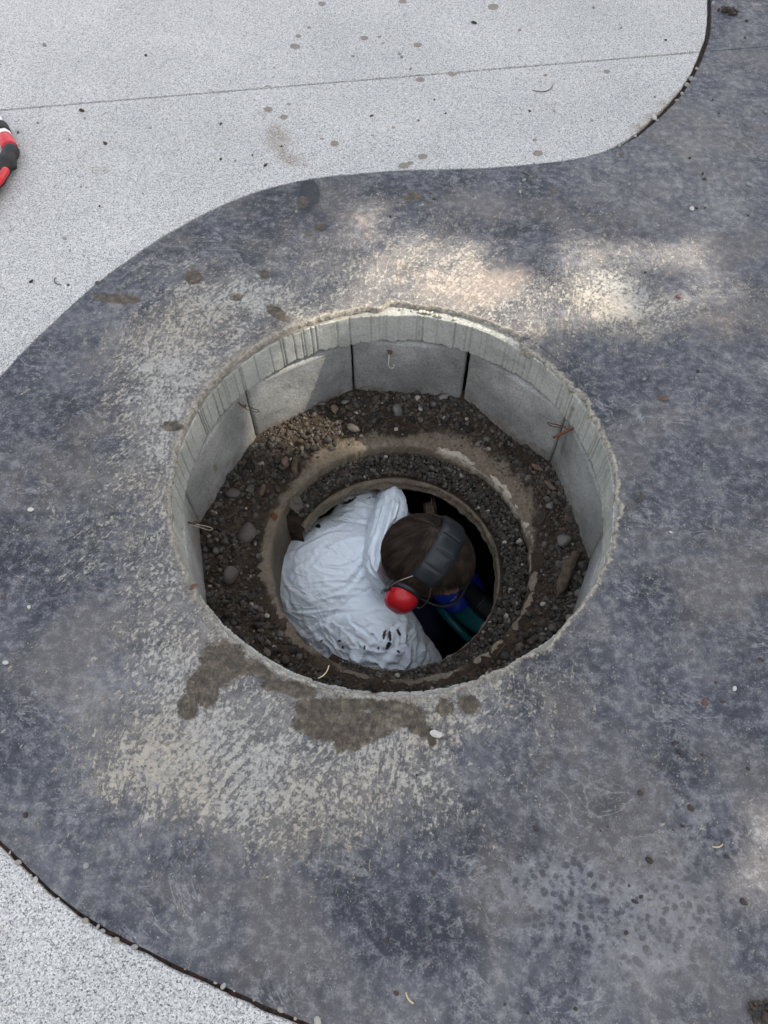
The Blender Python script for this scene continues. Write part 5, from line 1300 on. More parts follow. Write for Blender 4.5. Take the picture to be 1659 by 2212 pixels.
# how the cloth hangs off the smooth body form: row-wise steps in 0.1 mm on a coarse grid
DRAPE = [
    [1,0,0,0,0,0,0,0,0,0,0,0,0,0,0,0,0,0,0,1,0,0,0,1,0,0,1,0,1,0,1,1,0,1,0,1,1,0,1,0,0,1,0,0,1,0,0,0,-1,0,-1,-1,-1,-1,-2,-1,-1,-1,0,-1,0,0,-1,1,0,0,0,1,0,0,1,0,1,0,0,0,0,0,0,0,0,0,0,0,0,-1,0,0,0,-1,0,0,0,0,0,0,0,0],
    [1,0,0,0,0,0,0,0,0,0,0,0,0,0,0,0,0,0,0,1,0,0,0,1,0,1,0,0,1,1,0,1,0,1,1,0,1,0,1,0,1,0,0,1,0,0,0,0,0,-1,-1,-1,-1,-1,-2,-1,-1,-1,0,-1,0,-1,0,0,1,0,0,1,0,1,0,0,1,0,0,0,1,0,0,0,-1,0,0,0,0,-1,0,0,0,0,-1,0,0,0,0,0,0,0],
    [1,0,0,0,0,0,0,0,0,0,0,0,0,0,0,0,0,0,1,0,0,0,0,1,0,1,0,1,0,1,0,1,1,0,1,0,1,1,0,1,0,0,1,0,0,0,1,0,-1,0,-1,-1,-2,-1,-2,-1,-1,-1,-1,0,-1,0,0,0,0,1,0,1,0,1,0,1,0,0,1,0,0,0,0,0,0,-1,0,0,0,0,-1,0,0,0,0,-1,0,0,0,0,0,0],
    [1,0,0,0,0,0,0,0,0,0,0,0,0,0,0,0,0,0,1,0,0,0,1,0,0,1,0,1,0,1,1,0,1,1,0,1,1,0,1,0,0,1,0,0,1,0,0,0,0,0,-1,-1,-3,-2,-1,-2,-1,0,-1,-1,0,0,0,0,0,1,0,1,0,1,0,1,0,1,0,0,0,0,0,0,0,0,0,-1,0,0,0,-1,0,0,0,0,-1,0,0,0,0,0],
    [1,0,0,0,0,0,0,0,0,0,0,0,0,0,0,0,0,1,0,0,0,0,1,0,0,1,0,1,1,0,1,1,0,1,1,0,1,1,0,1,0,0,1,0,0,0,1,1,0,0,-1,-2,-3,-3,-2,-1,-1,-1,-1,0,0,0,0,0,0,1,0,1,1,0,1,1,0,0,1,0,0,0,0,0,0,-1,0,0,0,-1,0,0,0,-1,0,0,0,0,0,-1,0,0],
    [1,0,0,0,0,0,0,0,0,0,0,0,0,0,0,0,1,0,0,0,0,1,0,0,1,0,1,0,1,1,0,1,1,1,1,0,1,1,0,0,1,0,0,0,1,0,1,1,1,1,-1,-3,-5,-4,-2,-2,0,-1,0,0,-1,0,0,0,1,0,1,1,1,1,0,1,1,0,1,0,0,0,0,-1,0,0,0,-1,0,0,0,-1,0,0,0,-1,0,0,0,0,0,0],
    [1,0,0,0,0,0,0,0,0,0,0,0,0,0,0,1,0,0,0,0,0,1,0,0,1,0,1,1,0,1,1,1,1,0,1,1,1,1,0,1,0,0,0,0,0,0,1,2,2,3,1,-6,-9,-5,-3,0,-1,1,-1,0,-1,0,0,0,1,1,1,1,1,1,1,1,1,0,1,0,0,0,0,-1,0,0,0,-1,0,0,-1,0,0,-1,0,0,0,0,-1,0,0,0],
    [2,0,0,-1,0,0,0,0,0,0,0,1,0,0,0,0,0,0,0,0,1,0,0,1,0,1,0,1,1,1,0,1,1,1,1,1,1,1,0,1,0,0,0,-1,0,0,1,2,4,8,7,-11,-23,-4,-2,2,-1,3,-1,1,-3,1,-1,0,1,1,2,1,1,2,1,1,1,0,1,0,0,0,0,-1,0,0,-1,0,0,-1,0,0,-1,0,0,-1,0,0,0,0,0,0],
    [2,0,0,0,0,0,0,0,0,0,0,0,0,0,0,0,0,0,0,1,0,0,0,1,0,1,1,0,1,1,1,1,1,1,2,1,1,0,1,0,0,0,0,-1,-1,-1,1,2,2,18,12,-17,-36,-3,-2,7,1,4,-2,0,-5,5,-6,2,2,1,1,2,2,2,1,2,0,1,0,0,0,0,0,0,-1,0,-1,0,0,-1,0,-1,0,0,-1,0,0,0,0,-1,0,0],
    [2,0,0,0,0,0,0,0,0,0,0,0,0,0,0,0,0,0,1,0,0,0,1,0,1,0,1,1,1,1,1,1,1,2,1,1,1,1,1,0,0,0,-1,-2,-2,-2,1,3,-9,11,-6,-2,-6,-4,-10,19,10,-4,-10,-8,0,9,-13,3,4,-1,1,3,2,3,2,1,1,1,0,0,0,0,-1,0,-1,0,-1,0,0,-1,0,-1,0,0,-1,0,0,-1,0,0,0,0],
    [2,0,0,0,0,0,0,0,0,0,0,0,0,0,0,0,0,1,0,0,0,1,0,0,1,1,0,1,1,1,1,2,1,2,1,2,1,1,1,1,0,-1,-1,-2,-5,-6,12,0,-21,-4,4,0,-3,1,2,16,5,-5,-5,-9,-1,5,-5,0,4,-7,2,4,4,4,2,2,1,0,0,0,0,-1,0,-1,0,-1,0,-1,0,-1,0,-1,0,-1,0,0,0,-1,0,0,0,0],
    [3,0,0,0,0,0,0,0,0,0,0,0,0,0,0,0,0,0,0,0,0,1,0,1,0,1,1,0,1,2,1,2,1,2,2,2,1,2,1,1,0,-1,0,-3,-8,2,20,-16,-9,1,14,4,-5,0,-12,-7,-2,5,2,-16,-6,8,-1,-9,10,-8,6,8,5,5,4,1,1,0,-1,0,-1,0,-1,0,-1,0,-1,-1,0,-1,0,-1,0,-1,0,0,-1,0,0,0,0,0],
    [3,0,0,0,0,0,0,0,0,0,0,0,0,0,0,0,0,0,0,0,1,0,0,1,0,1,1,1,1,1,2,1,2,2,3,2,2,2,1,1,0,0,1,1,5,9,-10,-7,16,4,1,-10,-22,-10,-13,-9,3,11,9,-6,-12,-5,2,-2,3,0,5,14,3,8,4,1,-1,-1,0,-1,-1,0,-1,-1,0,-1,-1,0,-1,0,-1,-1,0,0,-1,0,-1,0,0,0,0,0],
    [4,0,0,0,0,0,0,0,0,0,0,-1,0,0,0,0,0,0,1,0,0,0,1,0,1,0,1,1,1,1,2,2,2,3,2,3,3,2,2,1,0,-1,2,7,-1,-8,-23,0,21,14,3,-14,-23,-17,-4,0,4,6,3,1,-3,-7,-5,-3,8,3,-4,14,3,17,4,-2,-2,-2,-1,-1,-1,0,-1,-1,-1,0,-1,-1,-1,0,-1,0,-1,0,-1,0,0,-1,0,0,0,0],
    [5,0,0,0,0,-1,0,0,0,0,0,0,0,0,0,0,0,0,0,0,0,0,1,0,1,0,1,1,1,1,2,2,3,3,3,3,4,4,3,1,-2,-6,-5,-6,-17,-15,3,13,13,8,11,-2,-9,-16,-15,0,6,-1,-8,1,6,2,-7,-12,-2,4,10,-1,4,36,11,-8,-6,-2,-2,-1,0,-1,-1,-1,-1,-1,-1,0,-1,-1,0,-1,-1,0,0,-1,0,0,-1,0,0,0],
    [5,0,0,0,0,0,0,0,0,0,0,-1,0,0,0,0,0,0,0,0,0,1,0,0,1,0,1,1,1,1,2,2,3,3,4,5,5,5,5,2,-3,-12,-25,-9,-2,-5,3,-3,11,12,15,3,-5,-8,-11,-15,2,6,-1,1,5,4,-5,-6,-10,-11,11,16,5,16,16,-1,-12,-2,0,0,-1,-1,-1,-1,-1,-1,-1,-1,-1,0,-1,-1,0,-1,0,-1,0,0,0,-1,0,0],
    [6,0,0,0,0,0,0,0,0,-1,0,0,0,0,-1,0,0,0,0,0,1,0,0,0,1,0,1,1,1,1,2,2,3,3,5,5,7,8,8,6,4,-21,-29,-2,4,-4,-10,-5,6,4,8,1,-3,-2,1,-19,-2,8,7,7,3,-2,-2,-2,-11,-17,2,38,13,-12,-9,13,-4,4,3,-1,-1,-2,-1,-1,0,-1,-1,-1,-1,-1,-1,0,-1,0,-1,0,-1,0,0,0,0,0],
    [7,0,0,0,0,0,0,0,-1,0,0,0,-1,0,0,0,0,0,0,0,0,0,0,1,0,0,0,1,1,1,2,2,3,4,5,6,9,11,12,13,-17,-42,-16,2,13,-5,-11,-1,-8,-1,3,-1,2,7,10,-15,-8,0,10,16,-3,-12,-5,5,3,-21,-5,39,28,-16,-29,8,8,11,12,-5,-3,-2,-1,-1,-1,-1,-1,-1,-1,0,-1,-1,0,-1,0,-1,0,0,-1,0,0,0],
    [8,0,0,0,0,0,0,0,-1,0,0,-1,0,0,-1,0,0,0,0,0,0,0,1,0,0,0,0,0,1,1,1,2,3,4,5,7,10,15,19,-11,-47,-18,6,-5,8,-5,-3,-2,-2,4,-7,-3,6,9,10,-10,-12,-6,8,17,-8,-13,-5,7,15,-19,-9,35,36,-8,-32,6,2,2,22,-10,-3,-1,0,-1,-1,-1,-1,-1,-1,-1,0,-1,-1,0,-1,0,-1,0,0,0,0,0],
    [9,0,0,0,0,0,0,0,-1,0,0,-1,0,-1,0,-1,0,0,0,0,0,1,0,0,0,0,0,-1,1,0,1,2,3,3,4,6,10,20,6,-31,-17,-7,-2,-8,-1,-4,-2,5,10,-1,-9,4,5,3,8,-5,-11,-5,8,13,-13,-18,-2,11,19,-9,-6,28,26,7,-30,-2,-14,-13,17,7,1,6,1,0,-1,-2,-2,-1,-1,0,-1,0,-1,-1,0,-1,0,-1,0,0,0,0],
    [10,0,0,0,0,0,0,0,0,-1,0,-1,-1,0,-1,0,-1,0,0,0,1,0,0,1,-1,0,-1,-1,0,0,1,2,2,2,1,5,4,20,-7,-17,-16,-10,7,3,5,3,3,6,3,-10,-7,-3,-3,6,7,0,-7,-2,5,9,-16,-17,4,18,21,0,2,13,6,10,-18,-6,-13,-15,12,24,-17,0,9,1,-2,-3,-3,-1,0,0,-1,0,-1,-1,-1,-1,0,0,0,0,0,0],
    [11,0,0,0,0,1,0,-1,0,0,-1,-1,-1,-1,-1,0,-1,0,0,1,0,1,0,0,0,-1,-1,-2,-2,-1,1,2,4,0,-4,6,-5,24,-16,-9,-4,4,8,10,5,-1,1,1,1,-10,-14,-8,-3,3,7,1,-8,-10,4,14,-7,-5,13,17,18,5,-5,-11,7,21,-3,-6,-2,-20,0,12,-8,-21,21,9,-2,-7,-5,0,1,1,0,-1,-2,-1,-1,0,0,0,0,0,0,0],
    [12,0,0,0,1,0,0,0,0,-1,-1,-1,-1,-1,-1,-1,-1,0,0,0,1,1,1,1,-1,-2,-2,-3,-3,-2,0,1,13,-3,-10,16,-9,-8,-4,8,-3,1,9,10,-7,-11,1,4,7,3,-1,-9,-9,-11,1,8,-1,-3,7,4,1,7,8,11,15,8,-20,-17,14,21,1,-9,-1,-17,-5,-10,25,-28,17,18,-2,-7,-11,6,1,4,0,-2,-2,-2,-1,0,0,0,0,1,0,0],
    [13,0,0,1,0,1,0,0,0,-1,-1,-1,-2,-2,-1,-2,0,0,0,0,1,2,2,2,-1,-4,-2,-5,-5,-6,-1,5,25,1,-20,-3,2,-7,-4,9,4,4,-4,-1,-6,-5,1,-1,-1,5,9,14,4,-13,-9,-2,-1,6,2,-3,4,5,0,8,19,1,-28,-16,16,14,-2,-9,8,-17,-4,-5,29,-7,-2,7,-5,3,-12,25,-7,12,-1,-3,-4,-3,-1,0,0,1,0,1,0,0],
    [14,0,0,1,1,1,0,0,0,-1,-1,-2,-2,-2,-3,-2,0,0,0,0,1,3,4,5,0,-11,3,-10,-5,-13,6,14,14,1,-11,-12,-3,3,1,3,-3,0,-6,6,6,2,-3,-5,-3,-3,2,16,17,6,-2,-5,-4,1,-14,-16,1,14,7,6,11,-14,-21,-10,15,-2,-5,2,20,-14,-11,12,12,9,-23,10,12,-13,-3,37,-15,11,7,-8,-9,-3,-1,1,1,2,1,0,0,1],
    [14,1,0,1,2,1,1,0,0,-1,-1,-2,-3,-4,-4,-2,-2,2,1,-2,0,5,7,14,-8,-19,14,-12,-5,-15,7,16,5,-1,0,-5,-10,1,4,6,3,1,-7,-4,-5,-2,-1,-2,0,2,3,3,9,15,10,-1,-10,-7,-9,-5,7,11,-3,2,0,-21,-11,0,18,-9,2,11,9,-2,-18,18,7,-11,-21,13,28,-26,-6,22,8,-6,21,-5,-15,-2,1,3,3,2,1,1,0,0],
    [14,1,1,1,2,2,2,1,0,-2,-2,0,-5,-7,-5,-4,-3,8,2,-9,5,5,6,13,-21,-13,21,-10,-13,-2,8,-4,4,-2,-4,2,-5,-3,9,10,7,9,-2,-5,-4,-3,-3,4,-2,-8,-1,-2,-4,3,10,16,-11,-10,10,17,-1,-14,-18,0,5,-2,-8,4,23,-3,7,-2,-12,13,4,16,-5,-35,-1,-1,29,-3,-16,21,18,-2,2,-17,-14,0,4,8,5,3,1,1,0,0],
    [14,1,1,2,3,3,3,2,1,-6,-1,5,-10,-11,-6,-6,-2,15,-2,-7,22,1,-15,-5,-1,-4,-4,-6,0,5,2,-6,-3,1,0,-3,2,1,9,11,3,-2,-7,-9,-3,3,0,10,5,-1,1,-3,-2,2,-4,2,-7,3,15,10,-11,-17,0,-5,-6,9,4,4,23,9,-2,-13,-8,21,19,6,-25,-35,15,-2,13,23,-41,3,15,27,-7,-13,6,-19,-2,15,7,2,0,0,0,0],
    [13,1,2,2,4,6,4,3,9,-24,-1,16,-15,-14,-8,7,4,0,-12,7,17,-8,-3,-4,-5,-7,-2,8,4,-1,-13,-6,2,-3,-1,4,13,10,-1,-5,-7,-5,-3,0,0,6,0,1,-1,-3,3,10,9,14,7,-5,-15,-8,-8,-7,1,0,13,-4,-18,1,16,13,15,11,-13,-18,5,32,18,-18,-31,-9,8,21,6,20,-46,-9,11,11,15,-20,11,-15,-1,23,4,-1,-1,-1,0,-1],
    [12,1,1,3,5,9,9,-6,18,-46,-14,18,-1,-4,-7,18,-4,0,0,6,-1,7,-3,-7,-7,5,-1,1,1,-9,-12,-4,4,1,5,2,1,4,-4,-7,-6,-2,-4,4,0,-1,-1,2,0,1,6,12,9,13,4,-11,-14,2,3,0,10,-5,-8,4,-11,-10,6,23,6,3,-19,-13,5,24,29,-28,-20,22,-15,30,15,13,-28,-15,-8,-15,34,-19,-5,10,-16,21,17,0,-2,-1,-1,-1],
    [9,2,2,-1,5,18,2,-40,0,-9,11,15,-5,-19,0,24,7,-6,-13,19,3,-12,-17,-1,0,9,2,5,0,-16,-9,1,8,0,-7,-3,2,2,-2,2,-1,-4,-5,4,4,1,-1,2,2,0,0,5,4,10,3,-5,-12,-1,11,13,5,-2,-8,2,-7,-8,-12,23,16,6,-8,2,-1,-6,27,-22,-1,19,-28,8,15,24,-3,-11,-37,-10,46,-3,-33,2,3,-1,26,10,-1,-2,-2,-1],
    [5,3,6,-13,8,15,-7,-12,-3,1,11,-2,-10,-10,14,11,-14,0,2,14,-7,-17,-5,8,-5,1,-6,6,8,-7,-5,5,-2,-13,-3,5,1,-2,4,4,-5,-6,-1,2,3,4,-1,-1,1,1,0,6,5,6,-4,-7,4,8,6,6,-10,-5,6,3,-13,-3,-4,15,38,14,-1,13,-12,-23,16,-10,6,-6,-22,-12,15,21,4,3,-38,-1,38,2,-17,-26,10,-18,28,29,0,-5,-3,-2],
    [-2,4,11,-16,20,13,7,0,-9,-2,-9,-13,-1,3,6,0,-14,6,1,2,-5,-8,0,5,-15,-6,1,8,6,-7,-1,5,-4,-8,5,2,-5,-2,3,6,-4,-6,0,2,3,3,1,0,0,3,5,1,-6,-4,1,3,6,1,0,7,-8,-8,7,8,-10,-3,8,10,50,38,4,10,-21,-20,9,-13,-15,-31,-14,-10,12,19,13,-1,-19,14,14,-13,1,-24,-5,-21,23,40,13,-7,-5,-2],
    [-12,-10,7,15,17,-6,16,20,4,-24,-31,12,7,-1,-2,-7,-7,1,0,-2,1,-6,1,-7,-15,0,8,7,0,-9,3,7,0,-4,3,1,-5,-3,1,8,-5,-5,3,6,4,0,-4,-3,3,2,0,-6,-3,4,4,4,3,-4,-2,1,-4,4,9,2,-10,-1,5,0,35,74,47,-1,-32,-17,16,-19,-46,-46,-13,1,4,19,12,0,-8,19,-9,-8,0,-15,-6,-13,18,17,34,-6,-7,-1],
    [6,-7,-4,9,-9,-10,27,31,-2,-33,-12,27,4,-7,-18,-9,5,4,-4,5,2,-15,-7,-7,-4,3,5,2,-4,-4,5,7,0,-4,-3,4,0,-2,3,9,-5,-7,1,10,1,-5,-3,1,1,-2,-3,-5,3,2,2,7,6,-2,-6,-9,1,9,5,-6,-7,7,6,-5,-1,47,115,30,-47,-18,19,-28,-51,-40,-15,-13,3,23,5,15,-13,21,-20,-6,-9,12,5,-16,4,-8,41,-8,1,1],
    [38,-28,-9,4,-14,-2,35,15,-21,-20,16,20,1,-16,-21,-3,15,3,-10,4,-5,-8,-7,-11,-5,3,-1,4,2,-1,-1,2,0,-1,0,1,0,2,6,11,0,-11,-5,8,-4,-5,-3,1,-1,-1,1,0,2,-1,3,10,8,-2,-9,-11,7,8,0,-6,-6,5,5,3,0,-3,52,79,20,-9,-1,-39,-47,-39,-6,-15,17,15,-7,24,-22,29,-22,-11,-3,26,10,-12,-21,-9,40,-20,10,7],
    [23,-31,20,-2,-21,15,35,-14,-23,-2,12,15,-3,-20,-6,-2,13,7,2,-14,-15,4,-4,-8,-9,-3,2,7,0,-4,-3,2,2,3,2,0,-2,2,7,10,3,-9,-4,6,-7,-7,-7,0,1,3,3,2,-3,3,9,12,3,-8,-11,-7,9,6,-3,-4,-5,2,-1,-5,2,10,-1,39,82,46,-22,-46,-46,-36,2,-11,15,5,-11,18,-13,33,-25,-5,1,7,5,6,-24,3,30,-26,21,3],
    [3,0,22,-17,-14,24,16,-28,-2,-4,7,12,-17,-5,2,-5,-1,13,9,-15,-18,16,1,-5,-8,-4,-3,-4,-3,-3,2,1,2,1,0,2,0,3,6,3,9,-3,-1,0,-5,-8,-6,-3,-2,3,3,0,2,11,13,5,-5,-15,-6,5,3,0,-1,-2,-8,0,3,-4,-3,18,5,-11,46,94,11,-44,-54,-37,10,-7,7,4,-5,12,-10,25,-25,7,-1,-11,3,21,-15,1,17,-19,34,-3],
    [14,17,-3,-21,1,17,-8,-12,5,-4,7,-13,-10,10,-4,-8,0,8,2,-2,-7,12,-6,-8,0,0,-5,-9,-3,0,0,0,4,2,1,0,0,1,2,2,12,5,-3,-8,-3,-3,-3,-4,-5,0,3,2,9,14,7,-4,-8,-13,0,8,-5,-5,1,4,-8,-1,6,2,-6,11,1,-2,11,33,56,-6,-57,-20,3,-8,20,22,9,-4,-19,12,-25,9,0,-12,-7,20,-8,-3,17,-19,17,2],
    [41,-1,-26,-11,24,3,-24,2,1,1,0,-20,0,14,-6,-2,7,-6,-6,3,1,-8,-11,-1,2,-2,3,-3,-4,-2,-2,3,4,3,0,-1,1,-1,-1,2,10,5,-2,-7,-5,0,1,-2,-4,-2,1,8,14,5,-6,-7,-4,0,10,4,-14,-11,4,9,-5,-2,5,-5,-4,12,-6,-4,15,25,35,-12,-38,-8,1,16,29,29,-5,-31,1,19,-23,-15,2,3,-3,9,-13,-10,25,-9,-8,5],
    [24,-12,-15,15,18,-21,-9,-1,6,15,-19,-15,3,7,-4,11,6,-18,-2,10,-7,-20,-7,3,-4,1,9,1,-6,-4,1,3,3,4,-1,-1,2,0,0,3,4,-1,0,1,-6,-2,0,0,1,-2,3,15,7,-7,-11,-3,5,8,8,2,-12,-12,6,8,-3,-1,-3,-6,9,4,-19,-9,21,46,14,-19,-15,-6,9,38,29,6,-42,-16,23,1,-11,-15,7,-11,-10,14,7,-19,3,3,-18,6],
    [8,-19,1,27,0,-20,6,-12,11,19,-18,-6,-1,1,6,13,-11,-14,16,2,-26,-15,-2,-2,-5,5,7,2,-8,-1,2,3,4,3,-1,0,2,-2,0,5,1,-6,0,7,-2,-2,-1,-2,1,3,7,10,-3,-11,-9,-1,8,10,10,2,-9,-7,7,-1,-4,-2,-5,7,15,-9,-11,3,21,35,20,-3,-10,6,14,32,5,-38,-41,12,18,-25,-9,5,13,-21,-2,23,8,-21,-24,-3,-4,14],
    [3,-4,9,14,-15,-7,2,-5,9,4,-14,-4,3,13,13,-5,-17,2,11,-16,-23,-6,5,-3,-6,1,2,4,-2,-2,1,4,4,0,-1,-1,3,-3,1,6,-2,-8,2,9,3,-1,-4,-5,5,10,3,-2,-9,-6,-1,7,10,4,6,-4,-9,2,3,-9,-10,-5,14,24,12,-8,3,5,9,17,17,23,14,20,-2,3,-25,-34,-15,8,13,-28,-20,-4,23,-14,-3,18,9,0,-15,-9,-11,0],
    [-13,18,8,12,-19,-11,-4,15,11,-13,-3,-2,10,10,-1,-16,-5,8,0,-17,-13,-4,5,-3,-6,-6,0,6,1,-1,0,3,4,2,-2,-4,3,-3,3,7,-3,-9,2,12,5,-1,-5,-3,10,9,-6,-12,-6,3,12,13,4,-6,-5,-9,-10,10,7,-2,-13,-15,15,35,15,0,-4,-14,1,14,23,29,8,42,-22,-40,-29,2,3,7,16,-21,-21,-14,27,-10,-3,22,19,2,-12,-1,-15,-20],
    [-23,27,5,17,-20,-11,6,19,-3,-13,12,-5,-4,6,-1,-16,8,-4,-3,-6,-16,-12,8,-1,-7,-6,3,10,6,-5,-5,1,2,4,-1,-3,2,-2,5,7,-4,-11,4,13,7,-2,-5,1,12,2,-11,-12,3,13,12,3,-2,-10,-12,-12,-5,12,12,4,-12,-19,13,37,15,1,-12,-27,-3,12,35,40,3,5,-35,-27,-4,15,-6,3,6,-19,-12,-1,27,-3,10,12,-1,-8,-4,3,-16,-19],
    [-18,20,2,19,-24,-16,13,23,-12,7,7,-12,-9,7,-3,-13,14,-10,-7,-6,-17,-7,10,-2,-9,-1,5,11,5,-9,-6,2,3,5,0,1,-1,-1,5,6,-7,-10,4,12,7,-9,-6,2,19,1,-11,-4,12,7,-3,-3,-2,-11,-12,-7,-1,11,14,10,-12,-17,15,35,11,-2,-16,-28,1,24,32,32,-6,-33,-8,3,-3,12,3,-1,-5,-2,-3,-7,3,-14,11,7,-12,3,15,-22,-15,8],
    [-15,12,-1,24,-22,-16,6,23,-13,17,0,-10,-15,5,-1,-5,14,-7,-18,-6,-8,-6,8,-6,-6,4,4,11,4,-12,-6,2,4,5,3,3,-3,2,6,0,-13,-6,4,10,9,-9,-5,2,22,-1,-6,4,13,-7,-12,-7,-4,-9,-5,-2,1,13,14,6,-12,-8,20,25,3,-4,-12,-26,-1,37,14,24,1,-9,7,-14,-18,-1,0,-7,-1,10,13,-3,-12,-15,15,-1,-18,13,19,-29,0,23],
    [-18,8,2,31,-14,-12,-7,20,-6,15,-3,-8,-16,3,-1,-5,15,0,-21,-11,-12,-3,6,-9,1,1,6,14,1,-11,-5,2,4,5,4,0,-4,9,5,-4,-14,2,4,6,7,-7,-6,1,23,0,1,7,4,-15,-15,-10,-4,-3,0,2,9,17,2,-10,-10,13,21,1,-3,-3,-6,-12,7,42,-1,16,1,17,-6,-35,-7,-14,-9,-1,3,15,20,-12,-12,8,13,-13,-11,19,5,-28,3,24],
    [-14,2,5,35,-10,-12,-16,12,-1,21,1,-10,-10,-8,-4,-4,15,7,-12,-11,-22,-8,0,-7,5,5,9,7,0,-4,-3,0,2,3,1,-1,2,9,4,-4,-12,5,7,4,-2,-4,-6,2,24,6,6,4,-8,-18,-12,-7,-3,2,6,14,15,6,-17,-21,8,22,3,-20,-5,-2,-1,-6,28,44,3,15,-17,8,-22,-32,8,-12,-2,1,0,15,12,-16,8,11,-3,-13,-6,7,7,-17,-4,9],
    [-8,-3,9,32,-10,-14,-15,9,-8,26,0,-18,-3,-9,-6,4,15,8,-13,-8,-21,-9,-3,-9,10,16,3,-4,-2,-3,-3,-2,0,2,2,6,4,4,4,1,-7,2,6,2,-5,0,-4,4,27,12,3,-4,-16,-18,-6,-1,2,7,14,14,-3,-9,-16,-3,19,8,-17,-24,-7,5,2,-8,43,55,25,3,-50,-19,-21,-13,14,-8,4,7,2,-1,2,3,15,-7,-16,-1,7,-6,8,0,2,-10],
    [3,-6,7,20,-17,-13,1,12,-17,24,-3,-24,-1,-3,-5,9,19,8,-19,-2,-10,-11,-6,-4,9,9,-6,-10,-5,-2,2,3,0,1,3,6,-3,4,9,4,2,2,3,-2,0,-3,-6,7,28,12,-5,-15,-19,-8,5,4,12,17,13,-9,-25,-13,-6,13,25,-12,-23,-13,-9,5,-1,9,54,66,21,-37,-59,-15,-7,-7,4,-8,9,18,5,-16,1,10,-6,-13,4,17,-3,-20,-2,6,11,-15],
    [18,-2,-13,13,-13,-16,16,11,-22,20,-2,-27,-1,-3,0,11,20,1,-21,4,2,-8,-1,-1,-8,-6,-7,-8,-5,3,4,3,4,3,0,1,-6,4,6,4,8,1,-3,0,11,-5,-2,14,26,-1,-17,-20,-8,9,17,6,11,15,-3,-22,-27,-16,-2,28,28,-17,-18,-13,-17,1,13,38,57,51,-17,-52,-45,26,-23,-20,-3,-3,9,12,7,-15,12,-6,-12,8,14,8,-5,-9,-1,2,-6,-15],
    [12,5,-20,11,-3,-16,23,2,-21,21,-2,-28,1,-3,10,8,9,-7,-20,3,6,-10,5,2,-20,-10,-4,-1,0,2,0,3,10,1,1,2,-3,0,1,2,6,-2,-5,8,19,0,5,16,11,-15,-22,-10,14,19,17,2,-7,10,-4,-23,-20,-12,-5,19,33,-2,-18,-19,-18,13,37,52,43,1,-36,-24,-28,104,-37,-44,-20,-6,-6,-12,-1,-2,17,3,-9,1,-2,-15,-8,-2,6,9,-8,1],
    [3,-4,-11,10,7,-15,20,-2,-17,25,0,-27,-1,0,12,-1,-4,-4,-10,-5,5,-11,2,4,-20,-9,-3,3,5,1,-1,5,12,-1,0,1,0,0,3,3,2,-3,-5,10,24,8,10,6,-11,-12,-11,-2,24,19,6,-8,-10,13,4,-16,-11,-4,-12,-5,25,12,-15,-15,0,31,47,47,17,-42,-25,8,10,133,-35,-52,-46,-34,-32,-26,2,21,7,0,-11,-8,-9,-11,-1,3,3,4,3,15],
    [-6,-7,13,9,-1,-22,14,5,-13,21,4,-24,-2,2,7,-5,-11,-2,-7,-9,7,-10,4,0,-18,0,-1,2,6,4,4,2,6,-7,-5,1,3,2,4,2,-2,-3,-1,14,25,12,4,-5,-20,-7,-8,7,30,13,-5,-5,4,9,-4,-11,-7,-3,-6,-4,5,19,7,3,14,39,44,28,-14,-48,-1,4,18,72,-1,-8,-38,-62,-46,-24,3,18,-13,-10,-17,-7,0,6,4,7,-4,3,17,12],
    [-21,-2,21,12,-4,-16,12,3,-15,19,11,-26,0,10,2,-16,-10,-1,-5,-12,4,-9,9,-2,-16,1,-1,-1,4,2,12,11,5,-15,-7,-1,2,4,3,-1,-1,-2,4,17,24,14,-5,-16,-21,-2,-1,14,28,2,-12,2,12,1,-8,6,6,-3,4,8,-7,8,18,24,28,37,29,2,-38,-25,-4,-11,21,35,17,18,0,-68,-44,-24,-11,-5,-29,-20,-10,4,6,2,0,10,-2,4,18,9],
    [-4,-7,6,7,4,-12,11,-4,-18,17,15,-18,-6,9,4,-17,-7,1,-1,-15,-1,-10,8,0,-11,-5,1,2,-1,0,11,16,9,-15,-7,-3,1,2,2,1,0,0,7,17,23,15,-9,-24,-24,-2,12,24,12,-13,-4,7,15,16,11,15,11,-3,3,9,-5,13,27,29,28,21,-1,-29,-28,-1,-23,-10,14,20,15,13,7,-27,-12,-21,-34,-32,-34,-27,-6,2,5,7,1,-8,-1,5,25,11],
    [0,-6,6,-4,11,-15,12,-2,-18,10,15,-3,-19,-3,12,-3,-11,1,4,-18,-9,-9,3,4,-1,-13,3,5,-2,-1,8,17,15,-10,-11,-7,-1,2,2,0,2,2,8,17,21,9,-15,-28,-10,13,22,10,-11,-10,6,12,26,30,24,14,9,7,5,2,2,21,29,24,15,-13,-30,-20,-12,-22,-26,3,12,14,13,10,5,-1,10,9,-32,-53,-47,-34,-17,-5,4,10,7,-12,-4,1,18,1],
    [-17,-2,14,0,19,-20,2,4,-18,3,14,14,-19,-14,3,11,-7,-1,8,-16,-19,-9,1,3,6,-16,3,9,2,-6,9,19,17,-5,-15,-8,-4,0,-1,3,5,6,9,14,15,-2,-21,-19,11,23,17,-4,-12,0,15,20,31,35,23,11,11,13,4,2,10,20,16,-2,-21,-18,-11,-7,-35,-44,-2,12,12,12,11,9,7,6,10,17,-3,-38,-38,-38,-33,-11,0,-3,-1,-11,-7,8,3,-4],
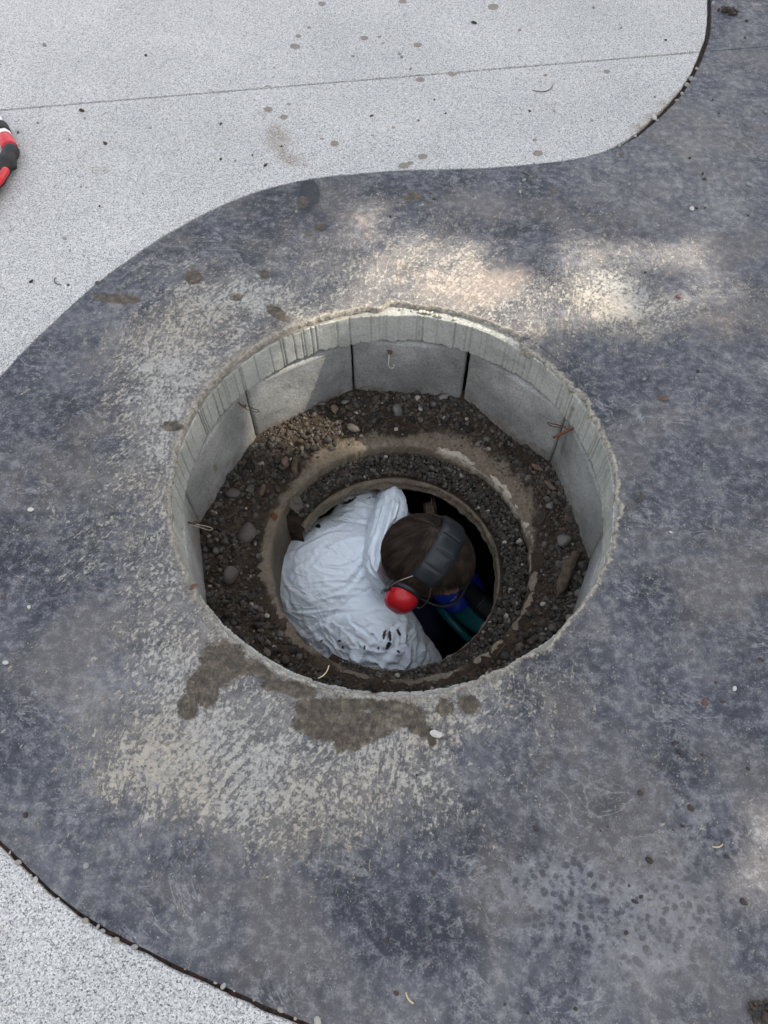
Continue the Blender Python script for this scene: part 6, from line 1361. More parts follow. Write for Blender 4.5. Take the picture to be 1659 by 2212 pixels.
    [-24,0,12,0,24,-11,-13,7,-17,1,6,26,-2,-15,-20,11,5,1,8,-8,-21,-18,-2,5,5,-13,4,7,1,-6,9,16,19,4,-7,-6,-4,-3,-4,6,9,10,6,5,4,-15,-23,-3,29,26,7,-10,5,16,18,17,30,30,19,8,9,13,4,10,9,0,-11,-23,-15,3,-8,-32,-48,-30,17,16,12,10,9,9,7,8,8,9,2,-16,-7,-18,-32,-26,-13,-17,-16,-10,3,18,1,-2],
    [-22,-1,12,-5,22,-1,-23,7,-10,-2,0,25,12,-6,-32,-6,10,10,7,0,-10,-19,-4,0,1,-12,6,6,-5,-6,9,10,7,7,3,1,5,5,-1,6,6,5,-4,-11,-8,-8,-2,6,18,32,13,-2,16,17,10,6,19,12,13,18,14,7,3,7,-6,-19,-22,-6,10,-4,-23,-18,-16,-18,4,8,8,8,8,8,7,7,8,8,6,6,17,-5,-31,-37,-19,-22,-19,-11,-4,6,-1,2],
    [-8,-19,11,-5,20,4,-21,1,-1,-1,-1,9,17,13,-24,-23,-1,3,7,5,6,-11,-12,-7,0,-12,1,5,-3,8,1,-4,1,3,8,9,13,14,5,1,-4,-4,-8,-7,4,15,12,-1,-6,28,15,2,14,14,4,-5,1,-3,5,15,16,6,2,1,-13,-16,-12,4,25,10,-15,-5,-13,-14,-2,3,5,6,7,7,7,7,7,8,7,10,18,6,-26,-27,-25,-27,-18,-15,-7,-1,-13,-8],
    [14,-35,5,-5,12,7,-4,-10,-2,3,-1,-2,7,24,1,-20,-11,-15,-5,4,14,-8,-5,-9,-3,-10,-2,6,5,17,3,-5,-2,-5,5,10,11,11,-1,-1,-4,-5,2,10,16,17,-1,-19,-14,19,12,6,13,15,-1,-11,-1,6,11,2,-2,-4,-2,2,-19,-4,4,5,20,15,-16,21,-6,-8,-3,0,4,5,6,6,7,6,7,7,8,8,9,4,-13,-12,-35,-36,-22,-12,-8,-3,-6,-17],
    [45,-47,-18,-1,10,7,1,-13,-6,4,4,-4,-4,20,14,-8,-3,-15,-17,-11,10,-3,1,-8,-6,-10,-2,5,12,19,4,-6,1,2,-1,-4,7,9,0,-1,5,10,15,16,16,0,-19,-23,-10,19,12,3,-1,-4,0,4,12,16,13,-5,-16,-15,-3,6,-16,9,6,-3,-1,-2,0,57,-5,-13,-4,0,3,4,6,6,6,7,6,7,7,6,6,3,-1,-5,-44,-47,-29,-18,-6,3,16,-7],
    [82,-56,-44,0,10,2,-5,1,-8,2,9,-2,-8,8,19,-13,3,-7,-12,-19,1,0,3,0,-14,-8,4,10,12,7,-6,-10,5,16,4,-11,-2,10,11,10,14,19,16,11,3,-20,-16,-13,-13,10,12,-2,-4,-3,8,12,11,9,-1,-12,-19,-13,1,2,-7,14,5,4,1,-13,2,35,2,-3,-2,2,3,4,6,5,7,6,6,7,6,5,5,2,1,0,-25,-52,-37,-15,4,-2,16,13],
    [111,-47,-54,-22,3,-2,-11,20,1,2,5,0,-12,-7,19,-17,4,4,-2,-15,-10,-3,6,7,-17,-5,1,11,4,-5,-11,-8,6,18,13,5,2,8,13,13,13,14,12,9,4,-24,-16,-16,-22,4,6,-2,3,12,11,4,-2,-7,-13,-10,-5,0,-5,-4,5,12,0,-2,4,6,9,12,-1,0,2,2,4,5,6,6,6,6,7,6,5,5,4,3,1,-1,-4,-21,-30,-19,-5,-5,3,13],
    [119,-27,-47,-48,-15,3,-9,20,19,1,-4,-5,-6,-14,17,-11,-8,6,-1,-6,-1,5,3,2,-4,-5,-9,0,-9,-8,-2,3,10,17,4,4,1,3,6,8,12,13,13,16,11,-19,-29,-24,-14,5,3,6,10,7,-2,-9,-9,0,1,-5,-9,-3,-2,0,1,8,1,-4,0,6,5,17,-1,4,4,5,5,6,6,6,6,7,6,6,5,5,4,3,2,0,-1,-1,-8,-18,-27,7,0,7],
    [110,3,-38,-54,-47,1,2,8,26,8,-1,-7,-8,-17,17,-1,-21,-1,1,-10,7,15,0,-5,7,8,-5,-9,-11,-5,2,10,5,6,-7,-7,-4,2,4,5,9,16,23,20,-5,-27,-26,-11,-2,6,8,6,1,-11,-9,-2,4,0,-4,-10,0,3,-5,-3,3,9,-1,-4,-1,6,5,7,-4,11,9,7,5,7,6,7,7,7,6,6,5,5,4,3,3,1,1,3,6,-2,-36,-4,6,4],
    [83,32,-21,-43,-56,-11,-8,7,23,16,9,-8,-12,-19,16,4,-24,-13,-2,-8,1,15,16,5,8,6,-7,-10,-8,-6,-9,1,3,6,6,-1,-8,0,0,2,11,23,24,7,-28,-24,-6,2,1,3,1,-2,-6,-6,-5,-4,1,-5,-3,-1,-1,-2,-3,0,3,3,0,-3,2,6,2,3,0,12,8,6,5,7,8,7,8,7,6,7,5,5,4,4,3,2,2,3,5,7,-14,-25,-1,5],
    [48,56,10,-39,-57,-22,-11,-4,9,15,23,5,-10,-33,9,16,-14,-20,-9,-2,-4,6,18,12,10,4,-15,-17,-10,-3,-7,-2,0,6,16,11,-5,-2,-4,1,13,24,16,-5,-29,-11,2,-7,-5,-2,-4,-5,-7,-2,2,-1,-3,0,-1,-3,-1,-2,-1,1,0,1,1,1,5,8,4,4,0,3,5,5,4,8,9,8,9,7,7,7,6,5,4,4,3,2,3,2,2,2,-4,-22,-23,-3],
    [13,61,44,-20,-59,-38,-5,-7,-2,4,22,16,3,-32,-11,15,9,-17,-18,-2,1,1,3,-1,7,9,-1,-14,-9,0,2,-2,-4,-2,12,9,-5,-3,0,6,14,16,-1,-14,-15,0,0,-10,-5,-2,-3,-2,-2,-1,-4,-2,-1,2,-3,-3,0,-1,-1,0,-1,0,2,3,4,4,7,4,3,0,4,4,1,8,11,9,9,8,8,7,6,6,4,4,3,3,2,1,1,-1,-4,-9,-14,2],
    [2,47,62,9,-56,-56,-16,6,2,-4,5,16,13,-18,-28,9,23,-4,-18,-13,-4,-1,-3,-5,4,-1,8,4,-5,-7,2,-2,-4,-2,9,9,-5,0,6,13,7,-7,-7,-6,-9,-1,4,-2,-6,-4,-5,-6,-1,0,-2,-2,0,-1,-2,-1,-1,-1,-1,1,-1,0,0,1,4,5,8,0,2,3,6,8,1,2,8,9,10,9,9,7,7,5,5,4,3,2,2,1,1,-1,-4,-5,-5,0],
    [2,33,62,39,-35,-65,-44,-8,8,9,0,14,15,-9,-27,-1,13,6,-3,-20,-17,3,-4,-8,1,0,9,0,-6,-3,5,2,2,5,8,3,-4,3,0,3,0,-6,1,-12,-9,-1,6,4,-6,-9,-6,-1,2,0,-2,-3,-2,-1,-1,-2,-3,0,1,2,-1,-2,0,1,5,4,7,4,7,0,-2,4,11,5,1,3,12,10,9,8,7,6,4,4,3,3,2,1,0,-1,-2,-3,-3,0],
    [-13,37,57,54,-2,-55,-60,-36,-7,15,10,13,11,-1,-23,-7,0,12,3,-19,-15,-1,-4,-2,-1,-1,5,-5,2,-1,2,6,6,5,2,2,-1,-5,-9,0,6,9,-7,-19,-1,3,6,-3,-13,-4,3,-4,-3,1,0,-2,-2,-1,-1,-1,0,1,1,1,1,-2,-3,-2,4,7,5,-2,10,8,0,-2,11,3,1,-2,13,13,10,8,7,5,5,4,3,2,2,1,0,-1,-1,-1,-2,0],
    [-22,37,43,52,36,-29,-52,-56,-37,-2,11,12,10,13,-18,-8,-6,16,12,-13,-9,-4,-2,3,-4,-5,5,-5,-6,-3,2,4,2,3,7,-1,-12,0,-8,2,15,4,-19,-10,5,1,3,-11,-3,-1,-5,-5,-1,3,-1,-2,-1,-1,1,1,1,1,0,-1,2,0,-1,-4,-2,5,9,1,3,10,10,6,6,-6,-4,0,15,12,10,8,6,6,5,3,3,2,2,1,0,0,-1,-1,-1,0],
    [-29,35,32,40,56,-3,-30,-44,-55,-36,-10,8,14,23,-6,-5,-4,8,12,2,3,-3,-5,1,-4,-8,-6,-4,-9,-1,10,5,2,-3,-1,-8,-13,4,-2,9,6,-11,-16,4,5,-5,-4,-6,3,-10,-5,3,2,-1,-1,-1,-1,-1,1,1,-1,1,-1,-1,0,2,2,-1,-3,2,10,4,-2,2,12,25,7,-17,-7,5,15,13,7,8,6,6,4,4,3,1,2,1,0,0,-1,0,-1,0],
    [-14,11,18,29,64,32,-24,-26,-41,-52,-36,-11,11,26,5,-2,2,-6,-2,4,7,3,2,3,-8,-10,-10,-5,0,6,8,3,-2,-5,-6,-9,-3,0,6,6,-7,-15,-4,13,0,-12,-8,8,-1,-14,2,7,-2,-7,-1,1,0,-1,0,-1,-1,-1,1,0,-2,2,3,3,1,2,6,3,7,-5,4,29,15,-12,-8,4,9,12,8,7,6,6,4,3,3,1,1,1,0,0,0,0,-1,0],
    [28,-29,-7,21,57,55,-2,-25,-19,-34,-47,-39,-10,20,20,4,4,-3,-5,-3,-3,0,0,1,0,-1,-8,-6,2,2,-3,-2,-3,-4,-1,-4,2,3,7,-7,-5,-6,4,7,-6,-6,-2,7,-10,-13,9,3,-7,-7,0,1,0,0,-1,-2,-3,-1,4,4,-3,-3,1,8,2,2,4,0,13,-3,0,23,25,-5,-21,8,8,9,9,10,7,6,4,3,2,1,1,0,0,0,0,0,0,0],
    [43,-31,-23,6,39,62,39,-24,-27,-25,-29,-30,-36,-11,16,19,0,0,3,-4,-8,4,6,-6,-8,-6,-7,-3,0,-2,-5,1,1,0,1,-2,2,7,-3,-7,0,1,6,-7,-11,7,7,0,-14,-13,8,-4,-5,-2,0,-1,2,-1,-1,-1,-2,1,4,3,0,-5,1,6,0,2,4,0,14,3,1,18,29,2,-25,-8,-1,17,14,17,10,5,4,1,2,0,1,0,0,0,-1,0,0,0],
    [44,-34,-7,-1,13,49,51,10,-32,-41,-26,-5,-17,-35,-12,15,6,-2,3,-2,-4,9,11,1,-15,-17,-8,-1,0,0,-1,0,-2,0,1,6,3,-5,-4,1,1,1,-1,-13,-1,16,6,-7,-14,-11,-1,-4,-1,-1,-2,1,3,-4,-1,2,0,2,2,1,3,-2,2,1,-1,1,3,0,15,9,-2,20,29,1,-16,-17,-8,10,8,39,13,4,2,0,0,0,0,0,-1,0,0,0,0,-1],
    [96,-68,-36,7,17,27,33,37,0,-48,-40,-15,3,-10,-18,-14,-7,5,6,-1,2,16,8,-2,-14,-13,-13,-7,0,-2,0,-1,0,4,6,6,-6,-9,4,5,2,-5,-11,-6,13,11,-7,-17,-8,2,-9,-2,-2,-3,0,4,3,-6,0,3,2,-1,0,4,6,0,1,2,1,-3,0,-2,16,15,2,17,23,-7,-8,-4,-5,11,7,44,8,-3,-2,-2,-1,-1,-1,0,-1,0,0,-1,0,0],
    [169,-81,-79,-26,13,31,27,26,34,-26,-47,-31,-8,13,5,-22,-24,-2,9,3,2,9,2,-5,-16,-5,-4,-4,-4,-1,-4,-1,5,5,4,-4,-16,1,8,1,-7,-8,-2,9,15,-3,-17,-15,0,3,-11,-7,-3,-2,3,6,6,-7,0,2,1,-3,3,5,5,0,3,8,1,-3,-2,-6,13,13,6,15,21,-14,-4,5,-11,13,5,27,34,-2,-5,-3,-3,-1,-1,-1,0,-1,0,-1,0,0],
    [229,-63,-97,-74,-22,27,33,15,43,18,-45,-42,-26,1,17,8,-16,-23,-6,5,5,3,-2,-7,-14,-3,1,3,-2,2,1,-1,1,0,-7,-9,-12,7,7,-7,-9,7,12,13,-1,-22,-19,-2,4,-7,-8,-5,-4,-3,3,6,10,-3,-5,-3,4,0,1,2,7,1,5,8,3,1,0,-10,8,2,9,30,17,-20,-6,6,-10,19,7,21,56,-10,-14,-5,-3,-1,-2,0,-1,-1,0,-1,0,0],
    [232,1,-78,-100,-67,-18,27,26,34,42,-15,-47,-33,-16,8,22,3,-11,-24,-13,-1,1,-2,-4,-2,7,-1,2,0,-5,-3,-2,0,-7,-10,-4,-3,9,2,-12,-1,22,14,5,-14,-25,-16,-4,4,-7,-3,-1,-8,-4,4,15,15,-7,-15,-6,5,2,0,5,2,3,10,5,6,6,-1,-11,2,-7,10,41,12,-17,-12,-4,1,30,2,16,45,-8,-5,-3,-1,-1,-1,-1,-1,0,-1,-1,0,0],
    [206,43,-15,-84,-99,-69,-11,21,31,47,28,-39,-41,-26,-1,17,3,2,-4,-17,-20,-7,-5,3,8,10,-2,-7,-8,-10,-1,3,1,-11,-4,5,4,3,-6,-7,10,26,5,-15,-23,-20,-7,-1,4,-9,-3,0,-6,-2,7,23,14,-8,-20,-10,1,2,3,5,-3,11,10,0,6,7,1,-3,-8,-14,10,43,12,-16,-19,-3,18,34,2,5,26,3,-3,2,0,0,-1,0,-1,-1,-1,0,-1,0],
    [160,54,46,-21,-91,-105,-69,-9,21,34,51,7,-36,-32,-7,2,-6,0,13,6,-20,-17,-14,-4,3,6,-4,-14,-7,-4,7,0,-6,-5,8,10,3,-8,-12,0,19,27,-9,-30,-22,-9,-5,8,1,-10,2,-4,-3,1,12,23,10,-9,-16,-12,-7,-5,7,9,-5,13,5,-6,4,5,4,7,-8,-15,7,44,19,-22,-26,7,26,25,2,-7,36,35,-28,-4,1,1,-1,-1,-1,-1,0,-1,0,-1],
    [91,63,71,48,-28,-96,-115,-68,-8,22,49,46,-12,-31,-13,-14,-14,-4,14,17,-2,-13,-29,-20,-5,7,0,-9,-4,-2,4,-5,-7,4,16,9,-6,-16,-7,8,23,25,-21,-31,-18,-2,1,4,-2,-4,3,-2,1,0,15,14,3,-16,-13,-7,-5,0,8,9,-2,12,0,-19,2,6,4,8,1,-14,5,45,23,-22,-26,11,15,24,7,-23,32,46,-44,12,8,2,-1,-2,-1,-1,-1,-1,0,0],
    [31,37,86,93,41,-32,-106,-122,-70,-8,33,59,31,-15,-30,-26,-16,-5,11,14,8,-3,-24,-26,1,9,-3,-7,-11,-6,-2,-7,-5,11,20,3,-20,-14,8,18,19,13,-24,-25,-21,0,8,-3,-3,-3,-3,4,9,8,14,4,-8,-28,-13,0,5,12,6,1,3,10,-7,-20,7,7,-4,-3,10,-4,7,45,23,-11,-21,2,2,23,14,-27,14,42,-30,24,11,-3,-3,-3,-2,-1,-1,-1,0,0],
    [109,-39,7,78,90,45,-24,-118,-132,-65,-2,49,53,16,-25,-27,-20,-14,0,8,11,0,-15,-5,8,0,-9,-6,-14,-11,-6,-5,2,13,15,-4,-24,-10,15,24,21,4,-22,-26,-21,4,7,-12,-9,-13,-3,11,16,16,14,4,-14,-34,-11,4,9,10,4,5,10,1,-15,-15,12,15,-8,-20,16,10,9,40,13,-6,-9,-3,-1,20,14,-19,3,28,-17,15,22,-2,-6,-3,-2,-2,-1,0,-1,0],
    [76,35,-13,-15,41,65,78,-2,-127,-132,-62,21,46,37,5,-12,-22,-20,-14,-6,6,3,-6,12,8,-18,-16,9,-1,-11,-10,-1,7,-1,0,-2,-15,-12,18,28,19,-4,-20,-28,-8,1,4,-14,-16,-19,2,11,17,22,11,4,-11,-35,-14,-1,5,12,15,15,11,-10,-17,-4,15,5,-16,-23,22,17,16,33,1,-3,-7,-13,9,17,13,-8,3,22,-16,4,25,0,-5,-2,-2,-1,-1,0,-1,0],
    [52,13,9,28,6,-23,44,116,-13,-101,-134,-48,16,38,29,13,-5,-16,-19,-15,-9,-6,-2,12,16,-16,-23,9,8,2,-6,-10,-9,-12,-2,7,0,-9,19,24,1,-7,-11,-22,6,-2,3,-15,-21,-23,3,18,16,17,11,3,-11,-27,-5,0,-4,-4,17,19,17,-10,-11,1,8,-3,-19,-23,25,24,29,25,-3,-8,-22,-14,18,9,14,-5,12,26,-13,-9,0,2,9,7,0,-1,-1,-1,0,0],
    [42,-22,-5,15,35,37,33,26,7,45,-88,-135,-49,18,30,26,25,11,-14,-18,-19,-15,-8,3,19,-9,-26,3,8,2,-7,-21,-18,-6,12,15,7,-7,12,18,-13,-6,-11,-10,17,3,0,-24,-28,-23,10,26,14,9,12,6,-9,-12,-6,-5,-6,-5,8,7,22,3,-1,-1,0,-9,-18,-25,24,35,33,10,-6,-4,-22,-17,14,11,16,-4,14,36,-3,-17,-13,14,-5,14,-6,-3,-1,0,0,0],
    [103,-20,-7,-8,10,20,5,-17,-2,62,52,-81,-131,-44,10,14,33,42,20,-6,-20,-18,-16,-6,12,-8,-27,-11,1,5,-11,-26,-12,2,10,9,16,12,3,2,-16,-4,-14,2,19,1,-3,-29,-26,-16,14,25,13,7,16,11,-4,-18,-23,-11,1,8,8,8,19,7,-7,-14,-2,-1,-7,-15,13,35,35,2,-8,6,-3,-32,3,29,5,-4,17,39,-2,-30,-22,16,-11,24,-5,-4,0,1,1,1],
    [99,-5,39,24,-5,-8,-20,-31,-20,-1,57,68,-100,-116,-53,-5,28,47,45,23,-4,-18,-18,-8,2,-1,-34,-28,-6,4,-9,-25,-10,4,4,5,17,28,8,-10,-21,0,-12,0,13,8,3,-33,-23,-15,18,21,13,10,17,10,-9,-24,-30,-15,7,22,11,10,16,2,-14,-22,-12,6,9,12,12,28,19,-10,-12,9,27,-32,-2,31,-16,6,30,35,-11,-39,-17,5,4,-8,4,7,6,3,2,1],
    [102,2,26,17,-2,-8,-15,-18,-12,1,21,53,-28,-53,-93,-80,-4,34,48,45,27,1,-7,-6,-1,2,-34,-40,-25,-6,2,-21,-22,-1,7,15,16,27,18,-22,-28,0,-4,-8,3,17,6,-29,-17,-11,17,19,14,13,16,3,-12,-25,-35,-18,11,26,15,10,11,-2,-13,-19,-19,8,23,33,19,9,-9,-16,-11,18,49,-21,-8,22,-26,25,36,23,-21,-47,0,-12,6,-7,11,4,5,4,3,1],
    [105,3,11,8,1,-4,-7,-9,-4,4,14,19,1,3,-38,-114,-92,-4,32,48,50,36,14,-1,2,-2,-21,-35,-41,-28,-7,-4,-22,-15,5,27,16,17,18,-18,-31,-2,1,-10,-1,28,16,-33,-27,-10,21,23,14,13,11,-7,-16,-24,-36,-16,13,25,15,8,5,-3,-7,-10,-24,5,35,42,17,-6,-17,-13,-8,33,55,-19,-16,18,-23,39,30,12,-28,-55,7,-19,1,6,2,9,8,7,3,1],
    [103,3,5,4,1,-1,-3,-3,0,4,10,12,9,12,19,-31,-125,-114,-16,29,52,53,29,6,2,0,1,-6,-29,-42,-36,-7,-14,-20,1,25,22,14,12,-12,-28,-10,4,-8,-2,34,27,-25,-34,-12,19,22,15,10,-4,-18,-18,-16,-33,-15,17,24,14,4,-5,-8,-3,4,-20,11,43,39,9,-7,-16,-17,-1,47,52,-26,-20,11,-15,40,31,8,-38,-56,12,-11,1,3,7,13,2,5,2,0],
    [100,1,3,2,2,0,-1,0,2,5,8,10,11,16,25,47,-11,-195,-101,-30,31,52,39,13,5,2,13,13,-10,-25,-45,-28,-21,-20,-1,19,23,19,10,-18,-14,-18,0,-7,-2,34,36,-3,-33,-20,11,21,15,1,-25,-29,-18,-5,-18,-12,17,19,6,-6,-11,-5,9,16,-13,20,39,26,-3,-7,-13,-9,20,53,44,-31,-25,-3,3,41,28,-3,-43,-48,14,-8,4,2,5,-14,12,24,-1,-2],
    [95,1,1,2,1,1,1,2,3,5,7,9,11,13,18,20,8,-98,-58,-70,-51,21,40,22,3,10,29,24,1,-9,-24,-34,-33,-33,-12,19,23,15,6,-24,-6,-17,-7,-5,-2,22,39,15,-9,-19,-5,11,16,-11,-41,-36,-18,0,-1,-9,5,17,17,0,-19,2,18,19,-11,17,22,6,-1,-8,-10,17,36,45,36,-41,-25,-2,22,37,15,-12,-40,-36,10,-2,-2,-6,4,-21,21,40,-7,-7],
    [89,1,1,2,1,1,2,3,3,5,6,8,9,11,11,9,-2,-23,10,-2,-124,-47,-6,31,7,12,18,21,23,22,-1,-24,-30,-49,-43,7,23,13,1,-31,-9,6,-7,-9,-3,9,34,26,11,-8,-10,-5,8,-29,-45,-34,-20,-5,9,1,-5,9,28,14,-16,17,22,14,-19,1,8,9,18,-7,-21,22,35,44,35,-31,-19,-5,19,27,8,-20,-45,-17,14,-10,-15,-7,-1,3,21,14,-1,1],
    [84,0,1,1,2,2,2,3,3,5,6,7,7,8,8,6,0,-4,5,12,-49,-7,-57,11,-22,2,13,16,15,21,17,15,-10,-46,-68,-28,12,16,3,-35,-24,25,18,-6,-3,-1,8,25,20,2,-1,-8,-12,-46,-41,-22,-10,-7,-6,2,9,14,28,19,-5,18,22,9,-15,-1,-4,1,9,-8,-18,24,40,44,23,-31,-28,5,26,15,-7,-30,-29,-1,14,-25,-16,11,-10,9,19,-11,7,9],
    [78,0,1,2,1,2,2,3,4,4,6,6,6,7,6,4,3,1,2,2,-8,9,-4,41,-47,-1,3,-1,16,15,-3,9,-3,-13,-58,-69,-26,8,11,-15,-41,1,34,22,10,-4,-9,6,24,8,4,-7,-30,-49,-27,-11,-4,-8,-19,-10,14,31,25,17,3,4,13,13,-4,-3,-3,2,-6,-8,-9,28,44,30,-3,-36,-13,23,24,0,-17,-31,-4,-4,7,-35,-9,15,-5,22,-2,-27,14,25],
    [72,1,1,1,1,2,3,3,3,5,4,6,5,6,5,5,3,3,3,3,1,7,9,26,-18,13,24,21,21,15,-6,-5,-8,1,-37,-81,-64,-38,-2,11,-35,-17,11,22,26,13,-1,-5,14,9,5,-9,-35,-52,-28,-7,2,0,-7,-7,12,28,18,9,8,3,-3,-10,-4,-5,-1,13,3,14,13,28,31,-4,-29,-16,14,29,7,-16,-29,-27,21,5,-9,-35,6,-2,8,24,-12,-26,12,55],
    [67,1,0,2,1,2,3,2,4,4,4,5,5,5,5,5,4,4,3,5,4,7,9,13,4,12,21,21,17,14,5,8,27,44,-27,-80,-65,-80,-49,-2,-7,-18,-2,4,0,23,19,9,10,4,-5,-14,-32,-51,-37,-13,-1,3,7,6,2,18,30,24,11,-15,-21,-13,12,-6,-3,14,12,25,28,23,-3,-25,-10,5,16,14,-9,-22,-36,-12,34,18,-24,-24,5,-18,27,5,-23,4,27,89],
    [62,1,0,2,1,2,2,3,3,4,4,5,4,5,5,5,4,5,4,5,6,8,8,10,9,12,16,16,15,13,11,13,20,28,-9,-22,-9,-73,-78,-44,-4,-16,-8,-9,-28,-4,27,30,20,9,-17,-19,-23,-43,-47,-24,0,6,-3,6,6,15,28,29,16,-18,-12,-6,23,-5,-2,25,23,20,11,-3,-22,-22,14,14,8,-10,-23,-26,-23,12,37,23,-32,-15,-10,-20,35,-5,-19,29,12,65],
    [58,0,1,1,1,2,2,3,3,4,4,4,4,5,5,4,5,5,5,6,7,7,8,10,10,11,14,13,14,12,12,12,14,12,0,-7,-3,-33,-37,-44,-35,-10,-19,-25,-21,-32,-6,32,37,17,-13,-31,-17,-28,-49,-25,8,13,3,5,1,-1,13,21,16,-7,3,9,29,3,4,24,14,1,-18,-29,-9,7,18,9,-7,-22,-27,-19,6,24,34,15,-31,-17,-19,-19,31,2,-18,31,2,40],
    [53,1,0,1,2,2,2,3,3,3,4,4,4,4,5,5,5,5,6,6,7,7,8,10,10,10,12,12,12,12,11,11,11,8,2,-2,-4,-10,-1,-8,-57,-14,-22,-43,-21,-31,-32,-8,27,38,16,-36,-27,-13,-39,-29,-3,3,2,13,17,8,6,-1,-8,-1,13,31,36,18,12,9,-12,-16,-22,-17,10,10,5,-1,-24,-29,-19,9,25,20,28,4,-33,-37,-11,-6,22,10,-9,33,-1,8],
    [49,1,1,1,1,2,2,2,3,3,4,4,4,4,5,5,5,6,5,7,7,7,8,9,10,10,11,11,11,11,11,9,9,7,3,1,-1,-3,0,2,-24,2,-15,-46,-33,-31,-36,-30,-10,15,34,1,-25,-19,-33,-29,-22,-6,5,19,21,16,6,-10,-8,12,8,13,31,32,19,-4,-34,-23,-15,2,19,9,-13,-22,-23,-16,-2,31,29,15,3,-7,-38,-30,13,2,8,9,2,22,23,0],
    [46,0,1,1,2,1,2,3,3,3,3,4,4,4,5,5,5,5,6,7,7,7,9,8,10,9,11,10,10,10,10,9,8,7,4,3,1,1,1,2,-1,13,11,-30,-38,-26,-31,-30,-25,-12,-10,9,17,-10,-41,-17,-10,-4,-11,-9,-1,9,14,10,14,11,-7,-10,25,26,10,-10,-15,-3,-12,-13,8,0,-27,-28,-14,1,21,34,16,-8,-17,1,-32,1,20,-2,-1,-2,14,12,33,-2],
    [43,1,0,1,2,1,2,3,2,3,4,3,4,5,4,5,5,6,6,7,6,8,8,9,9,9,10,9,10,10,9,9,7,7,5,4,3,3,3,4,5,11,16,0,-20,-24,-22,-13,-18,-14,-22,-21,-3,7,-19,1,-7,-7,-7,-12,-6,4,9,12,6,-12,-25,-16,11,-1,-8,-5,5,10,-1,-18,-10,-20,-22,-17,-1,23,30,13,-12,-22,-12,13,-13,21,5,-3,-5,-12,20,5,36,-18],
    [41,0,1,1,1,2,2,2,3,3,3,4,4,4,4,5,5,6,6,7,7,7,8,8,9,9,10,9,9,10,8,9,7,7,6,5,5,4,4,5,7,8,10,7,-2,-7,-20,-19,-7,-1,-4,-6,-10,-10,-18,-11,-15,-5,11,8,0,3,5,-2,-23,-27,-21,-17,-21,-18,-3,16,5,-6,-11,-22,-20,-24,-2,5,21,25,0,-19,-18,-10,0,25,10,3,-6,6,-4,-21,20,-4,38,-23],
    [39,1,0,1,1,2,2,2,3,3,3,3,4,5,4,5,5,6,6,7,6,8,8,8,8,9,9,10,9,9,8,8,8,7,6,6,5,6,5,6,6,8,8,6,5,9,2,-30,-12,-4,-10,9,16,9,6,-10,-13,-7,-9,-10,-8,-3,-3,-16,-30,-30,-26,-23,-19,-4,-14,-2,-15,-22,-16,-10,6,1,13,15,7,-10,-23,-23,3,4,8,28,19,-7,-5,4,5,-21,18,-14,14,-15],
    [38,0,1,1,1,2,2,2,2,3,4,3,4,4,5,5,5,5,7,6,7,7,8,8,9,8,9,9,9,9,8,9,7,7,7,6,6,6,6,6,6,8,7,7,6,8,7,-5,5,-9,-1,-7,-15,8,23,11,0,-4,-16,-25,-19,-24,-17,-17,-24,-30,-29,-21,-5,-4,-17,-39,-23,-7,7,17,16,11,13,4,-23,-27,-22,-20,15,2,3,17,18,3,-2,5,22,-29,3,5,-3,-4],
    [37,1,0,1,2,1,2,2,3,3,3,3,4,4,5,5,5,6,6,6,7,7,8,8,9,8,9,9,9,9,8,8,8,7,7,6,6,6,6,7,6,7,7,7,7,7,6,4,12,10,28,-15,-30,-23,-20,16,25,11,0,-29,-22,-32,-33,-27,-24,-23,-15,-9,-6,-25,-6,-39,-10,7,9,19,8,0,4,-2,-28,-23,-20,-27,4,2,7,10,4,5,21,24,15,-38,-3,19,-6,-7],
]

drape_h = np.cumsum(np.array(DRAPE, float), axis=1) * 1e-4
def cubic_w(t): return [((-.5 * t + 1) * t - .5) * t, (1.5 * t - 2.5) * t * t + 1, ((-1.5 * t + 2) * t + .5) * t, (.5 * t - .5) * t * t]
def drape(u, v):
    n_v, n_u = drape_h.shape
    x = np.clip((u - 572) / 4.0, 1, n_u - 2.001); y = np.clip((v - 1026) / 4.0, 1, n_v - 2.001)
    i = x.astype(int); j = y.astype(int); wx = cubic_w(x - i); wy = cubic_w(y - j); r = 0
    for b in range(4):
        for a in range(4): r = r + wx[a] * wy[b] * drape_h[np.minimum(j + b - 1, n_v - 1), np.minimum(i + a - 1, n_u - 1)]
    return r
edge = sstep(572, 592, uj) * (1 - sstep(935, 958, uj)) * sstep(1028, 1044, vj) * (1 - sstep(1455, 1476, vj))
hj = (drape(uj, vj) * edge + 0.72 * creases(uj, vj, FOLDS)) * vis
wp_ = Vj * 17 + .35 * np.stack([fbm(Vj * 12, 2, 31), fbm(Vj * 12, 2, 32), fbm(Vj * 12, 2, 33)], -1)
rg2 = 1 - np.abs(fbm(wp_ * 2.3, 2, 4)) * 3.2
hj += (.0007 + .0010 * sstep(1320, 1370, vj)) * np.maximum(rg2, 0) ** 2
Vj = Vj + Nj * hj[:, None]
dirt = np.zeros(len(Vj))
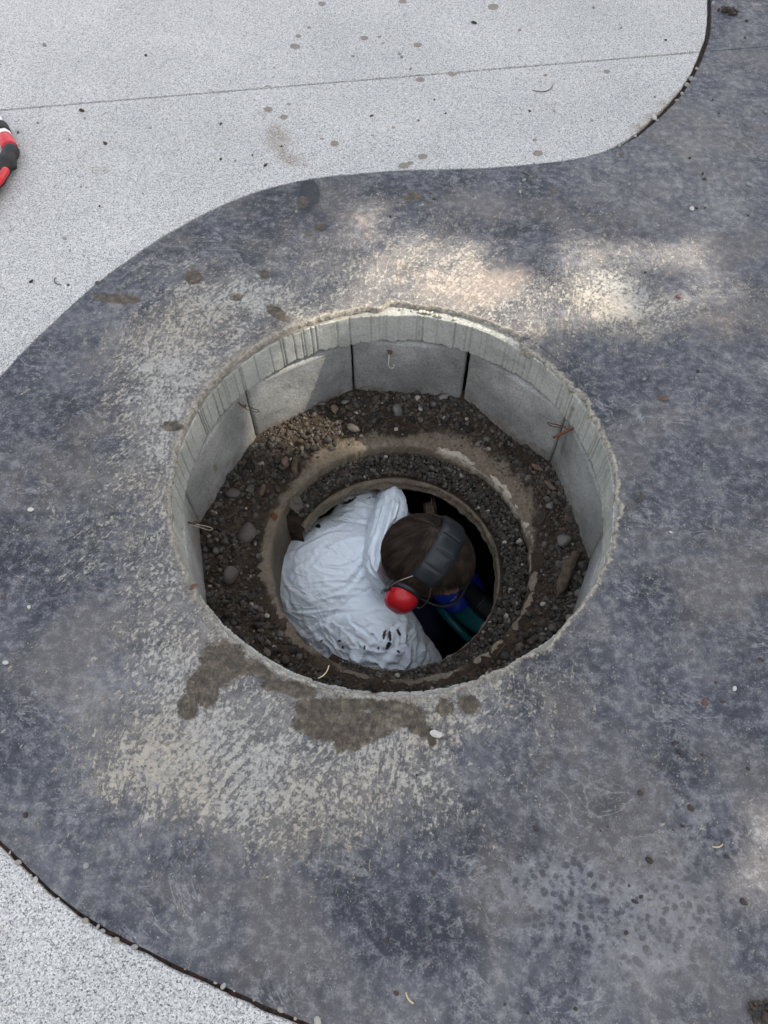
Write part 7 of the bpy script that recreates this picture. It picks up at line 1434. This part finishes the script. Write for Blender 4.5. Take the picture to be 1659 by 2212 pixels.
for (x, y, rx, ry, s, a) in [(550, 190, 70, 16, .8, -.35), (440, 250, 40, 12, .8, -.5), (350, 350, 22, 26, .9, -.8), (690, 165, 60, 8, .5, -.2), (780, 1050, 16, 60, .9, .2), (820, 1060, 14, 60, .9, -.1), (880, 1040, 16, 40, .9, -.6), (810, 1130, 24, 50, .9, .2), (740, 1150, 14, 30, .6, 0),
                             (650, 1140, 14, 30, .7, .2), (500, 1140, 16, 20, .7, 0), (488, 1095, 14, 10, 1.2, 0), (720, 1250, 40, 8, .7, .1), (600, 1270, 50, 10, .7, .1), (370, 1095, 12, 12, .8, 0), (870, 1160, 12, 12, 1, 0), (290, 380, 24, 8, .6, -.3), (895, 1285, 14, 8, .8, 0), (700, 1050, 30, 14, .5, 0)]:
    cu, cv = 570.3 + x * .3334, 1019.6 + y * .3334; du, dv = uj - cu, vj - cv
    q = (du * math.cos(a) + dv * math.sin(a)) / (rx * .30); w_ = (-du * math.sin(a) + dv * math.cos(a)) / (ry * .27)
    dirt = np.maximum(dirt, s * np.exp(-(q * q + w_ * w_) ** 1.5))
k = NT('white_coverall', .55, .35)
k.b.inputs['Subsurface Weight'].default_value = .05
n_a = k.noise(420, 3, .6); n_b = k.noise(90, 4, .65)
vr = k.vor(60, 'SMOOTH_F1', 'Distance', k_warp(k, 25, .02)); vr2 = k.vor(26, 'F1', 'Distance', k_warp(k, 14, .04))
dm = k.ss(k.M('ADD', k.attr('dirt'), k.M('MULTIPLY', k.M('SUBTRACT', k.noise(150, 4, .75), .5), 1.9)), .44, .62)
cc_ = k.mix(k.M('MULTIPLY', k.ss(k.M('ADD', k.attr('dirt'), k.M('MULTIPLY', n_b, .5)), .5, 1.0), .3), (.82, .90, .98), (.50, .50, .50))  # white tinted blue, the skylight's cast put into the cloth colour
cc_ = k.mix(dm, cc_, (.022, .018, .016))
def cre(sc, loc, wmax):
    d = k.vor(sc, 'DISTANCE_TO_EDGE', 'Distance', k_warp(k, sc * .35, .35 / sc * 1.6) if loc is None else k.mapv((1, 1.7, 1), (0, 0, loc), v=k_warp(k, sc * .35, .5 / sc)))
    return k.M('SUBTRACT', 1.0, k.ss(d, 0.0, wmax))
m1 = k.ss(k.noise(8, 3, .5), .47, .62); m2 = k.ss(k.noise(11, 3, .5, k.mapv(loc=(3, 3, 3))), .48, .64)
rdg = k.M('MULTIPLY', cre(17, R_(20), .10), m1); rdg2 = k.M('MULTIPLY', cre(40, R_(-35), .13), m2)
M_white = k.out(cc_, None, k.bump(k.M('ADD', k.M('MULTIPLY', n_a, .08), k.M('ADD', k.M('MULTIPLY', rdg, .9), k.M('ADD', k.M('MULTIPLY', rdg2, .45), k.M('MULTIPLY', vr2, .15)))), .0032, .55))
jac = obj('jacket', Vj, Fj, M_white, person, True, dict(dirt=dirt))
# hood folded down at the nape: outer sheet, crest, inner sheet
def hood():
    base = bezier([at(813, 1068, -.535), at(806, 1100, -.515), at(796, 1140, -.500), at(786, 1185, -.492), at(790, 1225, -.490), at(802, 1262, -.495), at(822, 1285, -.505)], 60)
    mid = bezier([at(828, 1052, -.50), at(821, 1090, -.465), at(810, 1135, -.445), at(798, 1180, -.432), at(797, 1222, -.432), at(806, 1252, -.445), at(824, 1276, -.475)], 60)
    crest = bezier([at(853, 1050, -.46), at(850, 1085, -.415), at(841, 1130, -.392), at(830, 1175, -.378), at(819, 1215, -.380), at(815, 1240, -.398), at(832, 1266, -.45)], 60)
    inn = bezier([at(868, 1058, -.48), at(880, 1098, -.452), at(872, 1130, -.445), at(850, 1172, -.45), at(840, 1210, -.45), at(836, 1238, -.46), at(844, 1258, -.48)], 60)
    deep = bezier([at(868, 1080, -.545), at(874, 1116, -.55), at(868, 1150, -.56), at(858, 1185, -.56), at(852, 1215, -.56), at(848, 1240, -.56), at(850, 1255, -.56)], 60)
    rows = []
    for t in np.linspace(0, 4, 70):
        i = min(int(t), 3); w_ = t - i; c5 = [base, mid, crest, inn, deep]
        rows.append(c5[i] * (1 - w_) + c5[i + 1] * w_)
    V = np.array(rows)
    for _ in range(1): V[1:-1] = .25 * V[:-2] + .5 * V[1:-1] + .25 * V[2:]
    V = V.reshape(-1, 3); F = grid_faces(70, 60)
    V, F = subdivide_near(V, F); V = relax(V, F, 1)
    N_ = vnormals(V, F)
    if (N_ @ CZ).mean() < 0: F = F[:, ::-1]; N_ = -N_
    u, v = proj(V)
    hf = [(Q((800, 130), (760, 300), (700, 480), (680, 560)), .006, 3.5), (Q((840, 200), (790, 380), (740, 560)), .005, 3), (Q((750, 180), (720, 330), (660, 460)), .006, 3.5), (Q((870, 180), (850, 280), (800, 360)), .006, 3), (Q((720, 420), (700, 560), (740, 680)), .005, 3), (Q((680, 640), (720, 720), (780, 770)), .006, 3), (Q((660, 540), (690, 640), (740, 700)), .006, 3)]
    hh = creases(u, v, hf) + .004 * fbm(V * 40, 3, 12) + .002 * (1 - 2 * np.abs(fbm(V * 75, 3, 14)))
    V = V + N_ * hh[:, None]
    o = obj('hood', V, F, M_white, person, True, dict(dirt=np.zeros(len(V))))
    md = o.modifiers.new('s', 'SOLIDIFY'); md.thickness = .0015
hood()
# navy trousers
def f_trs(p):
    d = [cone_sdf(p, PE + (SP - PE) * .45, .160, PE, .165), cone_sdf(p, HIR, .115, KNR, .082), cone_sdf(p, KNR, .080, ANR, .062), cone_sdf(p, HIL, .115, KNL, .082), cone_sdf(p, KNL, .080, ANL, .062)]
    return smin(d, .05)
tp = np.array([PE, SP, KNR, KNL, ANR, ANL])
Vt, Ft = surface_net(f_trs, tp.min(0) - .2, tp.max(0) + .19, .010); Vt = relax(Vt, Ft, 2); Nt = vnormals(Vt, Ft)
Vt += Nt * (.006 * (1 - 2 * np.abs(fbm(Vt * 18, 3, 44))))[:, None]
obj('trousers', Vt, Ft, simple('navy_cloth', (.018, .022, .045), .9, .2, .2, 300, .5, 900), person)
M_boot = simple('boot_leather', (.03, .024, .02), .6, .3, .3, 60, .4, 200)
for an, to in ((ANR, TOR), (ANL, TOL)):
    an = an + [-.01, 0, 0]
    fb_ = lambda p: smin([cone_sdf(p, an + [0, 0, .09], .062, an + [0, 0, -.02], .058), cone_sdf(p, an + [-.03, 0, -.045], .052, to, .046)], .03)
    v, f = surface_net(fb_, np.minimum(an, to) - .12, np.maximum(an, to) + [.12, .12, .17], .008); v[:, 2] = np.maximum(v[:, 2], ZF + .002)
    obj('boot', v, f, M_boot, person)

# gloved hands closed on the saw
GRIP0, GRIP1 = at(985, 1248, -.90), at(1080, 1342, -.84)      # axis of the black motor housing
ga_ = (GRIP1 - GRIP0); ga_ /= np.linalg.norm(ga_)
M_glove = simple('blue_glove', (.012, .045, .42), .5, .4, .15, 120, .4, 300)
def glove(palm, fdir, up, curl_r, wrist, mirror=1):
    """palm centre, direction the fingers start in, direction out of the back of the hand"""
    fdir = fdir / np.linalg.norm(fdir); up = up - fdir * (up @ fdir); up /= np.linalg.norm(up); sd = np.cross(fdir, up) * mirror
    segs = [(wrist, .034, palm - fdir * .035, .036)]
    A_ = np.stack([fdir, sd, up])
    fing = []
    for j, (off, ln, rr) in enumerate(((-.031, .072, .0098), (-.010, .080, .0102), (.011, .076, .0098), (.031, .062, .0088))):
        p = palm + fdir * .042 + sd * off + up * .002; d = fdir.copy(); path = [p]
        for s_, ang in ((.46, 34), (.30, 58), (.24, 48)):
            c_, s2 = math.cos(R_(ang)), math.sin(R_(ang)); axis_up = np.cross(sd, d) * -mirror
            nd = d * c_ - up_of(d, up) * s2; nd /= np.linalg.norm(nd); d = nd
            path.append(path[-1] + d * ln * s_)
        fing.append((path, rr))
    th0 = palm - fdir * .012 - sd * .036 - up * .006
    thp = [th0, th0 - sd * .024 + fdir * .026 - up * .012, th0 - sd * .020 + fdir * .052 - up * .034]
    def f(p):
        base = smin([ell_sdf(p, palm, A_, (.050, .043, .019)), cone_sdf(p, *segs[0][:2], *segs[0][2:])], .025)
        fs = []
        for path, rr in fing:
            fs.append(np.minimum.reduce([cone_sdf(p, path[i], rr * (1.08 - .08 * i), path[i + 1], rr * (1.0 - .08 * i)) for i in range(3)]))
        tmb = smin([cone_sdf(p, thp[0], .014, thp[1], .0125), cone_sdf(p, thp[1], .0125, thp[2], .0105)], .006)
        return smin([base, np.minimum.reduce(fs), tmb], .009)
    allq = np.array([wrist, palm] + [q for path, _ in fing for q in path] + thp)
    v, fc = surface_net(f, allq.min(0) - .05, allq.max(0) + .05, .0032)
    obj('glove', relax(v, fc, 1), fc, M_glove, person)
def up_of(d, up):
    u_ = up - d * (up @ d); n_ = np.linalg.norm(u_)
    return u_ / n_ if n_ > 1e-6 else up
PL = at(1006, 1296, -.95); glove(PL, 0.75 * CX + .62 * CY - .1 * CZ, CZ * .9 - CY * .5, .03, PL + (WRL - PL) * .55 + np.array([-.02, -.02, -.03]))
PR = at(1062, 1462, -1.0); glove(PR, .3 * CX + .8 * CY, CZ, .03, WRR, -1)

# hair: cap and combed strands
k = NT('brown_hair', .62, .3)
hv = k.attr('tint')
hcol = k.ramp(hv, [(0, (.018, .0125, .009)), (.5, (.040, .027, .020)), (1, (.092, .064, .048))])
M_hair = k.out(hcol)
def scalp(az, el, grow=0.0):
    """direction on the head: az round the crown from the face, el from the crown down"""
    s = np.sin(el); d = np.stack([s * np.sin(az) * (HR + grow), s * np.cos(az) * (HFr + grow), np.cos(el) * (HUr + grow)], -1)
    return d
def hairline(az):
    c = np.cos(az)                          # 1 at the face
    side = np.abs(np.sin(az))
    return R_(118) - R_(60) * sstep(-.15, .75, c) + R_(26) * sstep(.2, 1, -c) - R_(14) * side * sstep(-.5, .5, c)
naz, nel = 96, 40; V = []
for i in range(nel):
    for j in range(naz):
        az = j / naz * 2 * math.pi; el = hairline(np.array(az)) * i / (nel - 1)
        d = scalp(np.array(az), np.array(el), -.002 - .006 * (i / (nel - 1)) ** 6); V.append(d)
V = np.array(V); V += V * (.012 * fbm(V * 26, 3, 8))[:, None]
hair_mb = MB(); hair_mb.add(HC + V @ HA, grid_faces(nel, naz, True))
tints = [np.full(len(V), .15)]
hr = np.random.default_rng(12)
NS = 15000
az = hr.uniform(0, 2 * math.pi, NS); el = np.arccos(1 - hr.uniform(0, 1, NS) * (1 - np.cos(hairline(az) * .985)))
crown = scalp(np.array(R_(-140.)), np.array(R_(30)), 0)       # whorl: back of the crown, left of the middle
p = scalp(az, el, 0.0)
segs = 6; Ls = hr.uniform(.024, .042, NS)
def hn(q): n_ = q / np.array([HR, HFr, HUr]) ** 2; return n_ / np.linalg.norm(n_, axis=1, keepdims=True)
path = [p.copy()]
q = p.copy()
for s_ in range(segs - 1):
    n_ = hn(q); rad = q - crown; rad -= n_ * np.sum(rad * n_, 1)[:, None]; L_ = np.linalg.norm(rad, axis=1, keepdims=True); rad /= np.maximum(L_, 1e-4)
    sw = np.cross(n_, rad)
    # swirl near the whorl, then forward and down
    wsw = np.exp(-L_ / .035) * .9
    d = rad + sw * wsw + .35 * np.stack([fbm(q * 18, 2, 61), fbm(q * 18, 2, 62), fbm(q * 18, 2, 63)], -1)
    d -= n_ * np.sum(d * n_, 1)[:, None]; d /= np.linalg.norm(d, axis=1, keepdims=True)
    lift = (.30 - .22 * s_ / segs) + hr.normal(0, .06, (NS, 1))
    q = q + (d + n_ * lift) * (Ls / (segs - 1))[:, None]; 
    g_ = np.linalg.norm(q / np.array([HR + .006, HFr + .006, HUr + .006]), axis=1, keepdims=True)
    q = np.where(g_ > 1.035, q / g_ * 1.035, q); path.append(q.copy())
# tuft standing up by the far end of the head band
T = 75; tc = scalp(np.array(R_(-122.)), np.array(R_(62)), .0)
tp0 = tc + hr.normal(0, .006, (T, 3)); tn = hn(tp0); tpath = [tp0]
tdir = (CY * .9 - CX * .25 + CZ * .25) @ HA.T; side_ = (CX * .9) @ HA.T
for s_ in range(segs - 1):
    tpath.append(tpath[-1] + (tdir + hr.normal(0, .10, (T, 3)) + side_ * (.12 * s_ - .2) + tn * .2) *   .0074 * hr.uniform(.7, 1.1, (T, 1)))
PA = np.concatenate([np.stack(path, 1), np.stack(tpath, 1)])
PA = HC + PA @ HA; NS2 = len(PA)
tg = np.gradient(PA, axis=1); tg /= np.linalg.norm(tg, axis=2, keepdims=True)
vx = np.cross(tg, np.array([.3, .2, .9])); vx /= np.linalg.norm(vx, axis=2, keepdims=True); vy = np.cross(tg, vx)
w_ = (np.array([.9, 1, .95, .8, .55, .12]) * .00042)[None, :, None]
V = np.stack([PA + vx * w_, PA - vx * w_ * .5 + vy * w_ * .87, PA - vx * w_ * .5 - vy * w_ * .87], 2).reshape(-1, 3)
F1 = grid_faces(segs, 3, True)
F = (F1[None] + (np.arange(NS2) * segs * 3)[:, None, None]).reshape(-1, 4)
hair_mb.add(V, F)
clump = np.clip(.45 + 1.5 * fbm(PA[:, 0] * 85, 3, 71) + hr.normal(0, .24, NS2), 0, 1); clump[NS:] = np.clip(clump[NS:] + .35, 0, 1)
tints.append(np.repeat(clump, segs * 3))
hair_mb.build('hair', M_hair, person, True, dict(tint=np.concatenate(tints)))

# ear defenders
M_blk = simple('black_plastic', (.016, .019, .023), .42, .45, .15, 80, .15, 200)
M_pad = simple('black_vinyl', (.010, .013, .017), .42, .4, .15, 40, .2, 120)
k = NT('red_plastic', .34, .45)
sc_ = k.ss(k.noise(1, 4, .6, k.mapv((60, 220, 120), (0, 0, R_(35)))), .60, .68); du_ = k.ss(k.noise(45, 5, .7), .45, .75)
M_red = k.out(k.mix(k.M('MULTIPLY', sc_, .7), k.mix(k.M('MULTIPLY', du_, .35), (.50, .010, .018), (.33, .03, .028)), (.05, .012, .012)), k.M('ADD', .30, k.M('MULTIPLY', du_, .3)))
M_steel = simple('wire_steel', (.36, .34, .31), .35, .5, .1, 80, 0, 100, 1.0)
ed = empty('ear_defenders', tuple(HC), 'red cup ear defenders with a padded black band over the bent head', 'ear defenders')
def at_root(o, root):
    for v in o.data.vertices: v.co = v.co - root.location
    o.parent = root; return o
bp = np.linspace(-62, 60, 80)               # angle over the crown, + towards the right ear
BT = .031                                    # half width
rows = []
def band_pt(a, f, lift): return HC + (math.sin(a) * (HR + lift)) * hR + f * hF + (math.cos(a) * (HUr + lift)) * hU
prof = [(-1, .004), (-.97, .010), (-.8, .0135), (-.4, .0155), (0, .016), (.4, .0155), (.8, .0135), (.97, .010), (1, .004), (.9, .003), (0, .004), (-.9, .003)]
for d in bp:
    a = R_(d); g = 0.0
    for c_ in (-37, -12.5, 12, 36): g = max(g, math.exp(-((d - c_) / 1.3) ** 2))
    endr = math.sqrt(max(0, 1 - (max(0, abs(d + 1) - 57) / 5.0) ** 2)) if abs(d + 1) > 57 else 1
    rows.append([band_pt(a, f * BT * (.9 + .1 * endr), .003 + (l - .003) * (1 - (.42 * g if abs(f) < .9 else 0)) * max(.35, endr)) for f, l in prof])
V = np.array(rows); m_, n_ = V.shape[:2]; F = grid_faces(m_, n_, True)
cap0 = np.array([[0, i, i + 1] for i in range(1, n_ - 1)]); cap1 = np.array([[(m_ - 1) * n_, (m_ - 1) * n_ + i + 1, (m_ - 1) * n_ + i] for i in range(1, n_ - 1)])
at_root(obj('headband', V.reshape(-1, 3), [F, np.r_[cap0, cap1]], M_pad), ed)
sm_ = MB()
for f in (-1.0, 1.0): add_tube(sm_, [band_pt(R_(d), f * BT * 1.0, .007) for d in np.linspace(-60, 58, 40)], .0016, 6)
at_root(sm_.build('piping', M_blk), ed.children[0]) if False else at_root(sm_.build('piping', M_blk), ed)
def cup(sgn):
    cen = hp(.113, -.004, -.030) if sgn > 0 else hp(-.100, -.010, -.098)
    # dome along hR
    ax = sgn * hR; a2 = hF; a3 = hU; nu, nv = 40, 22; rows = []
    for i in range(nv):
        t = i / (nv - 1) * math.pi / 2
        for j in range(nu):
            b = j / nu * 2 * math.pi; e = .82
            cx_ = math.copysign(abs(math.cos(b)) ** e, math.cos(b)); cy_ = math.copysign(abs(math.sin(b)) ** e, math.sin(b))
            q = math.cos(t) ** .62
            rows.append(cen + ax * (.040 * math.sin(t) ** 1.0) + a2 * (.039 * cx_ * q) + a3 * (.050 * cy_ * q))
    V = np.array(rows); F = grid_faces(nv, nu, True)
    if sgn > 0: F = F[:, ::-1]
    c = at_root(obj('ear_cup', V, F, M_red), ed)
    b = np.linspace(0, 2 * math.pi, 49)[:-1]; rows = []
    for off, g in ((-.002, .9), (-.002, 1.0), (-.006, 1.07), (-.012, 1.09), (-.016, 1.05), (-.024, 1.08), (-.030, 1.04), (-.032, .85), (-.032, .55)):
        rows.append(cen + ax * off + np.stack([np.cos(b)] * 3, -1) * a2 * .040 * g + np.stack([np.sin(b)] * 3, -1) * a3 * .051 * g)
    V = np.array(rows).reshape(-1, 3); F = grid_faces(9, 48, True)
    o = at_root(obj('ear_cushion', V, F, M_blk), ed)
    # wire yoke from the band to both ends of the cup
    e0 = 60 if sgn > 0 else -62
    for s2 in (-1, 1):
        p0 = band_pt(R_(e0), s2 * .026, .006); p3 = cen + a2 * (.040 * s2 * 1.02) + ax * .004 - a3 * .002
        p1 = p0 + (p3 - p0) * .35 + ax * .010 + a2 * .012 * s2; p2 = p3 + a3 * .030 + a2 * .006 * s2 + ax * .004
        w = MB(); add_tube(w, bezier([p0 - (p1 - p0) * .1, p0, p1, p2, p3, p3 - a3 * .012], 24), .0016, 8); at_root(w.build('wire_arm', M_steel), ed)
        w = MB(); add_tube(w, [p3 + a3 * .018, p3 + a3 * .01, p3 - a3 * .016, p3 - a3 * .022], [.003, .0042, .0042, .003], 10); at_root(w.build('slider', M_blk), ed)
cup(1); cup(-1)
# safety glasses
sg = empty('safety_glasses', tuple(hp(.0, .11, -.03)), 'dark framed safety glasses on the face of the bent person', 'glasses')
for s in (1, -1):
    w = MB(); add_tube(w, bezier([hp(s * .090, .010, -.040), hp(s * .089, .045, -.034), hp(s * .083, .085, -.030), hp(s * .070, .112, -.030)], 20), np.linspace(.003, .0042, 20), 8); at_root(w.build('temple_arm', M_blk), sg)
w = MB(); add_tube(w, bezier([hp(.076, .100, -.030), hp(.058, .122, -.026), hp(.025, .131, -.024), hp(0, .132, -.026), hp(-.025, .131, -.024), hp(-.058, .122, -.026), hp(-.076, .100, -.030)], 30), .0036, 8); at_root(w.build('brow_bar', M_blk), sg)
gl = NT('clear_lens', .05, .5); gl.b.inputs['Transmission Weight'].default_value = 1; gl.b.inputs['IOR'].default_value = 1.12; M_lens = gl.out((.22, .23, .24))
V = []
for i in range(15):
    a = R_(-48 + 96 * i / 14)
    for j in range(6): V.append(hp(.092 * math.sin(a) * .85, .062 + .070 * math.cos(a), -.028 - .038 * j / 5 * (1 - .25 * (abs(i - 7) < 2))))
o = obj('lens', V, grid_faces(15, 6), M_lens); md = o.modifiers.new('s', 'SOLIDIFY'); md.thickness = .002; at_root(o, sg)

# the cordless cut-off saw held in the shaft
M_teal = simple('teal_plastic', (.004, .115, .125), .38, .45, .1, 60, .1, 150)
M_disc = simple('disc_steel', (.22, .21, .20), .4, .5, .2, 60, .2, 200, .9)
saw = empty('cut_off_saw', tuple((GRIP0 + GRIP1) / 2), 'teal and black cordless cutting saw held in blue gloves down in the dark shaft', 'power tool')
gx = ga_; gz = CZ - gx * (CZ @ gx); gz /= np.linalg.norm(gz); gy = np.cross(gx, gz)
O = (GRIP0 + GRIP1) / 2 - gz * .045
def sp(x, y, z): return O + x * gx + y * gy + z * gz
def sweep(name, sections, mat, n=28, e=.6):
    """sections: (x, y, z, half height y, half z) superellipse rings"""
    rows = []; b = np.arange(n) * 2 * math.pi / n
    cx_ = np.sign(np.cos(b)) * np.abs(np.cos(b)) ** e; cy_ = np.sign(np.sin(b)) * np.abs(np.sin(b)) ** e
    for (x, y, z, ry, rz) in sections: rows.append(O + x * gx + (y + ry * cx_)[:, None] * gy + (z + rz * cy_)[:, None] * gz)
    V = np.concatenate(rows); F = grid_faces(len(sections), n, True); m_ = len(sections)
    c0 = np.array([[0, i + 1, i] for i in range(1, n - 1)]); c1 = np.array([[(m_ - 1) * n, (m_ - 1) * n + i, (m_ - 1) * n + i + 1] for i in range(1, n - 1)])
    return at_root(obj(name, V, [F, np.r_[c0, c1]], mat), saw)
secs = [(-.080, 0, .0, .020, .018), (-.074, 0, 0, .030, .026), (-.02, 0, 0, .034, .030), (.0, 0, 0, .035, .031)]
for i in range(7): x = .008 + i * .010; secs += [(x, 0, 0, .036, .032), (x + .004, 0, 0, .036, .032), (x + .005, 0, 0, .0335, .0295), (x + .009, 0, 0, .0335, .0295)]
secs += [(.082, 0, 0, .036, .032), (.092, 0, 0, .030, .026), (.095, 0, 0, .018, .015)]
sweep('motor_housing', secs, M_pad)
sweep('body', [(-.11, .062, -.03, .012, .012), (-.10, .062, -.03, .026, .024), (-.05, .064, -.03, .034, .030), (.0, .060, -.028, .036, .032), (.05, .052, -.022, .032, .028), (.085, .050, -.018, .026, .022), (.095, .05, -.018, .014, .012)], M_teal)
sweep('gear_head', [(.080, .082, -.02, .010, .010), (.086, .082, -.02, .016, .016), (.110, .084, -.02, .017, .016), (.122, .085, -.02, .013, .012), (.124, .085, -.02, .006, .006)], M_steel)
# guard: half drum round the disc
V = []; nn = 40
for r_, y0 in ((.030, .100), (.092, .100), (.098, .104), (.098, .122), (.092, .122), (.092, .106), (.030, .106)):
    a = np.linspace(R_(-15), R_(195), nn); V.append(np.stack([sp(-.02 + r_ * math.cos(t), y0, -.045 + r_ * math.sin(t)) for t in a]))
at_root(obj('guard', np.concatenate(V), grid_faces(7, nn), M_teal), saw)
b = np.linspace(0, 2 * math.pi, 64, endpoint=False); V = []
for r_, y in ((.004, .1165), (.088, .1165), (.088, .1135), (.004, .1135)): V.append(np.stack([sp(-.02 + r_ * math.cos(t), y, -.045 + r_ * math.sin(t)) for t in b]))
at_root(obj('cutting_disc', np.concatenate(V), np.r_[grid_faces(4, 64, True), np.stack([192 + np.arange(64), 192 + (np.arange(64) + 1) % 64, (np.arange(64) + 1) % 64, np.arange(64)], -1)], M_disc), saw)
w = MB(); add_tube(w, bezier([sp(-.09, .062, -.03), sp(-.13, .055, -.05), sp(-.15, .06, -.10), sp(-.12, .07, -.14)], 20), .017, 12); at_root(w.build('handle', M_blk), saw)

# ------------------------------------------------------------------ hose nozzle lying on the pale paving at the left
hz = at(14, 300, .024); nz_ = empty('hose_nozzle', (hz[0], hz[1], 0), 'red and black hose nozzle with a ribbed collar lying on the pale paving', 'nozzle')
pA, pB = at(-3, 264, .024), at(24, 326, .024)
nx = pB - pA; nx[2] = 0; nL = np.linalg.norm(nx); nx /= nL; ny = np.array([-nx[1], nx[0], 0]); nzv = np.array([0, 0, 1.])
def lathe(name, prof, mat, n=36, rib=0, c=pA, x=nx, y=ny, z=nzv):
    V = []
    for s_, r_ in prof:
        b = np.arange(n) * 2 * math.pi / n; rr2 = r_ * (1 + (.05 * (np.sin(b * rib) > 0) if rib else 0))
        V.append(c + s_ * x + (rr2 * np.cos(b))[:, None] * y + (rr2 * np.sin(b))[:, None] * z)
    F = grid_faces(len(prof), n, True); m_ = len(prof)
    c0 = np.array([[0, i + 1, i] for i in range(1, n - 1)]); c1 = np.array([[(m_ - 1) * n, (m_ - 1) * n + i, (m_ - 1) * n + i + 1] for i in range(1, n - 1)])
    return at_root(obj(name, np.concatenate(V), [F, np.r_[c0, c1]], mat), nz_)
M_wp = simple('white_plastic', (.72, .73, .72), .4, .4, .05, 50)
M_rub = simple('black_rubber', (.012, .0125, .0135), .6, .35, .2, 120, .2, 200)
K = nL / 69.5
lathe('spout', [(-26 * K, 0.0095), (-24 * K, 0.0112), (10 * K, 0.0129), (12 * K, 0.0120)], M_wp)
lathe('ribbed_collar', [(9 * K, 0.0138), (10 * K, 0.0193), (12 * K, 0.0206), (27 * K, 0.0215), (29 * K, 0.0202), (30 * K, 0.0138)], M_rub, 120, 30)
lathe('white_ring', [(29.5 * K, 0.0138), (30 * K, 0.0185), (37.5 * K, 0.0191), (38 * K, 0.0138)], M_wp, 48, 8)
lathe('red_sleeve', [(37.6 * K, 0.0146), (38 * K, 0.0193), (44 * K, 0.0196), (62 * K, 0.0225), (64 * K, 0.0215)], M_red)
def nf(p):
    h1 = at(-6, 384, .022); h2 = at(-62, 458, .018); e1 = at(12, 352, .023)
    return smin([cone_sdf(p, pA + nx * 71 * K, .0220, e1, .0225), cone_sdf(p, e1, .0225, h1, .0215), cone_sdf(p, h1, .021, h2, .017), cone_sdf(p, at(26, 342, .028), .0095, at(30, 360, .018), .009)], .008)
v, f = surface_net(nf, at(-60, 470, 0) - [.08, .06, .04], at(60, 300, 0) + [.05, .08, .08], .0036)
v[:, 2] = np.maximum(v[:, 2], .0008)
at_root(obj('grip', relax(v, f, 1), f, M_rub), nz_)
def nf2(p): return smin([cone_sdf(p, at(12, 369, .037), .0105, at(0, 388, .037), .010), cone_sdf(p, at(0, 388, .037), .010, at(-52, 460, .030), .009)], .004)
v, f = surface_net(nf2, at(-60, 470, 0) - [.05, .05, .0], at(60, 330, 0) + [.03, .05, .08], .003)
at_root(obj('red_inlay', relax(v, f, 1), f, M_red), nz_)
